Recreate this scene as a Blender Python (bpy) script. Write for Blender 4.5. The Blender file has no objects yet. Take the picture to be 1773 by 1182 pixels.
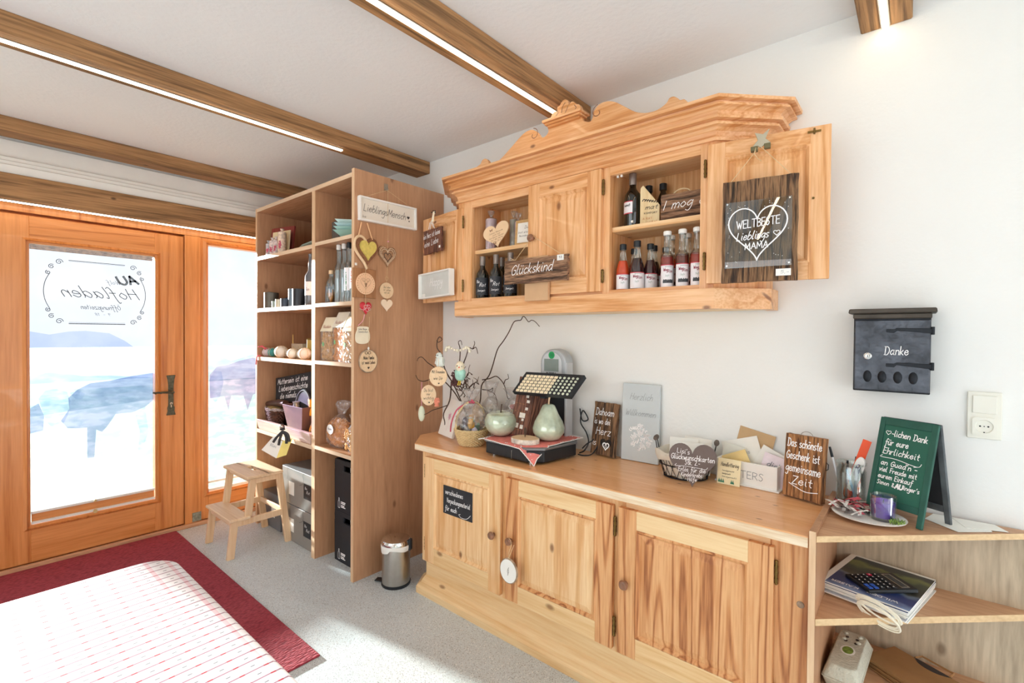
import bpy, math, random
from mathutils import Matrix, Vector, Euler, noise
random.seed(7)
PI = math.pi
SC = bpy.context.scene
COL = SC.collection

# ------------------------------------------------------------------ camera
cam_d = bpy.data.cameras.new('camera')
cam = bpy.data.objects.new('camera', cam_d)
COL.objects.link(cam)
SC.camera = cam
cam_d.sensor_fit = 'HORIZONTAL'
cam_d.sensor_width = 36.0
cam_d.lens = 834.87 / 1773 * 36.0
cam_d.clip_start = 0.02
cam_d.clip_end = 400
yaw, pit, rol = (math.radians(a) for a in (40.302, -0.782, 0.444))
F = Vector((-math.sin(yaw) * math.cos(pit), math.cos(yaw) * math.cos(pit), math.sin(pit)))
r0 = Vector((math.cos(yaw), math.sin(yaw), 0))
u0 = r0.cross(F)
r2 = r0 * math.cos(rol) + u0 * math.sin(rol)
u2 = -r0 * math.sin(rol) + u0 * math.cos(rol)
m = Matrix((r2, u2, -F)).transposed().to_4x4()
m.translation = (4.05, -2.173, 1.42)
cam.matrix_world = m

# ------------------------------------------------------------------ render look
SC.view_settings.view_transform = 'Standard'
SC.view_settings.look = 'None'
SC.view_settings.gamma = 1.0
SC.view_settings.use_curve_mapping = False
SC.view_settings.exposure = 0.0
SC.cycles.max_bounces = 12
SC.cycles.diffuse_bounces = 6
SC.cycles.transparent_max_bounces = 24
SC.cycles.caustics_reflective = False
SC.cycles.caustics_refractive = False
SC.cycles.sample_clamp_indirect = 6.0

# ------------------------------------------------------------------ daylight
w = bpy.data.worlds.new('sky')
SC.world = w
w.use_nodes = True
wn = w.node_tree.nodes
bg = wn['Background']
tc = wn.new('ShaderNodeTexCoord')
sp = wn.new('ShaderNodeSeparateXYZ')
cr = wn.new('ShaderNodeValToRGB')
cr.color_ramp.elements[0].position = 0.0
cr.color_ramp.elements[0].color = (0.93, 0.96, 1.0, 1)
cr.color_ramp.elements[1].position = 0.6
cr.color_ramp.elements[1].color = (0.72, 0.84, 1.0, 1)
w.node_tree.links.new(tc.outputs['Generated'], sp.inputs[0])
w.node_tree.links.new(sp.outputs['Z'], cr.inputs[0])
w.node_tree.links.new(cr.outputs[0], bg.inputs[0])
bg.inputs[1].default_value = 1.12

sun_d = bpy.data.lights.new('sun', 'SUN')
sun_d.energy = 25.0
sun_d.angle = math.radians(2.0)
sun_d.color = (1.0, 0.97, 0.92)
sun = bpy.data.objects.new('sun', sun_d)
COL.objects.link(sun)
sun.rotation_euler = Vector((1.0, 0.16, -0.17)).to_track_quat('-Z', 'Y').to_euler()

def window_light(name, loc, target, sx, sy, power, color):
    d = bpy.data.lights.new(name, 'AREA')
    d.shape = 'RECTANGLE'
    d.size, d.size_y = sx, sy
    d.energy = power
    d.color = color
    o = bpy.data.objects.new(name, d)
    COL.objects.link(o)
    o.location = loc
    o.rotation_euler = (Vector(target) - Vector(loc)).to_track_quat('-Z', 'Y').to_euler()
    o.visible_glossy = True
    return o
# daylight entering by the shop's two other windows, just inside their panes
window_light('window_daylight', (2.9, -4.42, 1.45), (2.7, 0, 2.3), 3.0, 1.7, 38, (0.86, 0.95, 1.0))
window_light('window_daylight', (6.12, -1.9, 1.45), (1.0, -1.2, 2.0), 2.6, 1.7, 17, (0.90, 0.96, 1.0))

# ------------------------------------------------------------------ helpers
def hexc(h, a=1.0):
    h = h.lstrip('#')
    o = []
    for i in (0, 2, 4):
        c = int(h[i:i + 2], 16) / 255
        o.append(c / 12.92 if c <= 0.04045 else ((c + 0.055) / 1.055) ** 2.4)
    return (o[0], o[1], o[2], a)

def newmat(name):
    m = bpy.data.materials.new(name)
    m.use_nodes = True
    return m, m.node_tree.nodes, m.node_tree.links, m.node_tree.nodes['Principled BSDF']

def mat(name, col, rough=0.6, metal=0.0, trans=0.0, coat=0.0, emit=None, var=0.06, vs=14.0, ior=1.45, bump=0.0, bs=60.0):
    m, N, L, b = newmat(name)
    b.inputs['Roughness'].default_value = rough
    b.inputs['Metallic'].default_value = metal
    b.inputs['Transmission Weight'].default_value = trans
    b.inputs['Coat Weight'].default_value = coat
    b.inputs['IOR'].default_value = ior
    c = hexc(col)
    t = N.new('ShaderNodeTexCoord')
    n = N.new('ShaderNodeTexNoise')
    n.inputs['Scale'].default_value = vs
    n.inputs['Detail'].default_value = 4
    L.new(t.outputs['Object'], n.inputs['Vector'])
    r = N.new('ShaderNodeValToRGB')
    r.color_ramp.elements[0].position = 0.3
    r.color_ramp.elements[1].position = 0.7
    r.color_ramp.elements[0].color = (c[0] * (1 - var), c[1] * (1 - var), c[2] * (1 - var), 1)
    r.color_ramp.elements[1].color = (min(1, c[0] * (1 + var)), min(1, c[1] * (1 + var)), min(1, c[2] * (1 + var)), 1)
    L.new(n.outputs['Fac'], r.inputs[0])
    L.new(r.outputs[0], b.inputs['Base Color'])
    if bump:
        n2 = N.new('ShaderNodeTexNoise')
        n2.inputs['Scale'].default_value = bs
        L.new(t.outputs['Object'], n2.inputs['Vector'])
        bp = N.new('ShaderNodeBump')
        bp.inputs['Strength'].default_value = bump
        bp.inputs['Distance'].default_value = 0.01
        L.new(n2.outputs['Fac'], bp.inputs['Height'])
        L.new(bp.outputs[0], b.inputs['Normal'])
    if emit:
        b.inputs['Emission Color'].default_value = hexc(emit[0])
        b.inputs['Emission Strength'].default_value = emit[1]
    return m

def wood(name, dark, light, axis=0, scale=9.0, stretch=0.07, rough=0.5, knots=0.0, knotcol='#5a3418', ring=0.5, fibre=0.35, bump=0.12, mid=None, streak=0.0, coat=0.0):
    """grain runs along the given axis of the object's own coordinates"""
    m, N, L, b = newmat(name)
    b.inputs['Roughness'].default_value = rough
    b.inputs['Coat Weight'].default_value = coat
    t = N.new('ShaderNodeTexCoord')
    mp = N.new('ShaderNodeMapping')
    s = [1, 1, 1]
    s[axis] = stretch
    mp.inputs['Scale'].default_value = s
    mp.inputs['Location'].default_value = (random.random() * 5, random.random() * 5, random.random() * 5)
    L.new(t.outputs['Object'], mp.inputs['Vector'])
    n1 = N.new('ShaderNodeTexNoise')
    n1.inputs['Scale'].default_value = scale * 0.55
    n1.inputs['Detail'].default_value = 2
    L.new(mp.outputs[0], n1.inputs['Vector'])
    # thin dark year lines: bands of a slowly warped coordinate
    def math_(op, a, b_=None, c_=None):
        q = N.new('ShaderNodeMath'); q.operation = op
        for k_, v_ in enumerate((a, b_, c_)):
            if v_ is None: continue
            if isinstance(v_, (int, float)): q.inputs[k_].default_value = v_
            else: L.new(v_, q.inputs[k_])
        return q.outputs[0]
    sn = math_('SINE', math_('MULTIPLY', n1.outputs['Fac'], 100.0 * ring + 8))
    line = math_('POWER', math_('MAXIMUM', sn, 0.0), 2.5)
    n2 = N.new('ShaderNodeTexNoise')
    n2.inputs['Scale'].default_value = scale * 14
    n2.inputs['Detail'].default_value = 4
    L.new(mp.outputs[0], n2.inputs['Vector'])
    n4 = N.new('ShaderNodeTexNoise')
    n4.inputs['Scale'].default_value = scale * 1.7
    L.new(mp.outputs[0], n4.inputs['Vector'])
    v = math_('MULTIPLY_ADD', line, -0.62 * ring, 0.72)
    v = math_('ADD', v, math_('MULTIPLY', math_('SUBTRACT', n2.outputs['Fac'], 0.5), 2.2 * fibre))
    v = math_('ADD', v, math_('MULTIPLY', math_('SUBTRACT', n4.outputs['Fac'], 0.5), 0.45))
    r = N.new('ShaderNodeValToRGB')
    r.color_ramp.elements[0].position = 0.20
    r.color_ramp.elements[0].color = hexc(dark)
    r.color_ramp.elements[1].position = 0.85
    r.color_ramp.elements[1].color = hexc(light)
    if mid:
        e = r.color_ramp.elements.new(0.5); e.color = hexc(mid)
    L.new(v, r.inputs[0])
    v_h = v
    out = r.outputs[0]
    if streak:
        n3 = N.new('ShaderNodeTexNoise')
        n3.inputs['Scale'].default_value = scale * 4
        n3.inputs['Detail'].default_value = 6
        L.new(mp.outputs[0], n3.inputs['Vector'])
        r3 = N.new('ShaderNodeValToRGB')
        r3.color_ramp.elements[0].position = 0.36
        r3.color_ramp.elements[0].color = (1, 1, 1, 1)
        r3.color_ramp.elements[1].position = 0.47
        r3.color_ramp.elements[1].color = (0, 0, 0, 1)
        L.new(n3.outputs['Fac'], r3.inputs[0])
        ms = N.new('ShaderNodeMath'); ms.operation = 'MULTIPLY'
        ms.inputs[1].default_value = streak
        L.new(r3.outputs[0], ms.inputs[0])
        mc = N.new('ShaderNodeMix'); mc.data_type = 'RGBA'
        L.new(ms.outputs[0], mc.inputs['Factor'])
        L.new(out, mc.inputs['A'])
        mc.inputs['B'].default_value = hexc(knotcol)
        out = mc.outputs['Result']
    if knots:
        sx_ = N.new('ShaderNodeSeparateXYZ'); L.new(t.outputs['Object'], sx_.inputs[0])
        o_ = [k for k in (0, 1, 2) if k != axis]
        cb_ = N.new('ShaderNodeCombineXYZ')
        L.new(math_('MULTIPLY', sx_.outputs[axis], 0.55), cb_.inputs[0])
        L.new(math_('ADD', math_('ADD', sx_.outputs[o_[0]], sx_.outputs[o_[1]]), random.random() * 3), cb_.inputs[1])
        v = N.new('ShaderNodeTexVoronoi'); v.voronoi_dimensions = '2D'
        v.inputs['Scale'].default_value = knots * 2.2
        L.new(cb_.outputs[0], v.inputs['Vector'])
        rk = N.new('ShaderNodeValToRGB')
        rk.color_ramp.elements[0].position = 0.018
        rk.color_ramp.elements[0].color = (1, 1, 1, 1)
        rk.color_ramp.elements[1].position = 0.045
        rk.color_ramp.elements[1].color = (0, 0, 0, 1)
        L.new(v.outputs['Distance'], rk.inputs[0])
        sc_ = N.new('ShaderNodeSeparateColor'); L.new(v.outputs['Color'], sc_.inputs[0])
        keep_ = math_('GREATER_THAN', sc_.outputs[0], 0.45)
        kf_ = math_('MULTIPLY', math_('MULTIPLY', rk.outputs[0], keep_), 0.8)
        mk = N.new('ShaderNodeMix'); mk.data_type = 'RGBA'
        L.new(kf_, mk.inputs['Factor'])
        L.new(out, mk.inputs['A'])
        mk.inputs['B'].default_value = hexc(knotcol)
        out = mk.outputs['Result']
    L.new(out, b.inputs['Base Color'])
    bp = N.new('ShaderNodeBump')
    bp.inputs['Strength'].default_value = bump
    bp.inputs['Distance'].default_value = 0.004
    L.new(v_h, bp.inputs['Height'])
    L.new(bp.outputs[0], b.inputs['Normal'])
    return m

def clearmat(name, col, glossy=0.12, rough=0.05, crumple=0.0, milky=0.0, edge=0.6):
    """thin clear film or glass: mostly see-through with a glossy share"""
    m, N, L, b = newmat(name)
    N.remove(b)
    o = N['Material Output']
    t = N.new('ShaderNodeBsdfTransparent'); t.inputs[0].default_value = hexc(col)
    g = N.new('ShaderNodeBsdfGlossy'); g.inputs['Roughness'].default_value = rough
    g.inputs['Color'].default_value = (1, 1, 1, 1)
    mx = N.new('ShaderNodeMixShader')
    fr = N.new('ShaderNodeLayerWeight'); fr.inputs['Blend'].default_value = 0.35
    ad = N.new('ShaderNodeMath'); ad.operation = 'MULTIPLY_ADD'
    ad.inputs[1].default_value = edge; ad.inputs[2].default_value = glossy
    L.new(fr.outputs['Fresnel'], ad.inputs[0])
    L.new(ad.outputs[0], mx.inputs[0])
    L.new(t.outputs[0], mx.inputs[1]); L.new(g.outputs[0], mx.inputs[2])
    if crumple:
        tc = N.new('ShaderNodeTexCoord')
        n = N.new('ShaderNodeTexVoronoi'); n.inputs['Scale'].default_value = crumple
        L.new(tc.outputs['Object'], n.inputs['Vector'])
        bp = N.new('ShaderNodeBump'); bp.inputs['Strength'].default_value = 1.0; bp.inputs['Distance'].default_value = 0.02
        L.new(n.outputs['Distance'], bp.inputs['Height'])
        L.new(bp.outputs[0], g.inputs['Normal'])
    if milky:
        df = N.new('ShaderNodeBsdfTranslucent'); d2 = N.new('ShaderNodeBsdfDiffuse'); m2 = N.new('ShaderNodeMixShader'); m3 = N.new('ShaderNodeMixShader')
        L.new(df.outputs[0], m2.inputs[1]); L.new(d2.outputs[0], m2.inputs[2]); m3.inputs[0].default_value = milky
        L.new(mx.outputs[0], m3.inputs[1]); L.new(m2.outputs[0], m3.inputs[2]); L.new(m3.outputs[0], o.inputs[0])
        return m
    L.new(mx.outputs[0], o.inputs[0])
    return m

def filmmat(name, c1, c2, clear=0.5, ns=6.0, stretch=(1, 1, 1), lo=0.4, hi=0.6):
    """printed window film: lets light through, tinted by the print"""
    m, N, L, b = newmat(name)
    N.remove(b)
    o = N['Material Output']
    tc = N.new('ShaderNodeTexCoord'); mp = N.new('ShaderNodeMapping')
    mp.inputs['Scale'].default_value = stretch
    L.new(tc.outputs['Object'], mp.inputs['Vector'])
    n = N.new('ShaderNodeTexNoise'); n.inputs['Scale'].default_value = ns; n.inputs['Detail'].default_value = 6
    L.new(mp.outputs[0], n.inputs['Vector'])
    r = N.new('ShaderNodeValToRGB')
    r.color_ramp.elements[0].position = lo; r.color_ramp.elements[1].position = hi
    r.color_ramp.elements[0].color = hexc(c1); r.color_ramp.elements[1].color = hexc(c2)
    L.new(n.outputs['Fac'], r.inputs[0])
    t = N.new('ShaderNodeBsdfTransparent'); d = N.new('ShaderNodeBsdfTranslucent')
    L.new(r.outputs[0], t.inputs[0]); L.new(r.outputs[0], d.inputs[0])
    mx = N.new('ShaderNodeMixShader'); mx.inputs[0].default_value = 1 - clear
    L.new(t.outputs[0], mx.inputs[1]); L.new(d.outputs[0], mx.inputs[2])
    L.new(mx.outputs[0], o.inputs[0])
    return m

class MB:
    """collects shapes and links them as one mesh object"""
    def __init__(s):
        s.v = []; s.f = []; s.T = Matrix.Identity(4)
    def add(s, vs, fs):
        k = len(s.v)
        for p in vs:
            q = s.T @ Vector(p)
            s.v.append((q.x, q.y, q.z))
        for f in fs:
            s.f.append([i + k for i in f])
        return s
    def box(s, a, b):
        x0, y0, z0 = (min(a[i], b[i]) for i in range(3)); x1, y1, z1 = (max(a[i], b[i]) for i in range(3))
        return s.add([(x0, y0, z0), (x1, y0, z0), (x1, y1, z0), (x0, y1, z0), (x0, y0, z1), (x1, y0, z1), (x1, y1, z1), (x0, y1, z1)],
                     [(3, 2, 1, 0), (4, 5, 6, 7), (0, 1, 5, 4), (1, 2, 6, 5), (2, 3, 7, 6), (3, 0, 4, 7)])
    def prism(s, poly, ax, a, b, inner=None):
        """polygon (pairs) extruded along axis ax from a to b; ax 0: (y,z) 1: (x,z) 2: (x,y)"""
        def P(p, t):
            return {0: (t, p[0], p[1]), 1: (p[0], t, p[1]), 2: (p[0], p[1], t)}[ax]
        n = len(poly)
        vs = [P(p, a) for p in poly] + [P(p, b) for p in poly]
        fs = [[i, (i + 1) % n, (i + 1) % n + n, i + n] for i in range(n)]
        fs += [list(range(n))[::-1], [i + n for i in range(n)]]
        return s.add(vs, fs)
    def taper(s, r0, y0, r1, y1):
        """frustum between rectangle r0=(x0,z0,x1,z1) at y0 and r1 at y1"""
        q = lambda r, y: [(r[0], y, r[1]), (r[2], y, r[1]), (r[2], y, r[3]), (r[0], y, r[3])]
        return s.add(q(r0, y0) + q(r1, y1), [(0, 1, 5, 4), (1, 2, 6, 5), (2, 3, 7, 6), (3, 0, 4, 7), (4, 5, 6, 7), (3, 2, 1, 0)])
    def lathe(s, prof, c=(0, 0, 0), n=24, sx=1, sy=1):
        vs = []; fs = []
        for r, z in prof:
            for i in range(n):
                a = 2 * PI * i / n
                vs.append((c[0] + r * math.cos(a) * sx, c[1] + r * math.sin(a) * sy, c[2] + z))
        for j in range(len(prof) - 1):
            for i in range(n):
                fs.append([j * n + i, j * n + (i + 1) % n, (j + 1) * n + (i + 1) % n, (j + 1) * n + i])
        if prof[0][0] > 1e-5: fs.append(list(range(n))[::-1])
        if prof[-1][0] > 1e-5: fs.append([(len(prof) - 1) * n + i for i in range(n)])
        return s.add(vs, fs)
    def cyl(s, p0, p1, r0, r1=None, n=14):
        r1 = r0 if r1 is None else r1
        return s.tube([p0, p1], [r0, r1], n)
    def tube(s, pts, r, n=8, closed=False):
        pts = [Vector(p) for p in pts]
        m = len(pts)
        rs = r if isinstance(r, (list, tuple)) else [r] * m
        vs = []; fs = []; up = None
        for i, p in enumerate(pts):
            if closed: t = pts[(i + 1) % m] - pts[i - 1]
            else: t = pts[min(i + 1, m - 1)] - pts[max(i - 1, 0)]
            t = t.normalized() if t.length > 1e-9 else Vector((0, 0, 1))
            if up is None:
                up = Vector((0, 0, 1)) if abs(t.z) < 0.9 else Vector((1, 0, 0))
            up = (up - t * up.dot(t)).normalized()
            sd = t.cross(up)
            for k in range(n):
                a = 2 * PI * k / n
                q = p + (up * math.cos(a) + sd * math.sin(a)) * rs[i]
                vs.append(tuple(q))
        for i in range(m if closed else m - 1):
            j = (i + 1) % m
            for k in range(n):
                fs.append([i * n + k, i * n + (k + 1) % n, j * n + (k + 1) % n, j * n + k])
        if not closed:
            fs.append(list(range(n))[::-1]); fs.append([(m - 1) * n + k for k in range(n)])
        return s.add(vs, fs)
    def ball(s, c, r, n=16, jit=0.0, seed=0, squash=None):
        rx, ry, rz = r if isinstance(r, (list, tuple)) else (r, r, r)
        k = n // 2
        vs = []; fs = []
        for j in range(k + 1):
            th = PI * j / k
            for i in range(n):
                a = 2 * PI * i / n
                d = Vector((math.sin(th) * math.cos(a), math.sin(th) * math.sin(a), -math.cos(th)))
                q = 1 + (jit * noise.noise(d * 2.6 + Vector((seed, seed, seed))) if jit else 0)
                vs.append((c[0] + d.x * rx * q, c[1] + d.y * ry * q, c[2] + d.z * rz * q))
        for j in range(k):
            for i in range(n):
                fs.append([j * n + i, j * n + (i + 1) % n, (j + 1) * n + (i + 1) % n, (j + 1) * n + i])
        return s.add(vs, fs)
    def sweep(s, path, prof, closed_prof=True):
        """profile (out, z) carried along a plan path with mitred corners; out is to the right of travel"""
        n = len(path); m = len(prof); vs = []; fs = []
        for i, p in enumerate(path):
            p = Vector(p)
            dirs = []
            if i > 0: dirs.append((p - Vector(path[i - 1])).normalized())
            if i < n - 1: dirs.append((Vector(path[i + 1]) - p).normalized())
            ns = [Vector((d.y, -d.x)) for d in dirs]
            nn = ns[0] if len(ns) == 1 else (ns[0] + ns[1]).normalized()
            k = 1 / max(0.2, nn.dot(ns[0]))
            for o, z in prof:
                q = p + nn * o * k
                vs.append((q.x, q.y, z))
        for i in range(n - 1):
            for j in range(m if closed_prof else m - 1):
                a = j; b = (j + 1) % m
                fs.append([i * m + a, i * m + b, (i + 1) * m + b, (i + 1) * m + a])
        if closed_prof:
            fs.append(list(range(m))[::-1]); fs.append([(n - 1) * m + j for j in range(m)])
        return s.add(vs, fs)

MW = {}
def obj(name, mb, m, parent=None, smooth=False, bevel=0.0, world=False, seg=1):
    vs = mb.v
    if world and parent is not None:
        inv = MW[parent.name].inverted()
        vs = [tuple(inv @ Vector(p)) for p in vs]
    me = bpy.data.meshes.new(name)
    me.from_pydata(vs, [], mb.f)
    import bmesh
    bm = bmesh.new(); bm.from_mesh(me)
    bmesh.ops.remove_doubles(bm, verts=bm.verts, dist=1e-6)
    bmesh.ops.recalc_face_normals(bm, faces=bm.faces)
    bm.to_mesh(me); bm.free()
    me.materials.append(m)
    if smooth:
        me.polygons.foreach_set('use_smooth', [True] * len(me.polygons))
        me.set_sharp_from_angle(angle=math.radians(38))
    o = bpy.data.objects.new(name, me)
    COL.objects.link(o)
    if parent is not None:
        o.parent = parent
        MW[o.name] = MW[parent.name]
    else:
        MW[o.name] = Matrix.Identity(4)
    if bevel:
        b = o.modifiers.new('edge', 'BEVEL'); b.width = bevel; b.segments = seg; b.limit_method = 'ANGLE'; b.angle_limit = math.radians(40)
    return o

def thing(name, label, cat, loc=(0, 0, 0), rot=(0, 0, 0), group=None):
    o = bpy.data.objects.new(name, None)
    COL.objects.link(o)
    o.empty_display_size = 0.05
    o.location = loc; o.rotation_euler = rot
    MW[o.name] = Matrix.Translation(loc) @ Euler(rot).to_matrix().to_4x4()
    o['label'] = label; o['category'] = cat
    if group: o['group'] = group
    return o

def tag(o, label, cat, group=None):
    o['label'] = label; o['category'] = cat
    if group: o['group'] = group
    return o

def struct(name, mb, m, label=None, bevel=0.0, smooth=False):
    o = obj(name, mb, m, bevel=bevel, smooth=smooth)
    o['kind'] = 'structure'
    if label: o['label'] = label
    return o

def dup(root, loc, rot=None, label=None, mats=None):
    r = root.copy(); COL.objects.link(r); r.location = loc
    if rot is not None: r.rotation_euler = rot
    if label: r['label'] = label
    def kids(src, dst):
        for ch in list(src.children):
            c = ch.copy(); COL.objects.link(c); c.parent = dst
            nm = ch.name.split('.')[0]
            if mats and nm in mats and c.type == 'MESH':
                c.data = c.data.copy(); c.data.materials[0] = mats[nm]
            kids(ch, c)
    kids(root, r)
    return r

def crom(pts, k=5):
    if len(pts) < 3: return pts
    P = [pts[0]] + list(pts) + [pts[-1]]
    out = []
    for i in range(1, len(P) - 2):
        p0, p1, p2, p3 = (Vector(P[j]) for j in (i - 1, i, i + 1, i + 2))
        for t in range(k):
            t = t / k
            out.append(tuple(0.5 * (2 * p1 + (p2 - p0) * t + (2 * p0 - 5 * p1 + 4 * p2 - p3) * t * t + (3 * p1 - p0 - 3 * p2 + p3) * t ** 3)))
    out.append(tuple(P[-2]))
    return out

# single-stroke handwriting; x-height 10, ascender 18
GL = {
'a': '9|8,8 4,10 0,5 3,0 8,6/8,10 7,3 9,0', 'b': '8|1,18 0,9 0,1 4,0 8,5 4,10 0,6', 'c': '7|7,8 4,10 0,5 3,0 7,2',
'd': '9|8,8 4,10 0,5 3,0 8,5/8,18 8,8 8,2 9,0', 'e': '8|1,5 7,6 5,10 1,8 0,3 4,0 8,3', 'f': '7|8,16 5,18 3,13 3,0 2,-7 0,-6/0,9 7,9',
'g': '8|8,8 4,10 0,5 3,1 8,6/8,10 8,-2 5,-8 0,-6', 'h': '7|0,18 0,0/0,5 4,10 7,7 7,0', 'i': '3|1,10 1,3 3,0/1,14 1,15',
'j': '4|2,10 2,-4 0,-8/2,14 3,14', 'k': '7|0,18 0,0/6,10 1,4/1,5 7,0', 'l': '3|1,18 0,6 1,0 3,1', 'm': '11|0,10 0,0/0,6 3,10 5,7 5,0/5,6 8,10 11,7 11,0',
'n': '7|0,10 0,0/0,6 4,10 7,7 7,0', 'o': '8|4,10 0,5 4,0 8,5 4,10', 'p': '8|0,10 0,-8/0,7 4,10 8,5 4,0 0,3', 'q': '8|8,8 4,10 0,5 3,0 8,6/8,10 8,-8',
'r': '6|0,10 0,0/0,5 3,9 6,9', 's': '6|6,9 3,10 0,7 6,3 3,0 0,1', 't': '6|3,16 3,3 6,0/0,10 6,10', 'u': '8|0,10 0,3 3,0 7,4/7,10 7,2 8,0',
'v': '7|0,10 3,0/3,0 7,10', 'w': '10|0,10 2,0/2,0 5,8/5,8 7,0/7,0 10,10', 'x': '7|0,10 7,0/7,10 0,0', 'y': '7|0,10 1,4 4,3 7,8/7,10 6,-3 3,-8 0,-6',
'z': '7|0,10 7,10/7,10 0,0/0,0 7,0', 'A': '11|0,0 6,17/6,17 11,0/2,6 9,6', 'B': '8|0,17 0,0/0,17 7,15 6,10 0,9/0,9 8,7 7,1 0,0',
'D': '10|1,17 1,0/-1,17 7,16 10,8 6,0 -1,0', 'E': '8|8,17 0,17/0,17 0,0/0,0 8,0/0,9 7,9', 'F': '8|9,17 0,17/1,17 1,0/0,9 7,9',
'G': '10|10,14 6,17 0,10 3,0 9,2 9,8/9,8 5,8', 'H': '10|1,17 0,0/9,17 10,0/0,9 10,9', 'I': '3|1,17 1,0', 'K': '9|0,17 0,0/8,17 1,8/1,8 9,0',
'L': '8|0,17 0,0/0,0 8,0', 'M': '12|0,0 1,17/1,17 6,5/6,5 11,17/11,17 12,0', 'N': '10|0,0 0,17/0,17 10,0/10,0 10,17', 'O': '11|5,17 0,8 5,0 11,8 5,17',
'P': '8|0,17 0,0/0,17 8,15 7,8 0,7', 'R': '9|0,17 0,0/0,17 8,15 6,9 0,8/4,8 9,0', 'S': '8|8,15 4,17 1,13 7,6 4,0 0,2', 'T': '10|0,17 10,17/5,17 5,0',
'U': '10|0,17 0,5 5,0 10,5 10,17', 'V': '9|0,17 4,0/4,0 9,17', 'W': '14|0,17 4,0/4,0 7,12/7,12 10,0/10,0 14,17', 'Z': '9|0,17 9,17/9,17 0,0/0,0 9,0',
'C': '9|9,14 5,17 0,9 4,0 9,3', '0': '8|4,17 0,8 4,0 8,8 4,17', '1': '4|0,13 3,17/3,17 3,0', '2': '8|0,14 4,17 7,13 0,0/0,0 8,0', '5': '8|7,17 1,17/1,17 0,10 5,11 7,5 4,0 0,1',
'8': '8|4,17 1,13 7,5 4,0 0,5 7,13 4,17', '9': '8|7,12 3,9 1,14 5,17 7,13 6,0', '.': '2|0,0 1,0', ',': '2|1,1 0,-3', '-': '6|0,6 6,6', "'": '2|1,18 0,14', '&': '9|9,3 5,0 1,4 7,12 4,16 2,12 9,0',
'=': '12|12,17 2,14 0,6 5,3 12,10 19,3/19,3 24,6', ' ': '6|', ':': '2|0,1 1,1/0,8 1,8',
'*': '12|6,12 3,17 0,13 6,2/6,12 9,17 12,13 6,2',
'~': '10|1,17 2,12/9,17 6,9 0,4',
'@': '13|10,16 8,18 5,14 5,4 1,0 0,3 4,2 8,0 13,2',   # looped script L
'#': '13|0,13 5,17 4,6 0,1/13,17 11,8 12,0/0,9 16,10',   # script H
}
for a_, b_ in (('ä', 'a'), ('ö', 'o'), ('ü', 'u'), ('Ö', 'O')):
    top_ = 20 if a_ == 'Ö' else 14
    GL[a_] = GL[b_] + '/2,%d 2,%d/6,%d 6,%d' % (top_, top_ + 1, top_, top_ + 1)

def strokes(text, slant=0.12, gap=3.0):
    x = 0; out = []
    for ch in text:
        g = GL.get(ch)
        if g is None: continue
        wd, st = g.split('|')
        if st:
            for s_ in st.split('/'):
                pts = [tuple(float(q) for q in p.split(',')) for p in s_.split()]
                pts = crom(pts, 5)
                out.append([(x + px + py * slant, py) for px, py in pts])
        x += float(wd) + gap
    return out, max(1, x - gap)

def ribbon(mb, pts, t, mapf, closed=False):
    n = len(pts)
    if n < 2: return
    vs = []; fs = []
    for i, p in enumerate(pts):
        a = pts[(i - 1) % n] if closed else pts[max(0, i - 1)]
        b = pts[(i + 1) % n] if closed else pts[min(n - 1, i + 1)]
        dx, dy = b[0] - a[0], b[1] - a[1]
        l = math.hypot(dx, dy) or 1
        nx, ny = -dy / l * t / 2, dx / l * t / 2
        ex = dx / l * t * 0.35; ey = dy / l * t * 0.35
        if closed: ex = ey = 0
        if i == 0: q = (p[0] - ex, p[1] - ey)
        elif i == n - 1: q = (p[0] + ex, p[1] + ey)
        else: q = p
        vs.append(mapf(q[0] + nx, q[1] + ny)); vs.append(mapf(q[0] - nx, q[1] - ny))
    for i in range(n if closed else n - 1):
        j = (i + 1) % n
        fs.append([2 * i, 2 * i + 1, 2 * j + 1, 2 * j])
    mb.add(vs, fs)

def write(mb, text, x, y, wd, h, t, mapf, slant=0.12, rise=0.0, mirror=False):
    """text with its baseline starting at (x, y), wd wide, x-height h"""
    st, nat = strokes(text, slant)
    sx = wd / nat; sy = h / 10
    for s_ in st:
        pts = []
        for px, py in s_:
            u = px * sx
            if mirror: u = wd - u
            pts.append((x + u, y + py * sy + rise * u))
        ribbon(mb, pts, t, mapf)

def flat(yf):
    return lambda u, v: (u, yf, v)

def heartpts(wd, h, cx=0, cy=0, n=40):
    """heart outline centred on cx, cy"""
    out = []
    for i in range(n):
        a = 2 * PI * i / n
        x = 16 * math.sin(a) ** 3
        y = 13 * math.cos(a) - 5 * math.cos(2 * a) - 2 * math.cos(3 * a) - math.cos(4 * a)
        out.append((cx + x / 32 * wd, cy + (y + 2.5) / 29 * h))
    return out

def circ(r, cx=0, cy=0, n=32, ry=None, wob=0.0):
    ry = ry or r
    return [(cx + r * math.cos(2 * PI * i / n) * (1 + wob * math.sin(3 * 2 * PI * i / n + 1)), cy + ry * math.sin(2 * PI * i / n) * (1 + wob * math.cos(2 * 2 * PI * i / n))) for i in range(n)]

def rough_rect(wd, h, jag=0.003, n=10, seed=1):
    rd = random.Random(seed)
    P = []
    for i in range(n): P.append((-wd / 2 + wd * i / n, rd.uniform(0, jag)))
    for i in range(n): P.append((wd / 2 - rd.uniform(0, jag), h * i / n))
    for i in range(n): P.append((wd / 2 - wd * i / n, h - rd.uniform(0, jag)))
    for i in range(n): P.append((-wd / 2 + rd.uniform(0, jag), h - h * i / n))
    return P

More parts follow.
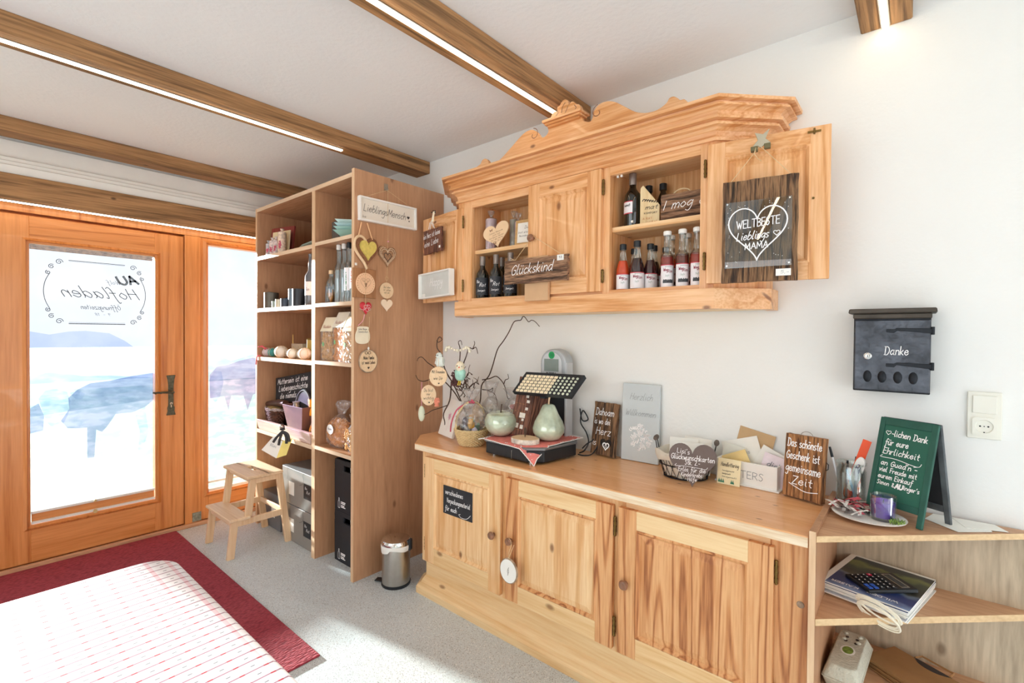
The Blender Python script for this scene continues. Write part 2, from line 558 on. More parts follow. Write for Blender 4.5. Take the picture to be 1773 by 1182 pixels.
# ------------------------------------------------------------------ materials
M = {}
M['plaster'] = mat('plaster', '#edeeeb', 0.9, var=0.015, vs=3, bump=0.12, bs=60)
M['ceiling'] = mat('ceiling_plaster', '#eaecec', 0.95, var=0.02, vs=2, bump=0.15, bs=45)
M['white_wood'] = mat('white_paint', '#ecebe6', 0.5, var=0.02)
M['pine_x'] = wood('pine_along', '#c78c56', '#f0cc9c', 0, 7, 0.06, 0.42, knots=1.7, knotcol='#7a4522', ring=0.45, mid='#deaa72', coat=0.15)
M['pine_z'] = wood('pine_upright', '#c78c56', '#f0cc9c', 2, 7, 0.06, 0.42, knots=1.5, knotcol='#7a4522', ring=0.45, mid='#deaa72', coat=0.15)
M['pine_y'] = wood('pine_deep', '#c58448', '#e2b27a', 1, 7, 0.06, 0.42, ring=0.4, mid='#d8a068', coat=0.15)
M['red_pine_z'] = wood('worn_pine_upright', '#98592e', '#e2ad78', 2, 10, 0.05, 0.5, ring=0.7, mid='#cb8a54')
M['pale_pine_x'] = wood('pale_pine', '#d5a468', '#eed0a0', 0, 7, 0.06, 0.45, knots=1.3, knotcol='#8a5a30', ring=0.35, mid='#e4bd88')
M['warm_x'] = wood('honey_pine_along', '#b87642', '#eebd8c', 0, 9, 0.06, 0.4, knots=1.9, knotcol='#6e3a1a', ring=0.35, mid='#d6965a', coat=0.2)
M['warm_z'] = wood('honey_pine_upright', '#b87642', '#eebd8c', 2, 9, 0.06, 0.4, knots=1.4, knotcol='#6e3a1a', ring=0.45, mid='#d99b60', coat=0.2)
M['warm_top'] = wood('honey_pine_top', '#c98a56', '#edb885', 0, 7, 0.08, 0.34, knots=3.0, knotcol='#8a4d24', ring=0.2, mid='#dc9c62', coat=0.3, bump=0.04)
M['edge_worn'] = wood('worn_front_edge', '#d2b088', '#f0e0c6', 0, 9, 0.08, 0.5, ring=0.3, mid='#d9b88e')
M['oak'] = wood('oak_laminate_upright', '#8a5f42', '#c69874', 2, 5, 0.10, 0.45, ring=0.2, fibre=0.3, mid='#b28562', knots=1.3, knotcol='#7e5238', bump=0.05)
M['oak_y'] = wood('oak_laminate_deep', '#96694a', '#c89a76', 1, 5, 0.10, 0.45, ring=0.25, fibre=0.5, mid='#b18260', bump=0.05)
M['oak_x'] = wood('oak_laminate_along', '#9a6d4c', '#cda07a', 0, 5, 0.10, 0.45, ring=0.25, fibre=0.5, mid='#b88964', bump=0.05)
M['oak_edge'] = wood('oak_edging', '#c79c74', '#e6c5a0', 2, 8, 0.06, 0.5, ring=0.2, bump=0.03)
M['oak_edge_x'] = wood('oak_edging_along', '#c7a180', '#e6cdb0', 0, 8, 0.06, 0.5, ring=0.2, bump=0.03)
M['door_y'] = wood('orange_wood_along', '#a25422', '#da9355', 1, 6, 0.05, 0.38, ring=0.45, mid='#c67e40', coat=0.25)
M['door_z'] = wood('orange_wood_upright', '#a25422', '#da9355', 2, 6, 0.05, 0.38, ring=0.4, mid='#c67e40', coat=0.25)
M['beam'] = wood('old_beam', '#4f3622', '#b18558', 1, 9, 0.04, 0.75, knots=2.0, knotcol='#33200f', ring=0.4, fibre=0.5, mid='#8d6842', bump=0.5, streak=0.5)
M['rustic_x'] = wood('weathered_board_along', '#3c2a1f', '#a58064', 0, 16, 0.10, 0.85, ring=0.6, fibre=0.6, knotcol='#1d130d', mid='#775640', bump=0.9, streak=0.7)
M['rustic_z'] = wood('weathered_board_upright', '#33241a', '#94704f', 2, 22, 0.07, 0.85, ring=0.6, fibre=0.6, knotcol='#16100b', mid='#674a34', bump=0.9, streak=0.8)
M['rustic_warm'] = wood('rusty_board_upright', '#5c3a20', '#c08a58', 2, 20, 0.08, 0.8, ring=0.7, fibre=0.6, knotcol='#2c1a0e', mid='#93623a', bump=0.9, streak=0.6)
M['rustic_red'] = wood('red_brown_board', '#3a2018', '#8a5a44', 2, 18, 0.08, 0.7, ring=0.5, fibre=0.6, knotcol='#1c100c', mid='#60392b', bump=0.6, streak=0.5)
M['stool'] = wood('pale_beech', '#cba37c', '#e9cfae', 0, 6, 0.06, 0.5, ring=0.3, mid='#dcbd98')
M['stool_z'] = wood('pale_beech_upright', '#c99f76', '#e6c8a4', 2, 6, 0.06, 0.5, ring=0.3, mid='#d9b48c')
M['disc'] = wood('birch_disc', '#d6ac80', '#ecd0aa', 2, 30, 0.5, 0.6, ring=0.2)
M['bark'] = mat('bark', '#a58e78', 0.95, var=0.45, vs=40, bump=0.8, bs=50)
M['twig'] = mat('twig_bark', '#4d3a30', 0.9, var=0.3, vs=60)
M['white'] = mat('white_matt', '#f2f1ec', 0.6, var=0.02)
M['paper'] = mat('paper', '#f4f2ea', 0.8, var=0.02)
M['paint'] = mat('white_chalk_paint', '#ffffff', 0.7, var=0.0)
M['ink'] = mat('dark_ink', '#3c3330', 0.7, var=0.0)
M['grey_ink'] = mat('grey_ink', '#7d8488', 0.7, var=0.0)
M['black'] = mat('black_plastic', '#1f2328', 0.4, var=0.05)
M['slate'] = mat('black_slate', '#2b2c30', 0.75, var=0.12, vs=25)
M['iron'] = mat('black_iron', '#22252a', 0.45, 0.6, var=0.2, vs=20)
M['brass'] = mat('old_brass', '#7a6236', 0.35, 0.9, var=0.2, vs=80)
M['bronze'] = mat('aged_bronze', '#5d5b4c', 0.45, 0.8, var=0.3, vs=60, bump=0.4, bs=90)
M['chrome'] = mat('chrome', '#d8d8d6', 0.12, 1.0, var=0.02)
M['steel'] = mat('brushed_steel', '#bdbab4', 0.28, 1.0, var=0.05, vs=30)
M['alu'] = mat('white_metal_rail', '#e4e4de', 0.4, 0.1, var=0.02)
M['knob'] = mat('dark_knob_wood', '#8a5f45', 0.4, var=0.3, vs=60, coat=0.3)
M['string'] = mat('jute_string', '#d9bd93', 0.9, var=0.1, vs=100)
M['led'] = mat('led_diffuser', '#ffffff', 0.5, emit=('#ffe8c4', 13.0), var=0)
M['alu_dark'] = mat('grey_metal_channel', '#8d8d8b', 0.4, 0.5)
M['glass'] = clearmat('clear_glass', '#f4f8f6', 0.08, 0.02)
M['acrylic'] = clearmat('acrylic_sheet', '#eef2f2', 0.05, 0.01, edge=0.3)
M['cello'] = clearmat('cellophane', '#ffffff', 0.10, 0.2, crumple=30, milky=0.2, edge=0.35)
M['cream'] = mat('cream', '#efe4c9', 0.7, var=0.04)
M['pink'] = mat('pink', '#e9a6b4', 0.7, var=0.08)
M['orange'] = mat('orange_plastic', '#f0582a', 0.4)
M['red'] = mat('red', '#c8303c', 0.5, var=0.1)

# floor: pale terrazzo lino with dark grit
def floor_mat():
    m, N, L, b = newmat('speckled_lino')
    b.inputs['Roughness'].default_value = 0.45
    t = N.new('ShaderNodeTexCoord')
    big = N.new('ShaderNodeTexNoise'); big.inputs['Scale'].default_value = 1.3; big.inputs['Detail'].default_value = 3
    L.new(t.outputs['Object'], big.inputs['Vector'])
    r0_ = N.new('ShaderNodeValToRGB')
    r0_.color_ramp.elements[0].position = 0.35; r0_.color_ramp.elements[0].color = hexc('#c3cbce')
    r0_.color_ramp.elements[1].position = 0.65; r0_.color_ramp.elements[1].color = hexc('#cfdae0')
    L.new(big.outputs['Fac'], r0_.inputs[0])
    out = r0_.outputs[0]
    for sc, col, lo in ((170, '#4b4846', 0.22), (260, '#857c76', 0.28), (120, '#f6f6f4', 0.20)):
        v = N.new('ShaderNodeTexVoronoi'); v.inputs['Scale'].default_value = sc
        L.new(t.outputs['Object'], v.inputs['Vector'])
        r = N.new('ShaderNodeValToRGB')
        r.color_ramp.elements[0].position = lo; r.color_ramp.elements[0].color = (1, 1, 1, 1)
        r.color_ramp.elements[1].position = lo + 0.08; r.color_ramp.elements[1].color = (0, 0, 0, 1)
        L.new(v.outputs['Distance'], r.inputs[0])
        # keep only some of the cells
        s = N.new('ShaderNodeSeparateColor'); L.new(v.outputs['Color'], s.inputs[0])
        g = N.new('ShaderNodeMath'); g.operation = 'GREATER_THAN'; g.inputs[1].default_value = 0.62
        L.new(s.outputs[0], g.inputs[0])
        mu = N.new('ShaderNodeMath'); mu.operation = 'MULTIPLY'
        L.new(r.outputs[0], mu.inputs[0]); L.new(g.outputs[0], mu.inputs[1])
        mx = N.new('ShaderNodeMix'); mx.data_type = 'RGBA'
        L.new(mu.outputs[0], mx.inputs['Factor']); L.new(out, mx.inputs['A']); mx.inputs['B'].default_value = hexc(col)
        out = mx.outputs['Result']
    L.new(out, b.inputs['Base Color'])
    return m
M['floor'] = floor_mat()

def rug_mat():
    m, N, L, b = newmat('woven_red')
    b.inputs['Roughness'].default_value = 0.95
    t = N.new('ShaderNodeTexCoord')
    v = N.new('ShaderNodeTexVoronoi'); v.inputs['Scale'].default_value = 110
    mp = N.new('ShaderNodeMapping'); mp.inputs['Scale'].default_value = (1, 0.5, 1)
    L.new(t.outputs['Object'], mp.inputs['Vector']); L.new(mp.outputs[0], v.inputs['Vector'])
    r = N.new('ShaderNodeValToRGB')
    r.color_ramp.elements[0].color = hexc('#a8404c'); r.color_ramp.elements[1].color = hexc('#7a2532')
    L.new(v.outputs['Distance'], r.inputs[0]); L.new(r.outputs[0], b.inputs['Base Color'])
    bp = N.new('ShaderNodeBump'); bp.inputs['Strength'].default_value = 0.6; bp.inputs['Distance'].default_value = 0.004; bp.invert = True
    L.new(v.outputs['Distance'], bp.inputs['Height']); L.new(bp.outputs[0], b.inputs['Normal'])
    return m
M['rug'] = rug_mat()

def cloth_mat():
    """white oilcloth, thin grey-rose stripes across and broad rose dashes along them"""
    m, N, L, b = newmat('checked_oilcloth')
    b.inputs['Roughness'].default_value = 0.35
    t = N.new('ShaderNodeTexCoord'); s = N.new('ShaderNodeSeparateXYZ'); L.new(t.outputs['Object'], s.inputs[0])
    def band(sock, period, width, off=0.0):
        a = N.new('ShaderNodeMath'); a.operation = 'MULTIPLY_ADD'; a.inputs[1].default_value = 1 / period; a.inputs[2].default_value = off
        L.new(sock, a.inputs[0])
        f = N.new('ShaderNodeMath'); f.operation = 'FRACT'; L.new(a.outputs[0], f.inputs[0])
        c = N.new('ShaderNodeMath'); c.operation = 'LESS_THAN'; c.inputs[1].default_value = width; L.new(f.outputs[0], c.inputs[0])
        return c.outputs[0]
    def mul(p, q):
        x = N.new('ShaderNodeMath'); x.operation = 'MULTIPLY'; L.new(p, x.inputs[0]); L.new(q, x.inputs[1]); return x.outputs[0]
    col = None
    def over(fac, c, amt, prev):
        k = N.new('ShaderNodeMath'); k.operation = 'MULTIPLY'; k.inputs[1].default_value = amt; L.new(fac, k.inputs[0])
        mx = N.new('ShaderNodeMix'); mx.data_type = 'RGBA'; L.new(k.outputs[0], mx.inputs['Factor'])
        if prev is None: mx.inputs['A'].default_value = hexc('#ebe8ea')
        else: L.new(prev, mx.inputs['A'])
        mx.inputs['B'].default_value = hexc(c); return mx.outputs['Result']
    bx = band(s.outputs['X'], 0.033, 0.13); by = band(s.outputs['Y'], 0.045, 0.22)
    col = over(by, '#e2a9b6', 0.5, col)
    col = over(bx, '#94687c', 0.95, col)
    col = over(mul(bx, by), '#a8122e', 0.95, col)
    bx2 = band(s.outputs['X'], 0.033, 0.10, 0.45); by2 = band(s.outputs['Y'], 0.045, 0.18, 0.42)
    col = over(mul(bx2, by2), '#2c3a4c', 0.85, col)
    L.new(col, b.inputs['Base Color'])
    return m
M['cloth'] = cloth_mat()

# ------------------------------------------------------------------ room shell
CE = 2.603
XR, YF = 6.3, -4.6     # far walls behind the camera
struct('floor', MB().box((-0.4, YF - 0.2, -0.1), (XR + 0.2, 0.2, 0)), M['floor'])
struct('ceiling', MB().box((-0.3, YF - 0.2, CE), (XR + 0.2, 0.2, CE + 0.1)), M['ceiling'])
struct('wall_back', MB().box((-0.3, 0, 0), (XR + 0.2, 0.2, CE)), M['plaster'])
# door wall: solid beside and above the glazed front
b = MB(); b.box((-0.2, -0.36, 0), (0, 0, CE)).box((-0.2, YF, 0), (0, -3.10, CE)).box((-0.2, -3.10, 2.19), (0, -0.36, CE))
struct('wall_left', b, M['plaster'])
b = MB(); b.box((0, YF - 0.15, 0), (1.2, YF, CE)).box((4.6, YF - 0.15, 0), (XR, YF, CE)).box((1.2, YF - 0.15, 0), (4.6, YF, 0.55)).box((1.2, YF - 0.15, 2.3), (4.6, YF, CE))
struct('wall_front', b, M['plaster'])
b = MB(); b.box((XR, YF, 0), (XR + 0.15, -3.4, CE)).box((XR, -0.4, 0), (XR + 0.15, 0, CE)).box((XR, -3.4, 0), (XR + 0.15, -0.4, 0.55)).box((XR, -3.4, 2.3), (XR + 0.15, -0.4, CE))
struct('wall_right', b, M['plaster'])
for nm, A, B, ax in (('window_2', (1.2, YF - 0.10), (4.6, YF - 0.04), 0), ('window_3', (XR + 0.04, -3.4), (XR + 0.10, -0.4), 1)):
    b = MB()
    (x0, y0), (x1, y1) = A, B
    for z0, z1 in ((0.55, 0.61), (2.24, 2.3)): b.box((x0, y0, z0), (x1, y1, z1))
    for k in range(4):
        if ax == 0:
            xx = x0 + (x1 - x0 - 0.06) * k / 3; b.box((xx, y0, 0.6), (xx + 0.06, y1, 2.25))
        else:
            yy = y0 + (y1 - y0 - 0.06) * k / 3; b.box((x0, yy, 0.6), (x1, yy + 0.06, 2.25))
    struct(nm, b, M['door_z'])
# outside ground
struct('trim_9', MB().box((-60, -60, -0.5), (-0.45, 60, -0.15)), mat('meadow_ground', '#a5b09a', 0.9, var=0.1, vs=1.0), 'pale sunlit ground outside the door')

# beams: near face x1, ends at the back wall
def beam(name, x0, x1, y0, y1, z0, z1, label):
    b = MB(); n = 30
    b.box((x0, y0, z0), (x1, y1, z1))
    return struct(name, b, M['beam'], label, bevel=0.004)
beam('trim_1', 1.315, 1.457, YF, -0.001, 2.523, CE, 'old timber ceiling beam with light strip ending above the tall shelf')
beam('trim_2', 0.06, 0.20, YF, -0.001, 2.523, CE, 'dark old timber ceiling beam nearest the door wall, without light strip')
beam('trim_3', 2.585, 2.732, YF, -0.001, 2.523, CE, 'old timber ceiling beam with light strip ending behind the wall cabinet crest')
beam('trim_4', 3.866, 4.012, YF, -0.001, 2.523, CE, 'old timber ceiling beam with light strip at the top right')
# header timber over the door front, then white stepped casing above
beam('trim_5', 0.0, 0.10, YF, -0.001, 2.165, 2.315, 'rustic timber header above the glass door')
b = MB(); b.box((0, YF, 2.315), (0.075, -0.001, 2.37)).box((0, YF, 2.37), (0.06, -0.001, 2.395)).box((0, YF, 2.395), (0.045, -0.001, 2.42)).box((0, YF, 2.42), (0.02, -0.001, 2.523))
struct('trim_6', b, M['white_wood'], 'white stepped casing above the timber header', bevel=0.003)

def led(name, label, x, y0, y1, z, wd=0.018):
    t = thing(name, label, 'light strip', (x, (y0 + y1) / 2, z), group='light strips under the beams')
    obj('channel', MB().box((x - wd * 0.75, y0, z), (x + wd * 0.75, y1, z + 0.004)), M['alu_dark'], t, world=True)
    obj('diffuser', MB().box((x - wd / 2, y0 + 0.002, z - 0.006), (x + wd / 2, y1 - 0.002, z)), M['led'], t, world=True)
    return t
led('led_strip', 'lit white strip under the beam that ends above the tall shelf', 1.386, YF + 0.1, -0.62, 2.519)
led('led_strip', 'lit white strip under the beam above the wall cabinet crest', 2.655, YF + 0.1, -0.14, 2.519)
led('led_strip', 'lit white strip under the beam at the top right above the metal box', 3.938, YF + 0.1, -0.012, 2.519)
led('led_strip', 'thin lit white strip under the timber header above the glass door', 0.085, YF + 0.1, -0.05, 2.161, 0.012)

# ------------------------------------------------------------------ glazed door front
fr = MB()
X0, X1 = -0.09, 0.0
fr.box((X0, -3.10, 2.122), (X1, -0.36, 2.19))          # head
fr.box((X0, -1.046, 0), (X1, -0.945, 2.122))           # post beside the door
fr.box((X0, -0.42, 0), (X1, -0.36, 2.122))
fr.box((X0, -2.20, 0), (X1, -2.09, 2.122))
fr.box((X0, -3.10, 0), (X1, -3.03, 2.122))
fr.box((X0 - 0.02, -3.10, 0), (X0 + 0.008, -0.36, 0.05)).box((X0 - 0.02, -3.10, 2.09), (X0 + 0.008, -0.36, 2.19)).box((X0 - 0.02, -1.07, 0), (X0 + 0.008, -0.925, 2.15)).box((X0 - 0.02, -2.22, 0), (X0 + 0.008, -2.07, 2.15)).box((X0 - 0.02, -0.44, 0), (X0 + 0.008, -0.36, 2.15))
fro = struct('trim_7', fr, M['door_z'], 'orange-brown wooden frame of the glazed shop front', bevel=0.003)
struct('trim_8', MB().box((0.0, -3.1, 0), (0.022, -0.36, 0.028)), M['oak_y'], 'pale threshold strip along the door front', bevel=0.003)

def wobj(*p, **k): return obj(*p, world=True, **k)
def leaf_wood(parent, y0, y1, z0, z1, gy0, gy1, gz0, gz1, xa, xb):
    b = MB(); b.box((xa, y0, z0), (xb, gy0, z1)).box((xa, gy1, z0), (xb, y1, z1))
    wobj('stile', b, M['door_z'], parent, bevel=0.002)
    b = MB(); b.box((xa, gy0, gz1), (xb, gy1, z1)).box((xa, gy0, z0), (xb, gy1, gz0))
    wobj('rail', b, M['door_y'], parent, bevel=0.002)
    # raised moulding round the glass
    b = MB(); s = 0.032
    path = [(gy0 - s, gz0 - s), (gy1 + s, gz0 - s), (gy1 + s, gz1 + s), (gy0 - s, gz1 + s)]
    pin = [(gy0, gz0), (gy1, gz0), (gy1, gz1), (gy0, gz1)]
    mid = [(gy0 - s * .5, gz0 - s * .5), (gy1 + s * .5, gz0 - s * .5), (gy1 + s * .5, gz1 + s * .5), (gy0 - s * .5, gz1 + s * .5)]
    vs = [(xb, *p) for p in path] + [(xb + 0.014, *p) for p in mid] + [(xb - 0.045, *p) for p in pin]
    fs = []
    for k in (0, 1):
        for i in range(4): fs.append([k * 4 + i, k * 4 + (i + 1) % 4, k * 4 + 4 + (i + 1) % 4, k * 4 + 4 + i])
    b.add(vs, fs)
    wobj('moulding', b, M['door_z'], parent)

M['film_sky'] = filmmat('window_film', '#f8fbff', '#ffffff', 1.0, 2.0)
M['film_meadow'] = filmmat('meadow_print', '#dfecea', '#fffffa', 1.0, 11.0, (1, 1, 2.4), 0.42, 0.56)
M['film_hill'] = filmmat('mountain_print', '#d6e0f4', '#dfe8f8', 1.0, 4.0)
M['film_hill2'] = filmmat('hill_print', '#cbd9e4', '#e4eef0', 1.0, 9.0, (1, 1, 3))
M['film_cow'] = filmmat('cow_print', '#b3b6d6', '#bfc2e0', 1.0, 4.0)
M['film_cow_pink'] = filmmat('pink_cow_print', '#d8bcdc', '#e6d0ec', 1.0, 5.0)
M['film_white'] = filmmat('pale_print', '#d9e1f2', '#e6ecf8', 1.0, 8.0)
M['film_ink'] = mat('grey_film_lettering', '#4c5358', 0.9, var=0)

t = thing('door_1', 'glass entrance door in orange wood with mirrored lettering', 'door', (0, -1.55, 0)); t['kind'] = 'structure'
del t['category']
leaf_wood(t, -2.085, -1.05, 0.03, 2.108, -1.84, -1.222, 0.255, 1.944, -0.075, -0.012)
GX = -0.055
pane = wobj('pane', MB().box((GX - 0.012, -1.85, 0.25), (GX - 0.006, -1.21, 1.95)), M['film_sky'], t)
def film(name, pts, mt, k, parent):
    b = MB(); b.add([(GX - 0.005 + 0.0012 * k, y, z) for y, z in pts], [list(range(len(pts)))])
    return wobj(name, b, mt, parent)
def clipz(pts): return [(max(-1.845, min(-1.215, y)), z) for y, z in pts]
film('mountain_print', clipz([(-1.84, 1.10), (-1.84, 1.42), (-1.75, 1.40), (-1.66, 1.42), (-1.58, 1.425), (-1.46, 1.41), (-1.38, 1.36), (-1.30, 1.29), (-1.215, 1.24), (-1.215, 1.10)]), M['film_hill'], 1, pane)
film('hill_print', clipz([(-1.84, 0.90), (-1.84, 1.145), (-1.76, 1.165), (-1.68, 1.16), (-1.60, 1.135), (-1.46, 1.13), (-1.215, 1.10), (-1.215, 0.95)]), M['film_hill2'], 2, pane)
film('meadow_print', clipz([(-1.84, 0.25), (-1.84, 1.06), (-1.72, 1.065), (-1.6, 1.05), (-1.215, 1.05), (-1.215, 0.25)]), M['film_meadow'], 3, pane)
cow = [(-1.70, 0.86), (-1.66, 0.93), (-1.665, 1.0), (-1.62, 1.05), (-1.56, 1.085), (-1.46, 1.095), (-1.34, 1.12), (-1.22, 1.135), (-1.215, 0.95), (-1.27, 0.90), (-1.34, 0.87), (-1.43, 0.87), (-1.47, 0.80), (-1.50, 0.76), (-1.53, 0.78), (-1.54, 0.60), (-1.575, 0.60), (-1.575, 0.80), (-1.62, 0.80), (-1.67, 0.81)]
film('cow_print', clipz(cow), M['film_cow'], 4, pane)
film('cow_head_print', [(-1.79, 0.96), (-1.80, 1.01), (-1.77, 1.055), (-1.72, 1.06), (-1.67, 1.04), (-1.655, 0.98), (-1.665, 0.90), (-1.69, 0.835), (-1.74, 0.825), (-1.765, 0.86)], M['film_white'], 5, pane)
film('cow_ear_print', [(-1.66, 1.03), (-1.62, 1.045), (-1.585, 1.02), (-1.60, 0.985), (-1.63, 0.99)], M['film_white'], 5, pane)
film('cow_leg_print', [(-1.33, 0.87), (-1.27, 0.90), (-1.25, 0.72), (-1.29, 0.60), (-1.31, 0.60), (-1.30, 0.74)], M['film_white'], 5, pane)
film('calf_print', [(-1.84, 0.80), (-1.84, 0.95), (-1.80, 0.98), (-1.775, 0.90), (-1.78, 0.81)], M['film_cow'], 4, pane)
# mirrored lettering seen from inside
MFI = lambda u, v: (GX + 0.004, u, v)
b = MB()
write(b, 'Hofladen', -1.68, 1.640, 0.38, 0.040, 0.0042, MFI, 0.45, mirror=True)
write(b, 'Öffnungszeiten', -1.60, 1.565, 0.20, 0.017, 0.0024, MFI, 0.35, mirror=True)
write(b, '9 - 18', -1.53, 1.525, 0.08, 0.010, 0.0014, MFI, 0.35, mirror=True)
write(b, 'Wolf', -1.47, 1.735, 0.07, 0.014, 0.0018, MFI, 0.3, mirror=True)
for y0, y1, z, th in ((-1.66, -1.38, 1.868, .0036), (-1.66, -1.38, 1.862, .001), (-1.66, -1.38, 1.470, .005), (-1.66, -1.38, 1.478, .0014)):
    ribbon(b, [(y0, z), (y1, z)], th, MFI)
for sgn, yc in ((-1, -1.768), (1, -1.275)):
    ribbon(b, crom([(yc - sgn * 0.02, 1.78), (yc, 1.73), (yc + sgn * 0.008, 1.67), (yc, 1.61), (yc - sgn * 0.02, 1.56)], 6), 0.0032, MFI)
for sy in (-1, 1):
    for szz in (-1, 1):
        cy, cz = -1.52 + sy * 0.185, 1.669 + szz * 0.165
        for k, (dy, dz, rr) in enumerate(((0, 0.02, 0.018), (sy * 0.035, -szz * 0.012, 0.015), (sy * 0.05, -szz * 0.05, 0.013))):
            sp_ = [(cy + dy + rr * (1 - a / 14) * math.cos(a * 0.8 + k), cz + (dz if k else szz * dz) + rr * (1 - a / 14) * math.sin(a * 0.8 + k)) for a in range(12)]
            ribbon(b, crom(sp_, 3), 0.0034, MFI)
wobj('lettering', b, M['film_ink'], pane)
M['film_grey'] = mat('grey_film_emblem', '#74828e', 0.9, var=0)
b = MB(); write(b, 'AU', -1.400, 1.735, 0.095, 0.032, 0.013, MFI, 0.4, mirror=True, rise=0.15)
wobj('emblem', b, M['film_grey'], pane)
b = MB(); b.box((-0.03, -1.838, 0.318), (-0.016, -1.224, 0.332)).box((-0.025, -1.838, 0.258), (-0.008, -1.224, 0.272))
rail = wobj('blind_rail', b, M['alu'], t, bevel=0.001)
wobj('blind_fabric', MB().box((-0.03, -1.836, 0.272), (-0.024, -1.226, 0.318)), M['door_y'], rail)
b = MB()
for k in range(5): b.box((-0.034 - 0.002 * (k % 2), -1.838, 1.944 - 0.006 * (k + 1)), (-0.018, -1.224, 1.944 - 0.006 * k - 0.003))
wobj('blind_stack', b, M['bark'], t)
b = MB(); b.cyl((-0.012, -1.545, 0.33), (0.004, -1.545, 0.33), 0.008).cyl((-0.010, -1.545, 0.262), (0.006, -1.545, 0.262), 0.011)
wobj('blind_knob', b, mat('brass_knob', '#d9c389', 0.3, 0.6), rail, smooth=True)
# handle plate with twisted lever
hp = MB()
prof = [(-1.157, 1.115), (-1.150, 1.085), (-1.146, 1.04), (-1.146, 0.90), (-1.152, 0.885), (-1.150, 0.862), (-1.158, 0.832), (-1.102, 0.832), (-1.110, 0.862), (-1.108, 0.885), (-1.114, 0.90), (-1.114, 1.04), (-1.110, 1.085), (-1.103, 1.115)]
hp.prism(prof, 0, -0.012, -0.004)
for z in (1.07, 0.96, 1.02, 0.875):
    hp.box((-0.004, -1.142, z - 0.006), (0.0, -1.118, z + 0.006))
plate = wobj('handle', hp, M['bronze'], t, bevel=0.002)
b = MB(); b.cyl((-0.012, -1.13, 0.998), (0.045, -1.13, 0.998), 0.009)
pts = []; 
b.tube([(0.045, -1.13, 0.998), (0.05, -1.15, 1.000), (0.05, -1.19, 1.002), (0.048, -1.25, 1.004)], [0.009, 0.008, 0.007, 0.006], 10)
for k in range(22):
    a = k * 0.9; y = -1.145 - k * 0.0046
    b.ball((0.05 + 0.005 * math.cos(a), y, 1.001 + 0.005 * math.sin(a)), 0.0042, 8)
wobj('lever', b, M['bronze'], plate, smooth=True)
wobj('keyhole', MB().cyl((-0.005, -1.13, 0.915), (0.0, -1.13, 0.915), 0.009).box((-0.005, -1.133, 0.888), (0.0, -1.127, 0.915)), M['chrome'], plate)

t = thing('window_1', 'narrow side window beside the door with printed film', 'window', (0, -0.68, 0)); t['kind'] = 'structure'
del t['category']
leaf_wood(t, -0.944, -0.421, 0.03, 2.12, -0.895, -0.47, 0.225, 2.07, -0.075, -0.006)
pane = wobj('pane', MB().box((GX - 0.012, -0.9, 0.22), (GX - 0.006, -0.465, 2.075)), M['film_sky'], t)
film('hill_print', [(-0.895, 1.05), (-0.895, 1.19), (-0.80, 1.24), (-0.72, 1.20), (-0.65, 1.22), (-0.55, 1.25), (-0.468, 1.22), (-0.468, 1.05)], M['film_hill2'], 1, pane)
film('meadow_print', [(-0.897, 0.22), (-0.897, 1.06), (-0.468, 1.06), (-0.468, 0.22)], M['film_meadow'], 2, pane)
film('cow_print', [(-0.87, 0.92), (-0.87, 1.10), (-0.82, 1.16), (-0.74, 1.17), (-0.66, 1.20), (-0.56, 1.22), (-0.47, 1.20), (-0.47, 0.96), (-0.56, 0.92), (-0.6, 0.8), (-0.63, 0.92), (-0.72, 0.93), (-0.74, 0.82), (-0.77, 0.93)], M['film_cow_pink'], 3, pane)
film('cow_head_print', [(-0.865, 0.92), (-0.875, 1.06), (-0.84, 1.13), (-0.79, 1.12), (-0.775, 1.04), (-0.80, 0.93), (-0.83, 0.89)], M['film_white'], 4, pane)
b = MB(); b.box((-0.03, -0.893, 0.288), (-0.016, -0.472, 0.302)).box((-0.025, -0.893, 0.23), (-0.008, -0.472, 0.246))
wobj('blind_rail', b, M['alu'], t, bevel=0.001)
t = thing('floor_bolt_plate', 'small worn metal plate low on the post beside the door', 'metal plate', (0.0, -0.972, 0.03))
wobj('plate', MB().box((0.0005, -1.002, 0.031), (0.004, -0.944, 0.098)), mat('dull_metal', '#8f9486', 0.5, 0.5, var=0.4, vs=60), t, bevel=0.002)

# ------------------------------------------------------------------ tall open shelf
FY = -0.669
t = thing('tall_shelf', 'tall open oak laminate shelf with two bays against the door wall corner', 'shelf', (0.93, -0.335, 0))
def edged(name, a, b_, m, em, axis_edge='v', parent=t):
    """board with a pale front edging strip as its sub-part"""
    o = obj(name, MB().box(a, b_), m, parent, world=True)
    (x0, y0, z0), (x1, y1, z1) = a, b_
    obj('edging', MB().box((x0, y0 - 0.0015, z0), (x1, y0, z1)), em, o, world=True)
    return o
TZ = 2.335
edged('side_panel', (0.272, FY, 0), (0.297, -0.002, TZ), M['oak'], M['oak_edge'])
edged('side_panel', (1.575, FY, 0), (1.60, -0.002, TZ + 0.02), M['oak'], M['oak_edge'])
edged('divider', (1.118, FY, 0), (1.158, -0.012, TZ - 0.025), M['oak'], M['oak_edge'])
edged('top_board', (0.297, FY, TZ - 0.025), (1.575, -0.002, TZ), M['oak_x'], M['oak_edge_x'])
obj('back_panel', MB().box((0.297, -0.012, 0.02), (1.575, -0.002, TZ - 0.025)), M['oak'], t, world=True)
SL = (1.98, 1.60, 1.245, 0.712)
for z in SL:
    edged('shelf_board', (0.297, FY, z - 0.026), (1.118, -0.012, z), M['oak_x'], M['oak_edge_x'])
    edged('shelf_board', (1.158, FY, z - 0.022 + 0.006), (1.575, -0.012, z + 0.006), M['oak_x'], M['oak_edge_x'])

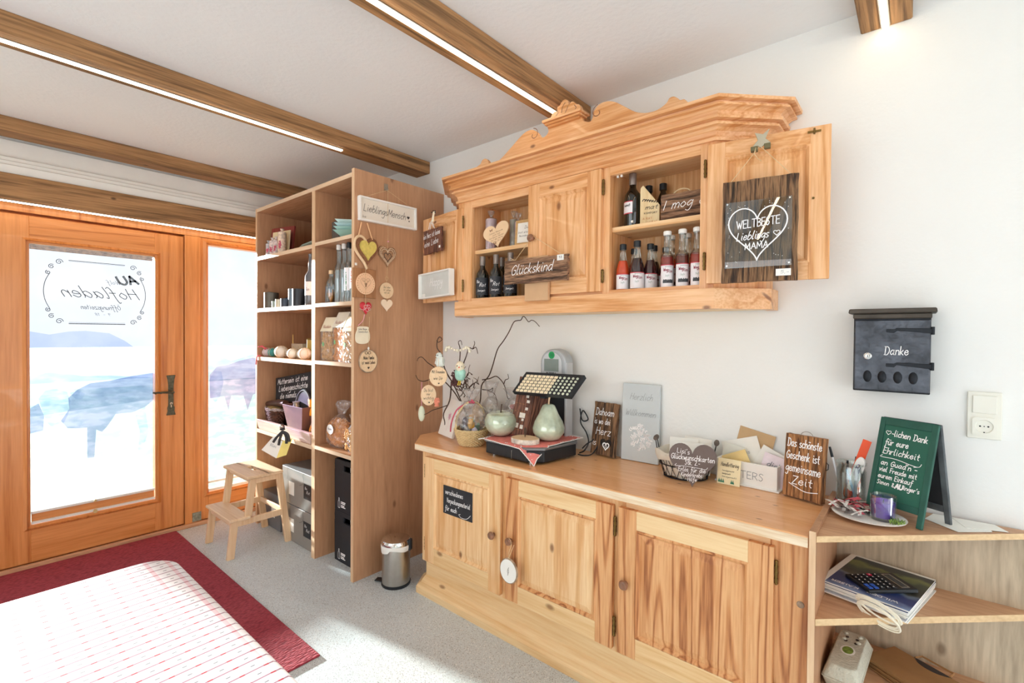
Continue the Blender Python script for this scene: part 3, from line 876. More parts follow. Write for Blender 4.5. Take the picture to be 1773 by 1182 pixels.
# ------------------------------------------------------------------ cabinet door leaf (local: hinge at x=0, front towards -y)
def leaf(parent, w_, h_, th=0.021, st=0.075, mats=('warm_z', 'warm_x', 'warm_z'), loc=(0, 0, 0), rotz=0.0, rb=None, name='door'):
    T = Matrix.Translation(loc) @ Matrix.Rotation(rotz, 4, 'Z')
    rb = rb or st
    def mk(nm, f, m, par, bev=0.0015):
        b = MB(); b.T = T; f(b)
        return obj(nm, b, m, par, bevel=bev, world=True)
    x0, x1, z0, z1 = st, w_ - st, rb, h_ - st
    def pan(b):
        e = 0.012; g = 0.04
        q = lambda ee, y: [(x0 + ee, y, z0 + ee), (x1 - ee, y, z0 + ee), (x1 - ee, y, z1 - ee), (x0 + ee, y, z1 - ee)]
        R_ = [(g, -th * 0.95), (e, -th * 0.62), (-0.006, -th * 0.62), (-0.006, -th * 0.38), (e, -th * 0.38), (g, -th * 0.05)]
        vs = []
        for ee, y in R_: vs += q(ee, y)
        fs = [(0, 1, 2, 3), tuple(len(vs) - 4 + k for k in range(4))] + [(4 * k + i, 4 * k + (i + 1) % 4, 4 * k + 4 + (i + 1) % 4, 4 * k + 4 + i) for k in range(5) for i in range(4)]
        b.add(vs, fs)
    d = mk(name, pan, M[mats[2]], parent, 0)
    mk('stile', lambda b: b.box((0, -th, 0), (st, 0, h_)), M[mats[0]], d)
    mk('stile', lambda b: b.box((w_ - st, -th, 0), (w_, 0, h_)), M[mats[0]], d)
    mk('rail', lambda b: b.box((st, -th, h_ - st), (w_ - st, 0, h_)), M[mats[1]], d)
    mk('rail', lambda b: b.box((st, -th, 0), (w_ - st, 0, rb)), M[mats[1]], d)
    for sg, ya in ((-1, -th), (1, 0)):
        def bead(b):
            yb = ya + sg * 0.004; yc = -th / 2
            o_ = 0.004; q = 0.013
            P0 = [(x0 - o_, z0 - o_), (x1 + o_, z0 - o_), (x1 + o_, z1 + o_), (x0 - o_, z1 + o_)]
            P1 = [(x0 + 0.002, z0 + 0.002), (x1 - 0.002, z0 + 0.002), (x1 - 0.002, z1 - 0.002), (x0 + 0.002, z1 - 0.002)]
            P2 = [(x0 + q, z0 + q), (x1 - q, z0 + q), (x1 - q, z1 - q), (x0 + q, z1 - q)]
            vs = [(p[0], ya, p[1]) for p in P0] + [(p[0], yb, p[1]) for p in P1] + [(p[0], yc + sg * th * 0.14, p[1]) for p in P2]
            fs = [[k * 4 + i, k * 4 + (i + 1) % 4, k * 4 + 4 + (i + 1) % 4, k * 4 + 4 + i] for k in (0, 1) for i in range(4)]
            b.add(vs, fs)
        mk('bead', bead, M[mats[0]], d, 0)
    return d, T

def hinge(parent, x, y, z0, z1):
    b = MB(); b.cyl((x, y, z0 + 0.008), (x, y, z1 - 0.008), 0.005, n=10)
    b.ball((x, y, z0 + 0.005), 0.006, 8).ball((x, y, z1 - 0.005), 0.006, 8)
    for k in (0.25, 0.5, 0.75): b.cyl((x, y, z0 + (z1 - z0) * k - 0.002), (x, y, z0 + (z1 - z0) * k + 0.002), 0.0062, n=10)
    return obj('hinge', b, M['brass'], parent, smooth=True, world=True)

def turned_knob(parent, x, y, z):
    b = MB(); b.T = Matrix.Translation((x, y, z)) @ Matrix.Rotation(PI / 2, 4, 'X')
    b.lathe([(0.0, -0.002), (0.010, 0), (0.008, 0.008), (0.009, 0.012), (0.017, 0.016), (0.019, 0.022), (0.016, 0.028), (0.011, 0.030), (0.009, 0.0285), (0, 0.0285)], n=18)
    return obj('knob', b, M['knob'], parent, smooth=True, world=True)

# ------------------------------------------------------------------ base cabinet
t = thing('base_cabinet', 'long low pine sideboard with three panelled doors', 'cabinet', (2.87, -0.25, 0))
b = MB()
BY = -0.458
b.box((1.955, BY + 0.02, 0.17), (1.975, -0.004, 0.784)).box((3.775, BY + 0.02, 0.17), (3.797, -0.004, 0.784))
b.box((1.975, -0.02, 0.17), (3.775, -0.004, 0.784)).box((1.975, BY + 0.02, 0.17), (3.775, -0.02, 0.19))
obj('carcass', b, M['pine_y'], t, world=True)
for x0, x1 in ((1.955, 2.03), (2.53, 2.60), (3.11, 3.185)): obj('face_stile', MB().box((x0, BY, 0.17), (x1, BY + 0.022, 0.784)), M['pine_z'], t, world=True)
b = MB(); b.box((3.69, BY, 0.17), (3.797, BY + 0.022, 0.784))
ws = obj('face_stile', b, M['red_pine_z'], t, world=True)
b = MB(); b.T = Matrix.Translation((3.777, BY - 0.001, 0.591)) @ Matrix.Rotation(PI / 2, 4, 'X'); b.lathe([(0.0, 0.002), (0.009, 0.002), (0.011, 0)], n=14)
obj('keyhole', b, M['bark'], ws, world=True)
for x0, x1 in ((2.03, 2.53), (2.60, 3.11), (3.185, 3.69)):
    for z0, z1 in ((0.74, 0.784), (0.17, 0.205)): obj('face_rail', MB().box((x0, BY, z0), (x1, BY + 0.022, z1)), M['pine_x'], t, world=True)
b = MB(); b.box((1.975, BY + 0.012, 0), (3.797, -0.004, 0.17))
obj('plinth', b, M['pale_pine_x'], t, world=True)
b = MB(); b.sweep([(3.797, BY + 0.012), (1.975, BY + 0.012), (1.93, BY + 0.08), (1.93, -0.004)][::-1], [(0, 0.0), (0.050, 0.0), (0.050, 0.035), (0.043, 0.045), (0.026, 0.055), (0.014, 0.075), (0.0, 0.09)])
obj('plinth_moulding', b, M['pale_pine_x'], t, world=True)
b = MB()
b.prism([(1.78, -0.004), (1.78, -0.335), (1.931, -0.497), (3.802, -0.497), (3.802, -0.004)], 2, 0.784, 0.821)
obj('worktop', b, M['warm_top'], t, bevel=0.004, seg=2, world=True)
obj('worn_edge', MB().prism([(1.935, -0.4975), (3.800, -0.4975), (3.800, -0.4990), (1.935, -0.4990)], 2, 0.788, 0.817), M['edge_worn'], t, world=True)
DM = ('pine_z', 'pine_x', 'pine_z')
d1, _ = leaf(t, 0.55, 0.568, loc=(1.998, BY - 0.001, 0.187), mats=('pine_z', 'pale_pine_x', 'pine_z'), rb=0.085)
turned_knob(d1, 2.509, BY - 0.021, 0.468); hinge(d1, 1.991, BY - 0.012, 0.636, 0.712); hinge(d1, 1.992, BY - 0.012, 0.237, 0.313)
d2, _ = leaf(t, 0.555, 0.568, loc=(2.583, BY - 0.001, 0.187), mats=('red_pine_z', 'pale_pine_x', 'pine_z'), rb=0.085)
turned_knob(d2, 2.618, BY - 0.021, 0.470); hinge(d2, 3.144, BY - 0.012, 0.633, 0.711); hinge(d2, 3.144, BY - 0.012, 0.236, 0.316)
d3, _ = leaf(t, 0.542, 0.568, loc=(3.163, BY - 0.001, 0.187), mats=('red_pine_z', 'pale_pine_x', 'red_pine_z'), rb=0.085)
turned_knob(d3, 3.197, BY - 0.021, 0.468); hinge(d3, 3.711, BY - 0.012, 0.635, 0.714); hinge(d3, 3.711, BY - 0.012, 0.236, 0.316)

# ------------------------------------------------------------------ wall cabinet
t = thing('wall_cabinet', 'pine wall cabinet with carved crest, cornice and open doors', 'cabinet', (2.73, -0.13, 1.525))
CY = -0.26
b = MB()
b.box((1.90, -0.018, 1.60), (3.56, -0.004, 2.17))
obj('back_panel', b, M['pine_z'], t, world=True)
plan = [(1.87, -0.004), (1.87, -0.11), (2.02, CY), (3.44, CY), (3.59, -0.11), (3.59, -0.004)]
plan = [(1.89, -0.004), (1.89, -0.10), (2.03, CY + 0.02), (3.43, CY + 0.02), (3.57, -0.10), (3.57, -0.004)]
obj('bottom_board', MB().prism(plan, 2, 1.598, 1.618), M['pine_x'], t, world=True)
obj('top_board', MB().prism(plan, 2, 2.155, 2.175), M['pine_x'], t, world=True)
for P in ([(1.87, -0.004), (1.87, -0.11), (1.885, -0.104), (1.885, -0.004)], [(1.87, -0.11), (2.02, CY), (2.03, CY + 0.018), (1.885, -0.104)],
          [(3.59, -0.004), (3.59, -0.11), (3.575, -0.104), (3.575, -0.004)], [(3.59, -0.11), (3.44, CY), (3.43, CY + 0.018), (3.575, -0.104)]):
    obj('side', MB().prism(P, 2, 1.600, 2.172), M['warm_z'], t, world=True)
for x0, x1 in ((2.108, 2.126), (2.968, 2.988), (3.392, 3.41)):
    obj('partition', MB().box((x0, CY + 0.022, 1.618), (x1, -0.018, 2.155)), M['warm_z'], t, world=True)
for x0, x1 in ((2.02, 2.128), (2.955, 2.990), (3.385, 3.44)): obj('face_stile', MB().box((x0, CY, 1.60), (x1, CY + 0.02, 2.172)), M['warm_z'], t, world=True, bevel=0.001)
for x0, x1 in ((2.128, 2.955), (2.990, 3.385)):
    for z0, z1 in ((2.128, 2.172), (1.60, 1.622)): obj('face_rail', MB().box((x0, CY, z0), (x1, CY + 0.02, z1)), M['warm_x'], t, world=True)
obj('shelf_board', MB().box((2.126, -0.232, 1.872), (2.968, -0.018, 1.892)), M['pine_x'], t, world=True)
obj('shelf_board', MB().box((2.988, -0.232, 1.882), (3.392, -0.018, 1.903)), M['pine_x'], t, world=True)
# cornice and base moulding run round the canted front (right hand side of travel is outwards)
path = [(3.59, -0.004), (3.59, -0.11), (3.44, CY), (2.02, CY), (1.87, -0.11), (1.87, -0.004)]
prof = [(0, 2.166), (0.014, 2.166), (0.016, 2.177), (0.005, 2.180), (0.005, 2.188), (0.010, 2.202), (0.022, 2.213), (0.040, 2.217), (0.040, 2.226), (0.030, 2.228), (0.030, 2.234), (0.052, 2.236), (0.054, 2.247), (0.046, 2.250), (0.048, 2.262), (0.062, 2.270), (0.078, 2.272), (0.078, 2.280), (0.068, 2.282), (0.070, 2.288), (0.094, 2.289), (0.096, 2.300), (0, 2.300)]
b = MB(); b.sweep(path, [(-o if False else o, z) for o, z in prof])
cx = sum(v[1] for v in b.v) / len(b.v)
if min(v[1] for v in b.v) > CY - 0.05:      # make sure the profile points outwards
    b = MB(); b.sweep(path, [(-o, z) for o, z in prof])
cor = obj('cornice', b, M['warm_x'], t, world=True)
obj('cornice_top', MB().prism([(1.80, -0.004), (1.80, -0.13), (2.00, -0.33), (3.46, -0.33), (3.66, -0.13), (3.66, -0.004)], 2, 2.292, 2.2995), M['warm_x'], cor, world=True)
prof = [(-0.02, 1.605), (0.004, 1.605), (0.006, 1.594), (0.014, 1.590), (0.018, 1.580), (0.030, 1.575), (0.034, 1.568), (0.034, 1.546), (0.028, 1.541), (0.028, 1.534), (0.018, 1.526), (-0.02, 1.526)]
b = MB(); b.sweep(path, prof)
if min(v[1] for v in b.v) > CY - 0.02:
    b = MB(); b.sweep(path, [(-o, z) for o, z in prof])
bm_ = obj('base_moulding', b, M['warm_x'], t, world=True)
obj('underside', MB().prism([(1.875, -0.006), (1.875, -0.115), (2.015, CY + 0.005), (3.445, CY + 0.005), (3.585, -0.115), (3.585, -0.006)], 2, 1.529, 1.597), M['pale_pine_x'], bm_, world=True)
# crest: scrolled fretwork board standing on the cornice
cr_ = [(2.20, 2.298), (2.21, 2.321), (2.239, 2.332), (2.254, 2.350), (2.278, 2.352), (2.299, 2.333), (2.307, 2.317), (2.354, 2.317), (2.39, 2.329), (2.444, 2.361), (2.504, 2.399), (2.546, 2.42), (2.587, 2.421), (2.62, 2.401), (2.64, 2.373), (2.656, 2.366), (2.675, 2.371), (2.687, 2.386), (2.683, 2.402)]
cr2 = [(2.873, 2.402), (2.880, 2.384), (2.894, 2.376), (2.915, 2.369), (2.928, 2.384), (2.934, 2.411), (2.961, 2.432), (2.993, 2.434), (3.020, 2.427), (3.048, 2.412), (3.093, 2.378), (3.131, 2.35), (3.173, 2.333), (3.215, 2.328), (3.243, 2.334), (3.266, 2.346), (3.277, 2.361), (3.294, 2.362), (3.31, 2.351), (3.321, 2.34), (3.337, 2.338), (3.353, 2.319), (3.36, 2.298)]
crest = obj('crest_board', MB().prism(crom(cr_, 3) + crom(cr2, 3), 1, -0.312, -0.292), M['warm_x'], t, world=True, bevel=0.0015)
b = MB()
sweepcap = [(0.010, 2.398), (0.014, 2.404), (0.020, 2.410), (0.020, 2.416), (0.030, 2.420), (0.030, 2.428), (-0.02, 2.428), (-0.02, 2.398)]
b.box((2.672, -0.345, 2.418), (2.884, -0.262, 2.430)).box((2.680, -0.335, 2.408), (2.876, -0.270, 2.418)).box((2.690, -0.325, 2.398), (2.866, -0.280, 2.408))
obj('crest_cap', b, M['warm_x'], crest, world=True, bevel=0.002)
orn = [(2.702, 2.430), (2.705, 2.453), (2.72, 2.467), (2.739, 2.466), (2.739, 2.483), (2.752, 2.488), (2.765, 2.502), (2.783, 2.507), (2.800, 2.494), (2.803, 2.473), (2.815, 2.485), (2.830, 2.482), (2.843, 2.468), (2.860, 2.460), (2.869, 2.442), (2.866, 2.430)]
orna = obj('crest_ornament', MB().prism(crom(orn, 3), 1, -0.315, -0.295), M['warm_x'], crest, world=True, bevel=0.0015)
b = MB()
mf = lambda u, v: (u, -0.3135, v)
for cx_, cz_, sg in ((2.600, 2.392, 1), (2.955, 2.400, -1)):
    P = [(cx_ + sg * rr * math.cos(a), cz_ + rr * math.sin(a)) for a, rr in ((2.6 + k * 0.35, 0.006 + 0.0017 * k) for k in range(16))]
    ribbon(b, crom(P, 2), 0.0035, mf)
obj('carved_scroll', b, M['knob'], crest, world=True)
b = MB(); mf = lambda u, v: (u, -0.3165, v)
for P in ([(2.725, 2.44), (2.745, 2.455), (2.740, 2.468)], [(2.765, 2.45), (2.770, 2.475), (2.785, 2.49)], [(2.80, 2.47), (2.79, 2.45), (2.775, 2.436)], [(2.835, 2.465), (2.845, 2.45), (2.83, 2.44)]):
    ribbon(b, crom(P, 4), 0.003, mf)
obj('carved_line', b, M['knob'], orna, world=True)
LW = ('warm_z', 'warm_x', 'warm_z')
aL = math.radians(172.4)
dl, TL = leaf(t, 0.415, 0.522, loc=(2.058, -0.268, 1.616), rotz=aL, st=0.062)
dm, _ = leaf(t, 0.412, 0.545, loc=(2.545, CY - 0.001, 1.617), st=0.07)
turned_knob(dm, 2.577, CY - 0.022, 1.898)
hinge(dm, 2.962, CY - 0.010, 1.655, 1.715); hinge(dm, 2.962, CY - 0.010, 2.045, 2.115)
hinge(dl, 2.069, -0.272, 1.66, 1.73); hinge(dl, 2.069, -0.272, 2.02, 2.09)
aR = math.radians(10.5)
dr, TR = leaf(t, 0.395, 0.528, loc=(3.415, -0.262, 1.622), rotz=aR, st=0.062)
hinge(dr, 3.407, -0.272, 1.675, 1.745); hinge(dr, 3.407, -0.272, 2.03, 2.10)
b = MB(); b.T = TR
b.box((0.325, -0.026, 0.506), (0.365, -0.0212, 0.512)).cyl((0.345, -0.025, 0.50), (0.345, -0.025, 0.52), 0.003)
b.cyl((0.345, -0.024, 0.28), (0.345, -0.0212, 0.28), 0.004)
obj('catch', b, M['brass'], dr, world=True)

# ------------------------------------------------------------------ open corner shelf
t = thing('corner_shelf', 'low open triangular oak corner shelf at the end of the sideboard', 'shelf', (3.95, -0.2, 0))
edged('side_panel', (3.8035, -0.500, 0), (3.821, -0.004, 0.841), M['oak'], M['oak_edge'], parent=t)
obj('back_panel', MB().box((3.821, -0.014, 0), (4.312, -0.003, 0.81)), wood('pale_oak_laminate', '#8f7e68', '#c9b79c', 2, 5, 0.10, 0.45, ring=0.25, fibre=0.5, mid='#ad9b82', knots=1.3, knotcol='#7a6650'), t, world=True)
M['cs_edge'] = wood('corner_edging', '#b58f64', '#d8b88a', 0, 8, 0.06, 0.5, ring=0.2)
for z, th in ((0.828, 0.018), (0.58, 0.020), (0.315, 0.018), (0.08, 0.018)):
    P = [(3.821, -0.496), (4.312, -0.036), (4.312, -0.014), (3.821, -0.014)]
    o = obj('shelf_board', MB().prism(P, 2, z - th, z), M['oak_x'], t, world=True)
    d = Vector((4.312 - 3.821, 0.46)).normalized(); n = Vector((d.y, -d.x)) * 0.0015
    Q = [(3.821, -0.496), (4.312, -0.036), (4.312 + n.x, -0.036 + n.y), (3.821 + n.x, -0.496 + n.y)]
    obj('edging', MB().prism(Q, 2, z - th, z), M['cs_edge'], o, world=True)

# ------------------------------------------------------------------ rug, table
t = thing('rug', 'long dark red woven runner in front of the door', 'rug', (1.04, -1.8, 0))
b = MB(); b.box((0.026, -2.42, 0), (2.055, -1.108, 0.009))
obj('pile', b, M['rug'], t, world=True, bevel=0.003)
def rrect(x0, y0, x1, y1, r, n=8):
    P = []
    for cx_, cy_, a0 in ((x1 - r, y1 - r, 0), (x0 + r, y1 - r, PI / 2), (x0 + r, y0 + r, PI), (x1 - r, y0 + r, 3 * PI / 2)):
        for k in range(n + 1):
            a = a0 + PI / 2 * k / n
            P.append((cx_ + r * math.cos(a), cy_ + r * math.sin(a)))
    return P
t = thing('table', 'wooden table under the checked cloth in the shop middle', 'table', (2.95, -2.3, 0))
obj('tabletop', MB().prism(rrect(2.345, -2.86, 3.57, -1.748, 0.07), 2, 0.718, 0.742), M['stool'], t, world=True, bevel=0.003)
for x, y in ((2.47, -1.88), (3.45, -1.88), (2.47, -2.74), (3.45, -2.74)):
    obj('leg', MB().box((x - 0.025, y - 0.025, 0), (x + 0.025, y + 0.025, 0.718)), M['stool_z'], t, world=True, bevel=0.003)
t = thing('tablecloth', 'white oilcloth with rose stripes and dark red dashes spread over the table', 'tablecloth', (2.95, -2.3, 0.742))
b = MB()
rings = [(2.36, -2.845, 3.555, -1.763, 0.06, 0.7515), (2.338, -2.867, 3.577, -1.741, 0.075, 0.7505), (2.331, -2.874, 3.584, -1.734, 0.08, 0.746), (2.329, -2.876, 3.586, -1.732, 0.081, 0.737), (2.332, -2.873, 3.583, -1.735, 0.081, 0.728)]
n_ = 36
vs = []; fs = []
for (x0, y0, x1, y1, r, z) in rings:
    vs += [(x, y, z) for x, y in rrect(x0, y0, x1, y1, r)]
fs.append(list(range(n_)))
for k in range(len(rings) - 1):
    for i in range(n_): fs.append([k * n_ + i, k * n_ + (i + 1) % n_, (k + 1) * n_ + (i + 1) % n_, (k + 1) * n_ + i])
b.add(vs, fs)
obj('cloth', b, M['cloth'], t, world=True, smooth=True)

# ------------------------------------------------------------------ step stool
t = thing('step_stool', 'unpainted two-step wooden stool with a hand slot standing by the shelf', 'step stool', (0.57, -0.82, 0))
b = MB()
tx0, tx1, ty0, ty1 = 0.375, 0.795, -0.925, -0.70
b.box((tx0, ty0, 0.482), (tx1, -0.835, 0.5)).box((tx0, -0.795, 0.482), (tx1, ty1, 0.5)).box((tx0, -0.835, 0.482), (0.53, -0.795, 0.5)).box((0.65, -0.835, 0.482), (tx1, -0.795, 0.5))
obj('top_step', b, M['stool'], t, world=True, bevel=0.004)
obj('lower_step', MB().box((tx0 - 0.01, -1.03, 0.232), (tx1, -0.905, 0.25)), M['stool'], t, world=True, bevel=0.004)
def bar(a, c, w_, d_):
    """straight bar with a w x d section between two points"""
    b = MB(); a = Vector(a); c = Vector(c)
    vs = []
    for p in (a, c):
        for sx, sy in ((-1, -1), (1, -1), (1, 1), (-1, 1)): vs.append((p.x + sx * w_ / 2, p.y + sy * d_ / 2, p.z))
    return b.add(vs, [(0, 1, 5, 4), (1, 2, 6, 5), (2, 3, 7, 6), (3, 0, 4, 7), (4, 5, 6, 7), (3, 2, 1, 0)])
for sx in (0.40, 0.77):
    s_ = -1 if sx < 0.5 else 1
    obj('leg', bar((sx + s_ * 0.0, -0.655, 0), (sx, -0.72, 0.482), 0.024, 0.042), M['stool_z'], t, world=True, bevel=0.002)
    obj('leg', bar((sx, -0.915, 0.24), (sx, -0.885, 0.482), 0.024, 0.042), M['stool_z'], t, world=True, bevel=0.002)
    obj('leg', bar((sx + s_ * 0.002, -1.02, 0), (sx, -0.995, 0.232), 0.024, 0.042), M['stool_z'], t, world=True, bevel=0.002)
    b = MB(); b.T = Matrix.Translation((sx, 0, 0))
    b.prism([(-1.01, 0.195), (-0.675, 0.195), (-0.69, 0.235), (-1.005, 0.232)], 0, -0.010, 0.010)
    obj('side_rail', b, M['stool_z'], t, world=True, bevel=0.002)
    b = MB(); b.box((sx - 0.009, -0.885, 0.445), (sx + 0.009, -0.72, 0.482)); obj('side_rail', b, M['stool_z'], t, world=True, bevel=0.002)
b = MB(); b.box((0.40, -0.895, 0.450), (0.77, -0.882, 0.482)); obj('cross_rail', b, M['stool'], t, world=True, bevel=0.002)
b = MB(); b.box((0.40, -1.012, 0.200), (0.77, -1.0, 0.232)); obj('cross_rail', b, M['stool'], t, world=True, bevel=0.002)
b = MB(); b.box((0.40, -0.692, 0.20), (0.77, -0.68, 0.235)); obj('cross_rail', b, M['stool'], t, world=True, bevel=0.002)

# ------------------------------------------------------------------ pedal bin
t = thing('pedal_bin', 'small round steel pedal bin with a white liner under the lid', 'bin', (1.785, -0.51, 0), (0, 0, math.radians(-62)))
b = MB(); b.lathe([(0.078, 0.014), (0.0785, 0.02), (0.0785, 0.225), (0.076, 0.228)], n=40)
obj('body', b, M['steel'], t, smooth=True)
b = MB(); b.lathe([(0.080, 0), (0.082, 0.004), (0.082, 0.014), (0.079, 0.016)], n=40); obj('base_ring', b, M['black'], t, smooth=True)
b = MB(); b.lathe([(0.082, 0.232), (0.083, 0.246), (0.076, 0.258), (0.05, 0.266), (0, 0.269)], n=40); obj('lid', b, M['chrome'], t, smooth=True)
b = MB(); rd = random.Random(3)
pr = []
vs = []; fs = []
for j, (r, z) in enumerate(((0.080, 0.236), (0.084, 0.230), (0.0835, 0.218), (0.0815, 0.208))):
    for i in range(40):
        a = 2 * PI * i / 40
        k = 0.006 * math.sin(a * 3 + 1) * (j / 3) if j else 0
        vs.append((r * math.cos(a), r * math.sin(a), z + k * 1.2 - (0.012 if (i > 26 and j == 3) else 0)))
for j in range(3):
    for i in range(40): fs.append([j * 40 + i, j * 40 + (i + 1) % 40, (j + 1) * 40 + (i + 1) % 40, (j + 1) * 40 + i])
b.add(vs, fs); obj('liner', b, M['white'], t, smooth=True)
b = MB(); b.box((-0.02, -0.125, 0.006), (0.02, -0.078, 0.012)); obj('pedal', b, M['black'], t, bevel=0.002)
b = MB(); b.box((-0.014, 0.078, 0.20), (0.014, 0.094, 0.262)); obj('hinge', b, M['black'], t, bevel=0.003)

# ================================================================== hand-lettered boards and hangings
def board(name, label, cat, loc, rotz, tilt, w_, h_, th, m, lines=(), ink='paint', t_=0.0022, jag=0.0025, seed=1, extra=None, n=8, rot_y=0.0, slant=0.12, group=None, hx=0.0):
    """board standing on its lower edge at loc; top leans back by tilt"""
    t = thing(name, label, cat, loc, (tilt, rot_y, rotz), group)
    b = MB()
    b.prism(rough_rect(w_, h_, jag, n, seed) if jag else [(-w_ / 2, 0), (w_ / 2, 0), (w_ / 2, h_), (-w_ / 2, h_)], 1, -th, 0)
    o = obj('board', b, m, t, bevel=0.0012)
    if lines or extra:
        b = MB()
        mf = flat(-th - 0.0008)
        for L in lines:
            tx, x, y, wd, h = L[:5]
            write(b, tx, x, y, wd, h, L[5] if len(L) > 5 else t_, mf, slant, L[6] if len(L) > 6 else 0.0)
        if extra: extra(b, mf)
        obj('lettering', b, M[ink], t)
    return t

R = math.radians
# --- on the right-hand open cabinet door
def welt(b, mf): pass
tw = board('wooden_sign', 'dark weathered board with clear acrylic heart sign hanging on the open right cabinet door', 'sign', (3.603, -0.285, 1.615), R(9), 0, 0.243, 0.368, 0.018, M['rustic_z'], jag=0.003, n=12, seed=4)
b = MB(); b.box((-0.108, -0.030, 0.052), (0.102, -0.027, 0.288))
ac = obj('acrylic_plate', b, M['acrylic'], tw)
b = MB(); mf = flat(-0.0315)
ribbon(b, heartpts(0.185, 0.188, -0.004, 0.168, 60), 0.0042, mf, closed=True)
write(b, 'WELTBESTE', -0.070, 0.190, 0.135, 0.0165, 0.0028, mf, 0.02, 0.06)
write(b, 'Lieblings', -0.070, 0.148, 0.100, 0.016, 0.0026, mf, 0.3, 0.05)
ribbon(b, heartpts(0.020, 0.018, 0.057, 0.165, 20), 0.0022, mf, closed=True)
write(b, 'MAMA', -0.042, 0.115, 0.072, 0.013, 0.0028, mf, 0.02, 0.05)
rd = random.Random(5)
hp_ = heartpts(0.185, 0.188, -0.004, 0.168, 60)
for k in range(60):
    x, z = rd.uniform(-0.10, 0.094), rd.uniform(0.06, 0.28)
    if abs(x) > 0.085 or z > 0.25 or (z < 0.12 and abs(x) > 0.04):
        b.add([mf(x - .001, z - .001), mf(x + .001, z - .001), mf(x + .001, z + .001), mf(x - .001, z + .001)], [(0, 1, 2, 3)])
obj('lettering', b, M['paint'], ac)
b = MB()
for x, z in ((-0.101, 0.282), (0.095, 0.282), (-0.101, 0.060), (0.095, 0.060)): b.cyl((x, -0.034, z), (x, -0.016, z), 0.003)
obj('stud', b, M['chrome'], ac, smooth=True)
b = MB(); b.box((0.055, -0.0195, 0.018), (0.101, -0.0185, 0.042)); o = obj('price_sticker', b, M['white'], tw)
b = MB(); write(b, '3 5,-', 0.060, 0.026, 0.034, 0.006, 0.001, flat(-0.0200)); obj('lettering', b, M['grey_ink'], o)
b = MB()
b.tube([(-0.095, -0.010, 0.366), (-0.002, -0.016, 0.478)], 0.0012, 6).tube([(0.098, -0.010, 0.366), (0.002, -0.016, 0.478)], 0.0012, 6)
b.tube([(-0.012, -0.018, 0.478), (-0.018, -0.02, 0.455), (-0.006, -0.02, 0.435), (0.006, -0.02, 0.425)], 0.0012, 6)
obj('hanging_string', b, M['string'], tw)
# small x-shaped felt clip holding it
t = thing('star_clip', 'small grey-beige star-shaped clip on the top edge of the open right cabinet door', 'clip', (3.603, -0.268, 2.08), (0, 0, R(9)))
P = [(-0.028, -0.014), (-0.012, -0.012), (0, -0.020), (0.012, -0.010), (0.030, -0.006), (0.014, 0.010), (0.026, 0.042), (0.006, 0.026), (-0.020, 0.036), (-0.010, 0.008)]
obj('star', MB().prism([(x, z + 0.03) for x, z in P], 1, -0.030, -0.022), mat('grey_beige', '#b5ad97', 0.7), t, bevel=0.001)
obj('clip_jaw', MB().box((-0.032, -0.036, 0.0), (-0.010, -0.016, 0.016)).box((0.010, -0.032, 0.004), (0.030, -0.016, 0.022)), mat('olive_metal', '#6d6648', 0.5, 0.4), t, bevel=0.001)

# --- on the left-hand open cabinet door
aLL = R(-7.6)
t = board('wooden_sign', 'small dark bark-edged board about love hanging on the open left cabinet door', 'sign', (1.812, -0.262, 1.905), aLL, 0, 0.205, 0.150, 0.014, M['rustic_red'],
          [('ein Herz ist keine', -0.094, 0.098, 0.180, 0.017, 0.0024, 0.03), ('eine Liebe', -0.084, 0.047, 0.150, 0.020, 0.0026, 0.05)], jag=0.010, n=6, seed=9)
t.rotation_euler = (0, R(-3), aLL)
obj('price_sticker', MB().box((0.072, -0.0160, 0.020), (0.088, -0.0150, 0.034)), M['white'], t)
b = MB(); b.tube([(-0.028, -0.008, 0.146), (-0.004, -0.015, 0.195), (0.004, -0.015, 0.195), (0.024, -0.008, 0.146)], 0.002, 6)
b.tube([(-0.03, -0.016, 0.15), (-0.012, -0.02, 0.185), (0.012, -0.02, 0.178), (0.026, -0.018, 0.148)], 0.0018, 6)
obj('hanging_string', b, M['white'], t)
t = thing('giraffe_clip', 'tiny cream animal-shaped clip with black tips on the open left cabinet door', 'clip', (1.815, -0.262, 2.095), (0, 0, aLL))
b = MB(); b.tube([(-0.006, -0.012, 0), (0, -0.012, 0.025), (0.006, -0.012, 0.048)], [0.009, 0.007, 0.006], 10).ball((0.010, -0.012, 0.05), (0.012, 0.008, 0.009), 10)
obj('body', b, M['cream'], t, smooth=True)
b = MB()
for x, z in ((-0.012, 0.056), (0.004, 0.062), (0.022, 0.058), (0.024, 0.048)): b.ball((x, -0.014, z), 0.004, 8)
obj('tip', b, M['black'], t, smooth=True)
def box_frame(t, w_, h_, dp, rim, mf_, mb_, back=None):
    b = MB()
    b.box((-w_ / 2, -dp, 0), (w_ / 2, 0, rim)).box((-w_ / 2, -dp, h_ - rim), (w_ / 2, 0, h_)).box((-w_ / 2, -dp, rim), (-w_ / 2 + rim, 0, h_ - rim)).box((w_ / 2 - rim, -dp, rim), (w_ / 2, 0, h_ - rim))
    obj('frame', b, mf_, t, bevel=0.0012)
    return obj('backing', MB().box((-w_ / 2 + rim, -dp * 0.45, rim), (w_ / 2 - rim, -0.001, h_ - rim)), mb_, t)
t = thing('framed_sign', 'white box frame with pale grey ground lettered Happy below the small dark board', 'sign', (1.848, -0.262, 1.640), (0, R(-1.5), aLL))
box_frame(t, 0.335, 0.152, 0.034, 0.008, M['white'], mat('pale_grey_paint', '#d3d6d2', 0.6))
b = MB(); write(b, 'Happy', -0.065, 0.070, 0.13, 0.028, 0.0032, flat(-0.0162), 0.25)
obj('lettering', b, M['paint'], t)
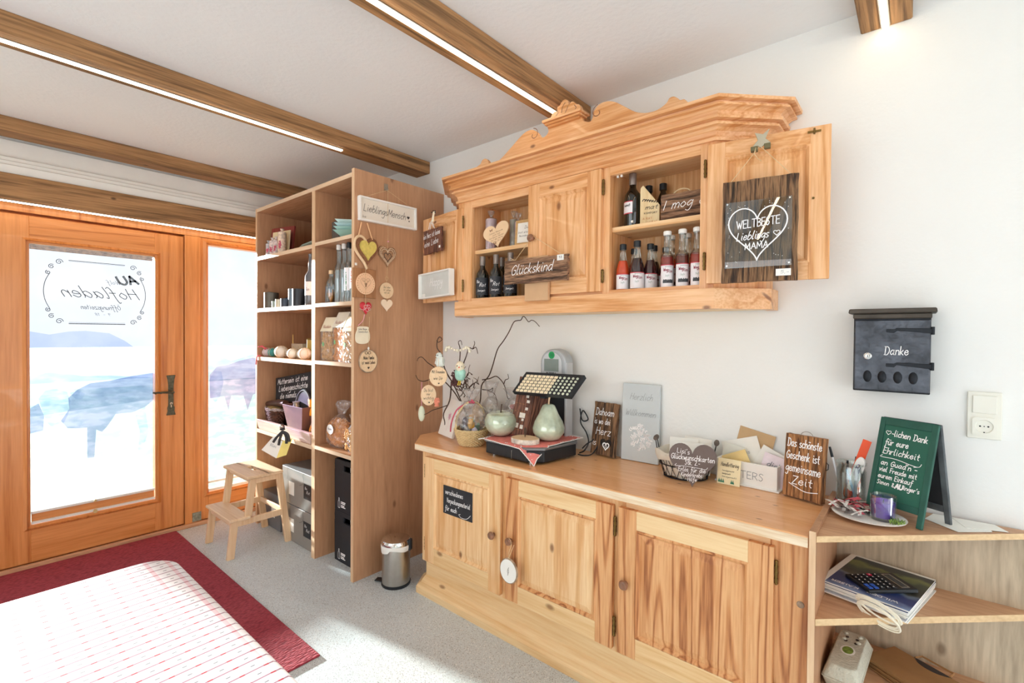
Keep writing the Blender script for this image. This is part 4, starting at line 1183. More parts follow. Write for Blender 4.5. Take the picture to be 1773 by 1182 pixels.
obj('price_sticker', MB().box((-0.152, -0.0168, 0.012), (-0.118, -0.0158, 0.030)), M['white'], t)

# --- Glückskind board on the middle door knob
t = board('wooden_sign', 'weathered plank lettered Glückskind hanging from the middle cabinet door knob', 'sign', (2.625, -0.312, 1.672), 0, 0, 0.385, 0.122, 0.020, M['rustic_x'],
          [('Glückskind', -0.145, 0.047, 0.25, 0.027, 0.0032, 0.02)], jag=0.006, n=9, seed=12, slant=0.3)
o = obj('price_sticker', MB().box((0.135, -0.0225, 0.094), (0.172, -0.0215, 0.120)), M['white'], t)
b = MB(); write(b, '9 8', 0.146, 0.103, 0.014, 0.006, 0.0014, flat(-0.0232)); obj('lettering', b, M['ink'], o)
b = MB(); b.tube([(-0.128, -0.010, 0.120), (-0.046, 0.022, 0.232), (-0.036, 0.022, 0.232), (0.160, -0.010, 0.118)], 0.0013, 6)
b.tube([(-0.128, -0.012, 0.121), (-0.145, -0.016, 0.128), (-0.155, -0.018, 0.134)], 0.0013, 6).tube([(-0.128, -0.012, 0.121), (-0.140, -0.016, 0.122), (-0.15, -0.02, 0.121)], 0.0013, 6)
obj('hanging_string', b, M['string'], t)
t = thing('brown_card', 'plain brown kraft card standing behind the Glückskind board', 'card', (2.617, -0.295, 1.588))
obj('card', MB().box((-0.072, -0.010, 0), (0.070, 0.008, 0.215)), mat('kraft_card', '#d0a982', 0.8, var=0.05), t, bevel=0.001)

# --- slate label and white disc on the base cabinet doors
t = thing('slate_label', 'small black chalk label stuck on the left sideboard door', 'label', (2.258, -0.478, 0.486))
obj('board', MB().box((-0.107, -0.004, 0), (0.107, 0.0, 0.146)), M['slate'], t, bevel=0.0008)
b = MB(); mf = flat(-0.005)
write(b, 'verschiedenes', -0.090, 0.104, 0.130, 0.014, 0.0022, mf)
write(b, 'Verpackungsmaterial', -0.078, 0.062, 0.170, 0.014, 0.0022, mf)
write(b, 'für euch', -0.090, 0.020, 0.085, 0.014, 0.0024, mf)
ribbon(b, crom([(0.012, 0.018), (0.03, 0.006), (0.07, 0.010), (0.096, 0.032)], 5), 0.002, mf)
ribbon(b, [(0.012, 0.018), (0.024, 0.022)], 0.002, mf)
obj('lettering', b, M['paint'], t)
t = thing('round_tag', 'white round wooden disc hanging from the middle sideboard door knob', 'hanging tag', (2.642, -0.522, 0.352))
b = MB(); b.T = Matrix.Rotation(PI / 2, 4, 'X'); b.lathe([(0.050, -0.005), (0.052, 0.0), (0.050, 0.005)], n=36, sy=1.12)
obj('disc_rim', b, M['bark'], t, smooth=True)
b = MB(); b.prism(circ(0.047, 0, 0, 36, ry=0.0525), 1, -0.0058, -0.0045)
obj('disc_face', b, M['white'], t)
b = MB(); ribbon(b, crom([(0.004, 0.018), (-0.003, 0.0), (0.001, -0.012), (-0.002, -0.018)], 4), 0.002, flat(-0.0066)); ribbon(b, crom([(0.002, 0.008), (0.004, -0.004), (-0.001, -0.01)], 4), 0.0015, flat(-0.0066))
obj('drawing', b, M['ink'], t)
b = MB(); b.tube([(0.004, -0.003, 0.056), (0.0, -0.002, 0.08), (-0.002, 0.020, 0.114)], 0.0013, 6).tube([(-0.004, -0.003, 0.056), (0.006, -0.004, 0.07), (0.012, 0.020, 0.114)], 0.0011, 6)
b.tube([(-0.022 + 0.018 * math.cos(a), 0.020, 0.118 + 0.018 * math.sin(a)) for a in [k * PI / 5 for k in range(10)]], 0.001, 6, closed=True)
obj('hanging_string', b, M['string'], t)

# --- hangings on the shelf side panel (plane x = 1.60, facing +x): local x runs along +y
PX = 1.601
def hang(name, label, cat, y, z, group=None, dx=0.0):
    return thing(name, label, cat, (PX + dx, y, z), (0, 0, PI / 2), group)
t = hang('hook', 'clear adhesive hook high on the tall shelf side', 'hook', -0.46, 2.285)
obj('hook_plate', MB().box((-0.014, -0.004, -0.012), (0.014, 0, 0.030)), M['glass'], t)
obj('hook_arm', MB().tube([(0, -0.004, 0.01), (0, -0.014, 0.0), (0, -0.018, -0.010), (0, -0.024, -0.004)], 0.003, 8), M['glass'], t)
t = thing('framed_sign', 'white box frame lettered LieblingsMensch hanging high on the tall shelf side', 'sign', (PX, -0.447, 2.068), (0, R(-1.0), PI / 2))
box_frame(t, 0.402, 0.138, 0.026, 0.010, M['white'], mat('off_white_board', '#ece5d8', 0.7, var=0.02))
b = MB(); mf = flat(-0.013)
write(b, 'LieblingsMensch', -0.170, 0.058, 0.290, 0.024, 0.0026, mf, 0.25, -0.02)
b.prism(heartpts(0.020, 0.020, 0.144, 0.068, 20), 1, -0.0132, -0.0125); b.prism(heartpts(0.010, 0.010, 0.150, 0.048, 16), 1, -0.0132, -0.0125)
write(b, 'ke', -0.176, 0.020, 0.02, 0.008, 0.001, mf)
obj('lettering', b, M['ink'], t)
b = MB(); b.tube([(-0.160, -0.012, 0.138), (-0.013, -0.018, 0.205), (0.165, -0.012, 0.138)], 0.0011, 6)
obj('hanging_string', b, M['string'], t)
# large bark-edged heart with yellow heart
t = hang('hanging_heart', 'large bark-rimmed wooden heart with a yellow heart inside at the shelf front edge', 'hanging heart', -0.600, 1.885)
b = MB(); b.prism(heartpts(0.158, 0.18, 0, 0.0, 44), 1, -0.014, 0.0); obj('heart_base', b, M['knob'], t, bevel=0.001)
b = MB(); P = heartpts(0.158, 0.18, 0, 0.0, 44); b.tube([(x, -0.014, z) for x, z in P[20:44]], 0.008, 8); obj('bark_rim', b, M['disc'], t, smooth=True)
b = MB(); b.prism(heartpts(0.106, 0.112, 0.008, 0.012, 40), 1, -0.026, -0.014); obj('yellow_heart', b, mat('yellow_wood', '#d9c468', 0.7, var=0.12, vs=60), t, bevel=0.002)
b = MB(); b.tube([(-0.052, -0.012, 0.080), (-0.030, -0.010, 0.170)], 0.004, 6).tube([(0.040, -0.012, 0.080), (0.006, -0.010, 0.172)], 0.004, 6)
obj('leather_strap', b, mat('leather_strap', '#e6b98c', 0.6), t)
# square board with stag disc
t = hang('hanging_plaque', 'square brown board with a round pale stag disc on the shelf side', 'hanging plaque', -0.608, 1.625)
b = MB(); b.prism(rough_rect(0.150, 0.168, 0.002, 6, 3), 1, -0.012, 0); obj('board', b, wood('brown_plaque', '#7c4f30', '#b07c52', 2, 12, 0.08, 0.6, ring=0.4), t, bevel=0.001)
b = MB(); b.prism(circ(0.062, 0.002, 0.082, 36), 1, -0.018, -0.012); dsc = obj('disc', b, mat('peach_wood', '#f0c6a0', 0.6, var=0.04), t, bevel=0.001)
b = MB(); mf = flat(-0.0188)
for k in range(24):
    a = 2 * PI * k / 24; b.prism(circ(0.002, 0.002 + 0.053 * math.cos(a), 0.082 + 0.053 * math.sin(a), 6), 1, -0.0188, -0.018)
ribbon(b, heartpts(0.066, 0.064, 0.002, 0.080, 30), 0.0012, mf, closed=True)
b.prism([(-0.006, 0.084), (0.012, 0.084), (0.009, 0.078), (0.005, 0.062), (-0.001, 0.062), (-0.004, 0.078)], 1, -0.0189, -0.018)
for sg in (-1, 1):
    ribbon(b, crom([(0.003 + sg * 0.002, 0.084), (0.003 + sg * 0.010, 0.092), (0.003 + sg * 0.019, 0.096), (0.003 + sg * 0.021, 0.106)], 4), 0.002, mf)
    ribbon(b, [(0.003 + sg * 0.010, 0.092), (0.003 + sg * 0.010, 0.102)], 0.0018, mf)
obj('stag_drawing', b, M['knob'], dsc)
# sticker
t = hang('round_sticker', 'tiny white square sticker beside the stag board', 'sticker', -0.659, 1.815)
obj('sticker', MB().box((-0.007, -0.001, -0.007), (0.007, 0, 0.007)), M['white'], t)
# patterned wood heart, disc and white heart on one cord
def cord(t, pts, r=0.001): obj('hanging_cord', MB().tube(pts, r, 6), M['string'], t)
t = hang('hanging_heart', 'carved brown wooden heart with a small cut-out heart on the long cord', 'hanging heart', -0.454, 1.880)
b = MB(); b.prism(heartpts(0.125, 0.125, 0, 0, 44), 1, -0.012, -0.002); hb = obj('heart_base', b, wood('carved_wood', '#6f4c34', '#b58c68', 0, 40, 0.4, 0.7, ring=0.6), t, bevel=0.003, seg=2)
b = MB(); mf = flat(-0.0128); ribbon(b, heartpts(0.050, 0.052, 0, -0.004, 30), 0.004, mf, closed=True)
obj('cut_out', b, M['ink'], hb)
b = MB()
for s_ in (0.70, 0.86): ribbon(b, heartpts(0.125 * s_, 0.125 * s_, 0, 0, 40), 0.0018, mf, closed=True)
obj('carved_line', b, M['cream'], hb)
cord(t, [(0, -0.012, 0.045), (0.002, -0.012, 0.13), (-0.006, -0.018, 0.40)])
b = MB(); b.ball((0.003, -0.012, 0.092), 0.005, 8); obj('bead', b, M['pink'], t, smooth=True)
t = hang('hanging_disc', 'small pale lettered wooden disc below the carved heart on the long cord', 'hanging disc', -0.457, 1.679)
b = MB(); b.prism(circ(0.048, 0, 0, 32), 1, -0.010, -0.003); dd = obj('disc', b, M['disc'], t, bevel=0.001)
b = MB(); mf = flat(-0.0108)
for tx, z, wd in (('Das Leben', 0.014, 0.046), ('ist schön', -0.002, 0.05), ('mit dir', -0.018, 0.036)): write(b, tx, -wd / 2, z, wd, 0.007, 0.0009, mf)
obj('lettering', b, M['ink'], dd)
cord(t, [(0, -0.006, 0.046), (0.0, -0.008, 0.070), (0.002, -0.010, 0.142)])
b = MB(); b.tube([(0.010 * math.cos(a), -0.008, 0.072 + 0.011 * math.sin(a)) for a in [k * PI / 5 for k in range(10)]], 0.001, 6, closed=True); obj('cord_loop', b, M['string'], t)
t = hang('hanging_heart', 'plain cream wooden heart at the bottom of the long cord', 'hanging heart', -0.456, 1.590)
b = MB(); b.prism(heartpts(0.080, 0.072, 0, 0, 36), 1, -0.010, -0.003); obj('heart_base', b, mat('cream_wood', '#f3dcc0', 0.6, var=0.03), t, bevel=0.001)
cord(t, [(0, -0.006, 0.018), (0, -0.006, 0.042)])
# red heart, white tag, family disc on the front cord
t = hang('hanging_heart', 'red padded heart with white pattern below the stag board', 'hanging heart', -0.597, 1.566)
b = MB()
P = heartpts(0.078, 0.075, 0, 0, 36)
vs = [(x, -0.004, z) for x, z in P] + [(x * .8, -0.014, z * .8) for x, z in P] + [(x * .4, -0.018, z * .4) for x, z in P] + [(0, -0.018, 0)]
fs = [[k * 36 + i, k * 36 + (i + 1) % 36, k * 36 + 36 + (i + 1) % 36, k * 36 + 36 + i] for k in (0, 1) for i in range(36)] + [[72 + i, 72 + (i + 1) % 36, 108] for i in range(36)] + [list(range(36))]
b.add(vs, fs); hh = obj('heart_pad', b, M['red'], t, smooth=True)
b = MB(); mf = flat(-0.0188)
for cx_, cz_, rr in ((-0.012, 0.010, 0.009), (0.012, 0.012, 0.008), (0, -0.008, 0.010), (-0.016, -0.003, 0.005), (0.017, -0.004, 0.006), (0, 0.018, 0.004)):
    ribbon(b, circ(rr, cx_, cz_, 12), 0.0012, mf, closed=True)
obj('pattern', b, M['paint'], hh)
cord(t, [(-0.012, -0.020, 0.265), (-0.012, -0.020, 0.02), (-0.020, -0.012, -0.02)])
b = MB(); b.tube(crom([(-0.045, -0.010, -0.003), (-0.022, -0.020, -0.01), (-0.010, -0.020, 0.0)], 3), 0.0016, 6).tube(crom([(-0.016, -0.018, -0.035), (-0.022, -0.012, -0.07), (-0.052, -0.008, -0.100)], 3), 0.002, 6)
obj('ribbon_tail', b, M['pink'], t)
t = hang('hanging_tag', 'white jar-shaped wooden tag on the front cord of the shelf side', 'hanging tag', -0.617, 1.412)
P = [(-0.036, 0.045), (-0.020, 0.050), (0.020, 0.050), (0.038, 0.044), (0.036, 0.030), (0.045, 0.010), (0.044, -0.030), (0.022, -0.048), (-0.018, -0.050), (-0.044, -0.036), (-0.047, 0.004), (-0.036, 0.030)]
b = MB(); b.prism(crom(P, 3), 1, -0.009, -0.003); tt = obj('tag_board', b, mat('ivory_wood', '#f2e8cf', 0.6), t, bevel=0.001)
b = MB(); mf = flat(-0.0098)
write(b, 'Guten Morgen', -0.030, 0.030, 0.056, 0.006, 0.0009, mf); write(b, 'Sonnenschein', -0.032, 0.014, 0.064, 0.007, 0.0009, mf)
obj('lettering', b, M['ink'], tt)
cord(t, [(0.0, -0.005, 0.048), (0.006, -0.006, 0.118)])
t = hang('hanging_disc', 'bark-edged oval disc about friends at the bottom of the front cord', 'hanging disc', -0.582, 1.262)
b = MB(); b.prism(circ(0.058, 0, 0, 36, ry=0.064, wob=0.02), 1, -0.012, -0.003); tt = obj('disc', b, M['disc'], t, bevel=0.001)
b = MB(); P = circ(0.059, 0, 0, 36, ry=0.065, wob=0.02); b.tube([(x, -0.0075, z) for x, z in P], 0.0045, 6, closed=True); obj('bark_edge', b, M['bark'], t, smooth=True)
b = MB(); mf = flat(-0.0128)
write(b, 'Meine Familie', -0.034, 0.010, 0.070, 0.011, 0.0018, mf); write(b, 'ist mein Leben', -0.044, -0.017, 0.086, 0.011, 0.0018, mf)
b.prism(heartpts(0.014, 0.014, 0.0, -0.040, 16), 1, -0.0130, -0.0122)
obj('lettering', b, M['ink'], tt)
b = MB()
for sx in (-0.016, 0.004): b.tube([(sx + 0.009 * math.cos(a), -0.014, 0.048 + 0.008 * math.sin(a)) for a in [k * PI / 5 for k in range(10)]], 0.0012, 6, closed=True)
obj('wire_curl', b, M['twig'], t)
cord(t, [(0.0, -0.010, 0.062), (0.002, -0.010, 0.110), (0.006, -0.010, 0.255)])
b = MB(); b.ball((0.0, -0.011, 0.073), (0.006, 0.005, 0.010), 8); obj('bead', b, M['white'], t, smooth=True)

# ================================================================== money box, sockets
t = thing('metal_box', 'black hammered-iron honesty box lettered Danke on the wall', 'money box', (3.972, 0, 1.235))
b = MB(); b.box((-0.103, -0.095, 0), (0.103, -0.001, 0.262)); obj('body', b, M['iron'], t, bevel=0.002)
dm_ = mat('hammered_iron', '#4c5058', 0.40, 0.45, var=0.5, vs=14, bump=0.9, bs=28)
dd = obj('door', MB().box((-0.100, -0.102, 0.004), (0.102, -0.095, 0.246)), dm_, t, bevel=0.003)
b = MB()
b.prism([(-0.118, 0.268), (0.118, 0.268), (0.116, 0.284), (-0.116, 0.284)], 1, -0.118, -0.001)
b.box((-0.105, -0.106, 0.250), (0.105, -0.001, 0.268))
obj('lid', b, mat('worn_lid', '#4d463e', 0.5, 0.4, var=0.3), t, bevel=0.003)
b = MB()
for z in (0.208, 0.092):
    b.prism([(-0.012, z - 0.004), (0.010, z - 0.006), (0.016, z + 0.002), (0.108, z - 0.008), (0.108, z + 0.008), (0.016, z + 0.010), (0.010, z + 0.006), (-0.012, z + 0.006)], 1, -0.108, -0.101)
    b.cyl((0.107, -0.104, z - 0.012), (0.107, -0.104, z + 0.014), 0.005)
obj('strap_hinge', b, M['iron'], dd, bevel=0.001)
b = MB(); b.T = Matrix.Translation((-0.062, -0.102, 0.122)) @ Matrix.Rotation(PI / 2, 4, 'X'); b.lathe([(0.012, 0), (0.0115, 0.004), (0.008, 0.006), (0, 0.006)], n=20)
lk = obj('lock', b, M['chrome'], dd, smooth=True)
obj('keyhole', MB().box((-0.0635, -0.1095, 0.119), (-0.0605, -0.1078, 0.125)), M['black'], lk)
b = MB()
for x in (-0.062, -0.022, 0.020, 0.060):
    b.T = Matrix.Translation((x, -0.103, 0.052)) @ Matrix.Rotation(PI / 2, 4, 'X')
    b.lathe([(0.012, 0), (0.008, 0.004), (0.003, 0.006), (0, 0.006)], n=14, sy=1.7)
obj('boss', b, M['iron'], dd, smooth=True)
b = MB(); write(b, 'Danke', -0.016, 0.128, 0.062, 0.016, 0.0022, flat(-0.1035)); obj('lettering', b, M['paint'], dd)

t = thing('wall_socket', 'white double wall plate with a switch above a round socket', 'wall socket', (4.209, 0, 1.097))
sw_m = mat('white_switch_plastic', '#e9e8dd', 0.35, var=0.0)
obj('plate', MB().box((-0.0405, -0.010, 0), (0.0405, -0.0005, 0.151)), sw_m, t, bevel=0.002)
obj('rocker', MB().box((-0.0285, -0.0145, 0.0825), (0.0285, -0.010, 0.1395)), sw_m, t, bevel=0.0015)
b = MB()
# socket insert with a real recess
n_ = 28; q = 0.0285
zc = 0.0405
ring = circ(0.0215, 0, zc, n_)
sq = []
for i in range(n_):
    a = 2 * PI * i / n_; c_, s_ = math.cos(a), math.sin(a); k = q / max(abs(c_), abs(s_)); sq.append((c_ * k, zc + s_ * k))
vs = [(x, -0.010, z) for x, z in sq] + [(x, -0.0145, z) for x, z in sq] + [(x, -0.0145, z) for x, z in ring] + [(x, -0.0103, z) for x, z in circ(0.0195, 0, zc, n_)]
fs = [[k * n_ + i, k * n_ + (i + 1) % n_, (k + 1) * n_ + (i + 1) % n_, (k + 1) * n_ + i] for k in range(3) for i in range(n_)] + [[3 * n_ + i for i in range(n_)]]
b.add(vs, fs); so = obj('socket', b, sw_m, t)
b = MB()
for x, z in ((-0.0095, zc), (0.0095, zc)): b.cyl((x, -0.0107, z), (x, -0.0103, z), 0.0026, n=12)
b.cyl((0, -0.0107, zc), (0, -0.0103, zc), 0.0018, n=10).box((-0.002, -0.0125, zc - 0.0205), (0.002, -0.0103, zc - 0.0175))
obj('contact_hole', b, M['black'], so)

# ================================================================== on the sideboard
TOP = 0.822
def standing(name, label, cat, BL, ang, w_, h_, th, tilt, m, **k):
    """lower left front corner at BL, turned by ang"""
    a = R(ang)
    # local board centre bottom, back face; front face at -th
    cx_ = BL[0] + math.cos(a) * w_ / 2 - math.sin(a) * th
    cy_ = BL[1] + math.sin(a) * w_ / 2 + math.cos(a) * th
    z = BL[2] + th * math.sin(R(tilt))
    return board(name, label, cat, (cx_, cy_, z), a, -R(tilt), w_, h_, th, m, **k)

# canvas with pink flower
def flower(b, mf):
    for k in range(7):
        a = 2 * PI * k / 7
        ribbon(b, crom([(0.0, 0.115), (0.018 * math.cos(a), 0.115 + 0.022 * math.sin(a)), (0.006 * math.cos(a + 1), 0.115 + 0.008 * math.sin(a + 1))], 4), 0.007, mf)
    ribbon(b, crom([(0.0, 0.10), (0.006, 0.06), (0.0, 0.03)], 4), 0.002, mf)
M['pale_pink'] = mat('washed_pink', '#efc9d6', 0.8, var=0.2, vs=50)
standing('canvas_print', 'small white canvas with a washed pink flower at the left end of the sideboard', 'picture', (1.868, -0.275, TOP + .001), -16, 0.175, 0.215, 0.016, 17, M['white'], ink='pale_pink', jag=0, extra=flower)

# wicker basket
t = thing('wicker_basket', 'small pale wicker basket with arched handle wrapped in cellophane', 'basket', (2.192, -0.318, TOP))
b = MB(); rd = random.Random(2)
ns = 26
for j in range(13):
    z = 0.004 + j * 0.0062; r = 0.062 + 0.026 * (j / 12) ** 0.8
    pts = []
    for i in range(ns * 2):
        a = PI * i / ns
        k = 0.0032 * (1 if (i + j) % 2 else -1)
        pts.append(((r + k) * math.cos(a), (r + k) * math.sin(a), z))
    b.tube(pts, 0.0033, 5, closed=True)
for i in range(ns):
    a = 2 * PI * (i + 0.5) / ns
    b.tube([(0.060 * math.cos(a), 0.060 * math.sin(a), 0), (0.090 * math.cos(a), 0.090 * math.sin(a), 0.086)], 0.002, 5)
b.lathe([(0.0, 0.002), (0.062, 0.002), (0.062, 0.006), (0, 0.006)], n=24)
wk = wood('wicker', '#b8935c', '#ecd6a4', 2, 30, 0.6, 0.6, ring=0.3)
obj('weave', b, wk, t, smooth=True)
b = MB()
for o_ in (0, 1, 2):
    b.tube([((0.091 + 0.003 * math.cos(a * 9 + o_ * 2)) * math.cos(a), (0.091 + 0.003 * math.cos(a * 9 + o_ * 2)) * math.sin(a), 0.086 + 0.004 * math.sin(a * 9 + o_ * 2)) for a in [k * PI / 40 for k in range(80)]], 0.003, 5, closed=True)
obj('rim', b, wk, t, smooth=True)
b = MB()
for o_ in (-0.010, 0.0, 0.010):
    b.tube([(0.088 * math.cos(a), o_ * 0.8 + 0.004 * math.sin(a * 12), 0.084 + 0.150 * math.sin(a)) for a in [PI * k / 30 for k in range(31)]], 0.0042, 6)
ho = obj('handle', b, wk, t, smooth=True); ho.rotation_euler = (0, 0, R(60))
b = MB()
cols = [('#e3dcf0', 0), ('#f2b24a', 1), ('#efe7dc', 2), ('#7fb59a', 3), ('#4a4a5e', 4), ('#f6f2ee', 5)]
for c_, k in cols:
    bb = MB()
    for q in range(5):
        a = rd.uniform(0, 6.28); r = rd.uniform(0, 0.05)
        bb.ball((r * math.cos(a), r * math.sin(a) - 0.01, rd.uniform(0.075, 0.135)), (rd.uniform(0.010, 0.024), rd.uniform(0.010, 0.02), rd.uniform(0.012, 0.03)), 10, 0.5, q + k * 7)
    obj('sweet_packet', bb, mat('wrapped_sweet', c_, 0.4, var=0.25, vs=40), t, smooth=True)
b = MB(); b.ball((0, 0, 0.145), (0.078, 0.078, 0.080), 30, 0.35, 3)
b.lathe([(0.018, 0.225), (0.012, 0.235), (0.030, 0.262), (0.05, 0.30)], n=22)
obj('cellophane', b, M['cello'], t, smooth=True)
b = MB(); b.tube([(0.016 * math.cos(a), 0.016 * math.sin(a), 0.232) for a in [k * PI / 8 for k in range(16)]], 0.005, 6, closed=True)
b.tube(crom([(0.015, -0.01, 0.232), (0.04, -0.04, 0.25), (0.05, -0.03, 0.235), (0.016, -0.01, 0.230)], 4), 0.004, 6)
b.tube(crom([(-0.012, -0.015, 0.230), (-0.04, -0.06, 0.20), (-0.06, -0.075, 0.16), (-0.075, -0.08, 0.11), (-0.085, -0.075, 0.07)], 4), 0.004, 6)
obj('ribbon', b, mat('rose_ribbon', '#c9566c', 0.5), t, smooth=True)

# second cellophane parcel with a wooden slice, behind the basket
t = thing('gift_bag', 'cellophane gift bag with a round wood slice and pale contents behind the wicker basket', 'gift bag', (2.165, -0.130, TOP))
b = MB(); b.lathe([(0.0, 0.0), (0.060, 0.0), (0.072, 0.02), (0.070, 0.16), (0.05, 0.21), (0.018, 0.245), (0.030, 0.285), (0.045, 0.33)], n=30)
for i, v in enumerate(b.v):
    k = 1 + 0.16 * noise.noise(Vector(v) * 28)
    b.v[i] = (v[0] * k, v[1] * k, v[2])
obj('cellophane', b, M['cello'], t, smooth=True)
b = MB()
for q in range(60):
    b.ball((rd.uniform(-0.045, 0.045), rd.uniform(-0.045, 0.045), rd.uniform(0.02, 0.18)), rd.uniform(0.010, 0.02), 8, 0.4, q)
obj('contents', b, mat('pale_contents', '#efe9df', 0.7, var=0.2, vs=30), t, smooth=True)
b = MB(); b.prism(circ(0.042, -0.035, 0.15, 24, ry=0.06), 1, -0.078, -0.072); obj('wood_slice', b, M['disc'], t)
# third parcel, left of the apple towards the wall
t = thing('gift_bag', 'cellophane gift bag with rosy contents on the sideboard behind the green apple', 'gift bag', (2.225, -0.085, TOP))
t.location = (2.29, -0.075, TOP)
b = MB(); b.lathe([(0.0, 0.0), (0.045, 0.0), (0.052, 0.02), (0.060, 0.19), (0.045, 0.225), (0.020, 0.245), (0.045, 0.27), (0.062, 0.295)], n=30)
for i, v in enumerate(b.v):
    k = 1 + 0.2 * noise.noise(Vector(v) * 26 + Vector((5, 5, 5)))
    b.v[i] = (v[0] * k, v[1] * k, v[2])
obj('cellophane', b, M['cello'], t, smooth=True)
b = MB(); b2 = MB(); b3 = MB()
for q in range(50):
    (b, b2, b3)[q % 3].ball((rd.uniform(-0.035, 0.035), rd.uniform(-0.035, 0.03), rd.uniform(0.02, 0.20)), rd.uniform(0.009, 0.018), 8, 0.5, q)
for bb, c_ in ((b, '#dc8f8c'), (b2, '#f2ede4'), (b3, '#d7c9a8')): obj('contents', bb, mat('bag_contents', c_, 0.7, var=0.2), t, smooth=True)

# shop scale with display column and key panel
t = thing('shop_scale', 'black shop scale with grey display column and a tilted key panel', 'scale', (2.57, -0.25, TOP))
b = MB()
pl = [(-0.172, -0.168), (0.088, -0.178), (0.165, -0.118), (0.190, 0.10), (-0.150, 0.14)]
P = [(-0.174, -0.170), (0.100, -0.182), (0.165, -0.135), (0.195, 0.085), (0.17, 0.12), (-0.15, 0.13), (-0.172, 0.10)]
b.prism(P, 2, 0.008, 0.066)
obj('base', b, M['black'], t, bevel=0.006, seg=2)
b = MB(); b.prism([(x * 1.03, y * 1.03) for x, y in P], 2, 0.066, 0.076)
pan = obj('weighing_plate', b, mat('grey_metal_sheet', '#84868a', 0.35, 0.7), t, bevel=0.002)
b = MB()
for x, y in ((-0.14, -0.14), (0.10, -0.15), (0.15, 0.07), (-0.13, 0.09)): b.lathe([(0.012, 0), (0.012, 0.009)], c=(x, y, 0), n=12)
obj('foot', b, M['chrome'], t)
obj('seam_strip', MB().box((0.004, -0.181, 0.010), (0.006, -0.174, 0.050)).box((0.094, -0.180, 0.012), (0.100, -0.173, 0.046)), M['steel'], t)
b = MB(); b.box((-0.055, 0.155, 0.0), (0.085, 0.185, 0.30)); obj('column', b, M['black'], t, bevel=0.006, seg=2)
b = MB(); b.box((0.087, 0.135, 0.0), (0.103, 0.195, 0.46)); obj('column_side', b, mat('light_grey_plastic', '#b9bdbf', 0.4), t, bevel=0.006, seg=2)
# display housing with round top
P = [(-0.066, 0.30)] + [(0.016 + 0.082 * math.cos(a), 0.452 + 0.075 * math.sin(a)) for a in [PI - PI * k / 20 for k in range(21)]] + [(0.098, 0.30)]
grey = mat('silver_grey_plastic', '#aeb3b6', 0.35, 0.2)
b = MB(); b.prism(P, 1, 0.135, 0.205); dh = obj('display_housing', b, grey, t, bevel=0.010, seg=3)
P2 = [(-0.054, 0.30)] + [(0.010 + 0.063 * math.cos(a), 0.452 + 0.058 * math.sin(a)) for a in [PI - PI * k / 18 for k in range(19)]] + [(0.074, 0.30)]
obj('display_face', MB().prism(P2, 1, 0.131, 0.135), mat('pale_grey_plastic', '#c9cdcf', 0.4), dh, bevel=0.001)
obj('screen', MB().box((-0.036, 0.1285, 0.410), (0.054, 0.131, 0.474)), mat('lcd_grey', '#84908a', 0.2), dh)
b = MB(); b.prism(circ(0.019, 0.010, 0.494, 24), 1, 0.1295, 0.131); bd = obj('round_badge', b, mat('green_badge', '#1f9d5a', 0.5), dh)
b = MB(); mf = flat(0.1288)
for z in (0.500, 0.494, 0.488): ribbon(b, [(0.000, z), (0.020, z)], 0.002, mf)
obj('badge_print', b, mat('dark_green', '#0d5c34', 0.5), bd)
b = MB(); write(b, 'BIZERBA', -0.022, 0.394, 0.062, 0.006, 0.0022, flat(0.1300), 0); obj('brand_lettering', b, M['ink'], dh)
# key panel
kp = MB(); T = Matrix.Translation((0.082, 0.01, 0.352)) @ Matrix.Rotation(R(7), 4, 'Z') @ Matrix.Rotation(R(-38), 4, 'X')
kp.T = T; kp.prism([(-0.185, -0.062), (0.140, -0.062), (0.180, 0.062), (-0.150, 0.062)], 1, -0.014, 0.014)
ko = obj('key_panel', kp, M['black'], t, bevel=0.002)
b = MB(); b.T = T; b2 = MB(); b2.T = T
for i in range(13):
    for j in range(6):
        u = -0.155 + i * 0.0232 + j * 0.0052; v = -0.052 + j * 0.0178
        if i < 8: b.box((u - 0.0095, -0.0155, v - 0.0072), (u + 0.0095, -0.014, v + 0.0072))
        else: b2.prism(circ(0.0068, u, v, 10), 1, -0.0155, -0.014)
obj('paper_key', b, mat('cream_key', '#f3e2c0', 0.6, var=0.15, vs=80), ko)
obj('round_key', b2, mat('pale_round_key', '#cfd8c2', 0.5, var=0.2, vs=60), ko)
b = MB(); b.box((0.02, 0.02, 0.28), (0.05, 0.16, 0.32)); obj('bracket', b, M['black'], t)

# cables beside the scale
b = MB()
b.tube(crom([(2.70, -0.03, 1.04), (2.715, -0.03, 0.98), (2.75, -0.03, 0.99), (2.715, -0.025, 1.03), (2.705, -0.03, 0.97), (2.74, -0.03, 0.92), (2.76, -0.04, 0.875), (2.75, -0.06, 0.835), (2.745, -0.10, 0.828)], 6), 0.0035, 6)
tag(obj('power_cable', b, M['black'], smooth=True), 'tangled black cable hanging between the scale column and the wall', 'cable')
b = MB()
b.tube(crom([(2.76, -0.10, 0.852), (2.775, -0.08, 0.875), (2.80, -0.05, 0.900), (2.835, -0.012, 0.975), (2.85, -0.010, 1.00)], 6), 0.0035, 6)
b.tube(crom([(2.755, -0.13, 0.828), (2.79, -0.13, 0.828), (2.815, -0.09, 0.835), (2.83, -0.035, 0.90), (2.84, -0.008, 0.98)], 6), 0.0033, 6)
tag(obj('power_cable', b, M['black'], smooth=True), 'black cable pair looping from the scale to behind the Dahoam board', 'cable')

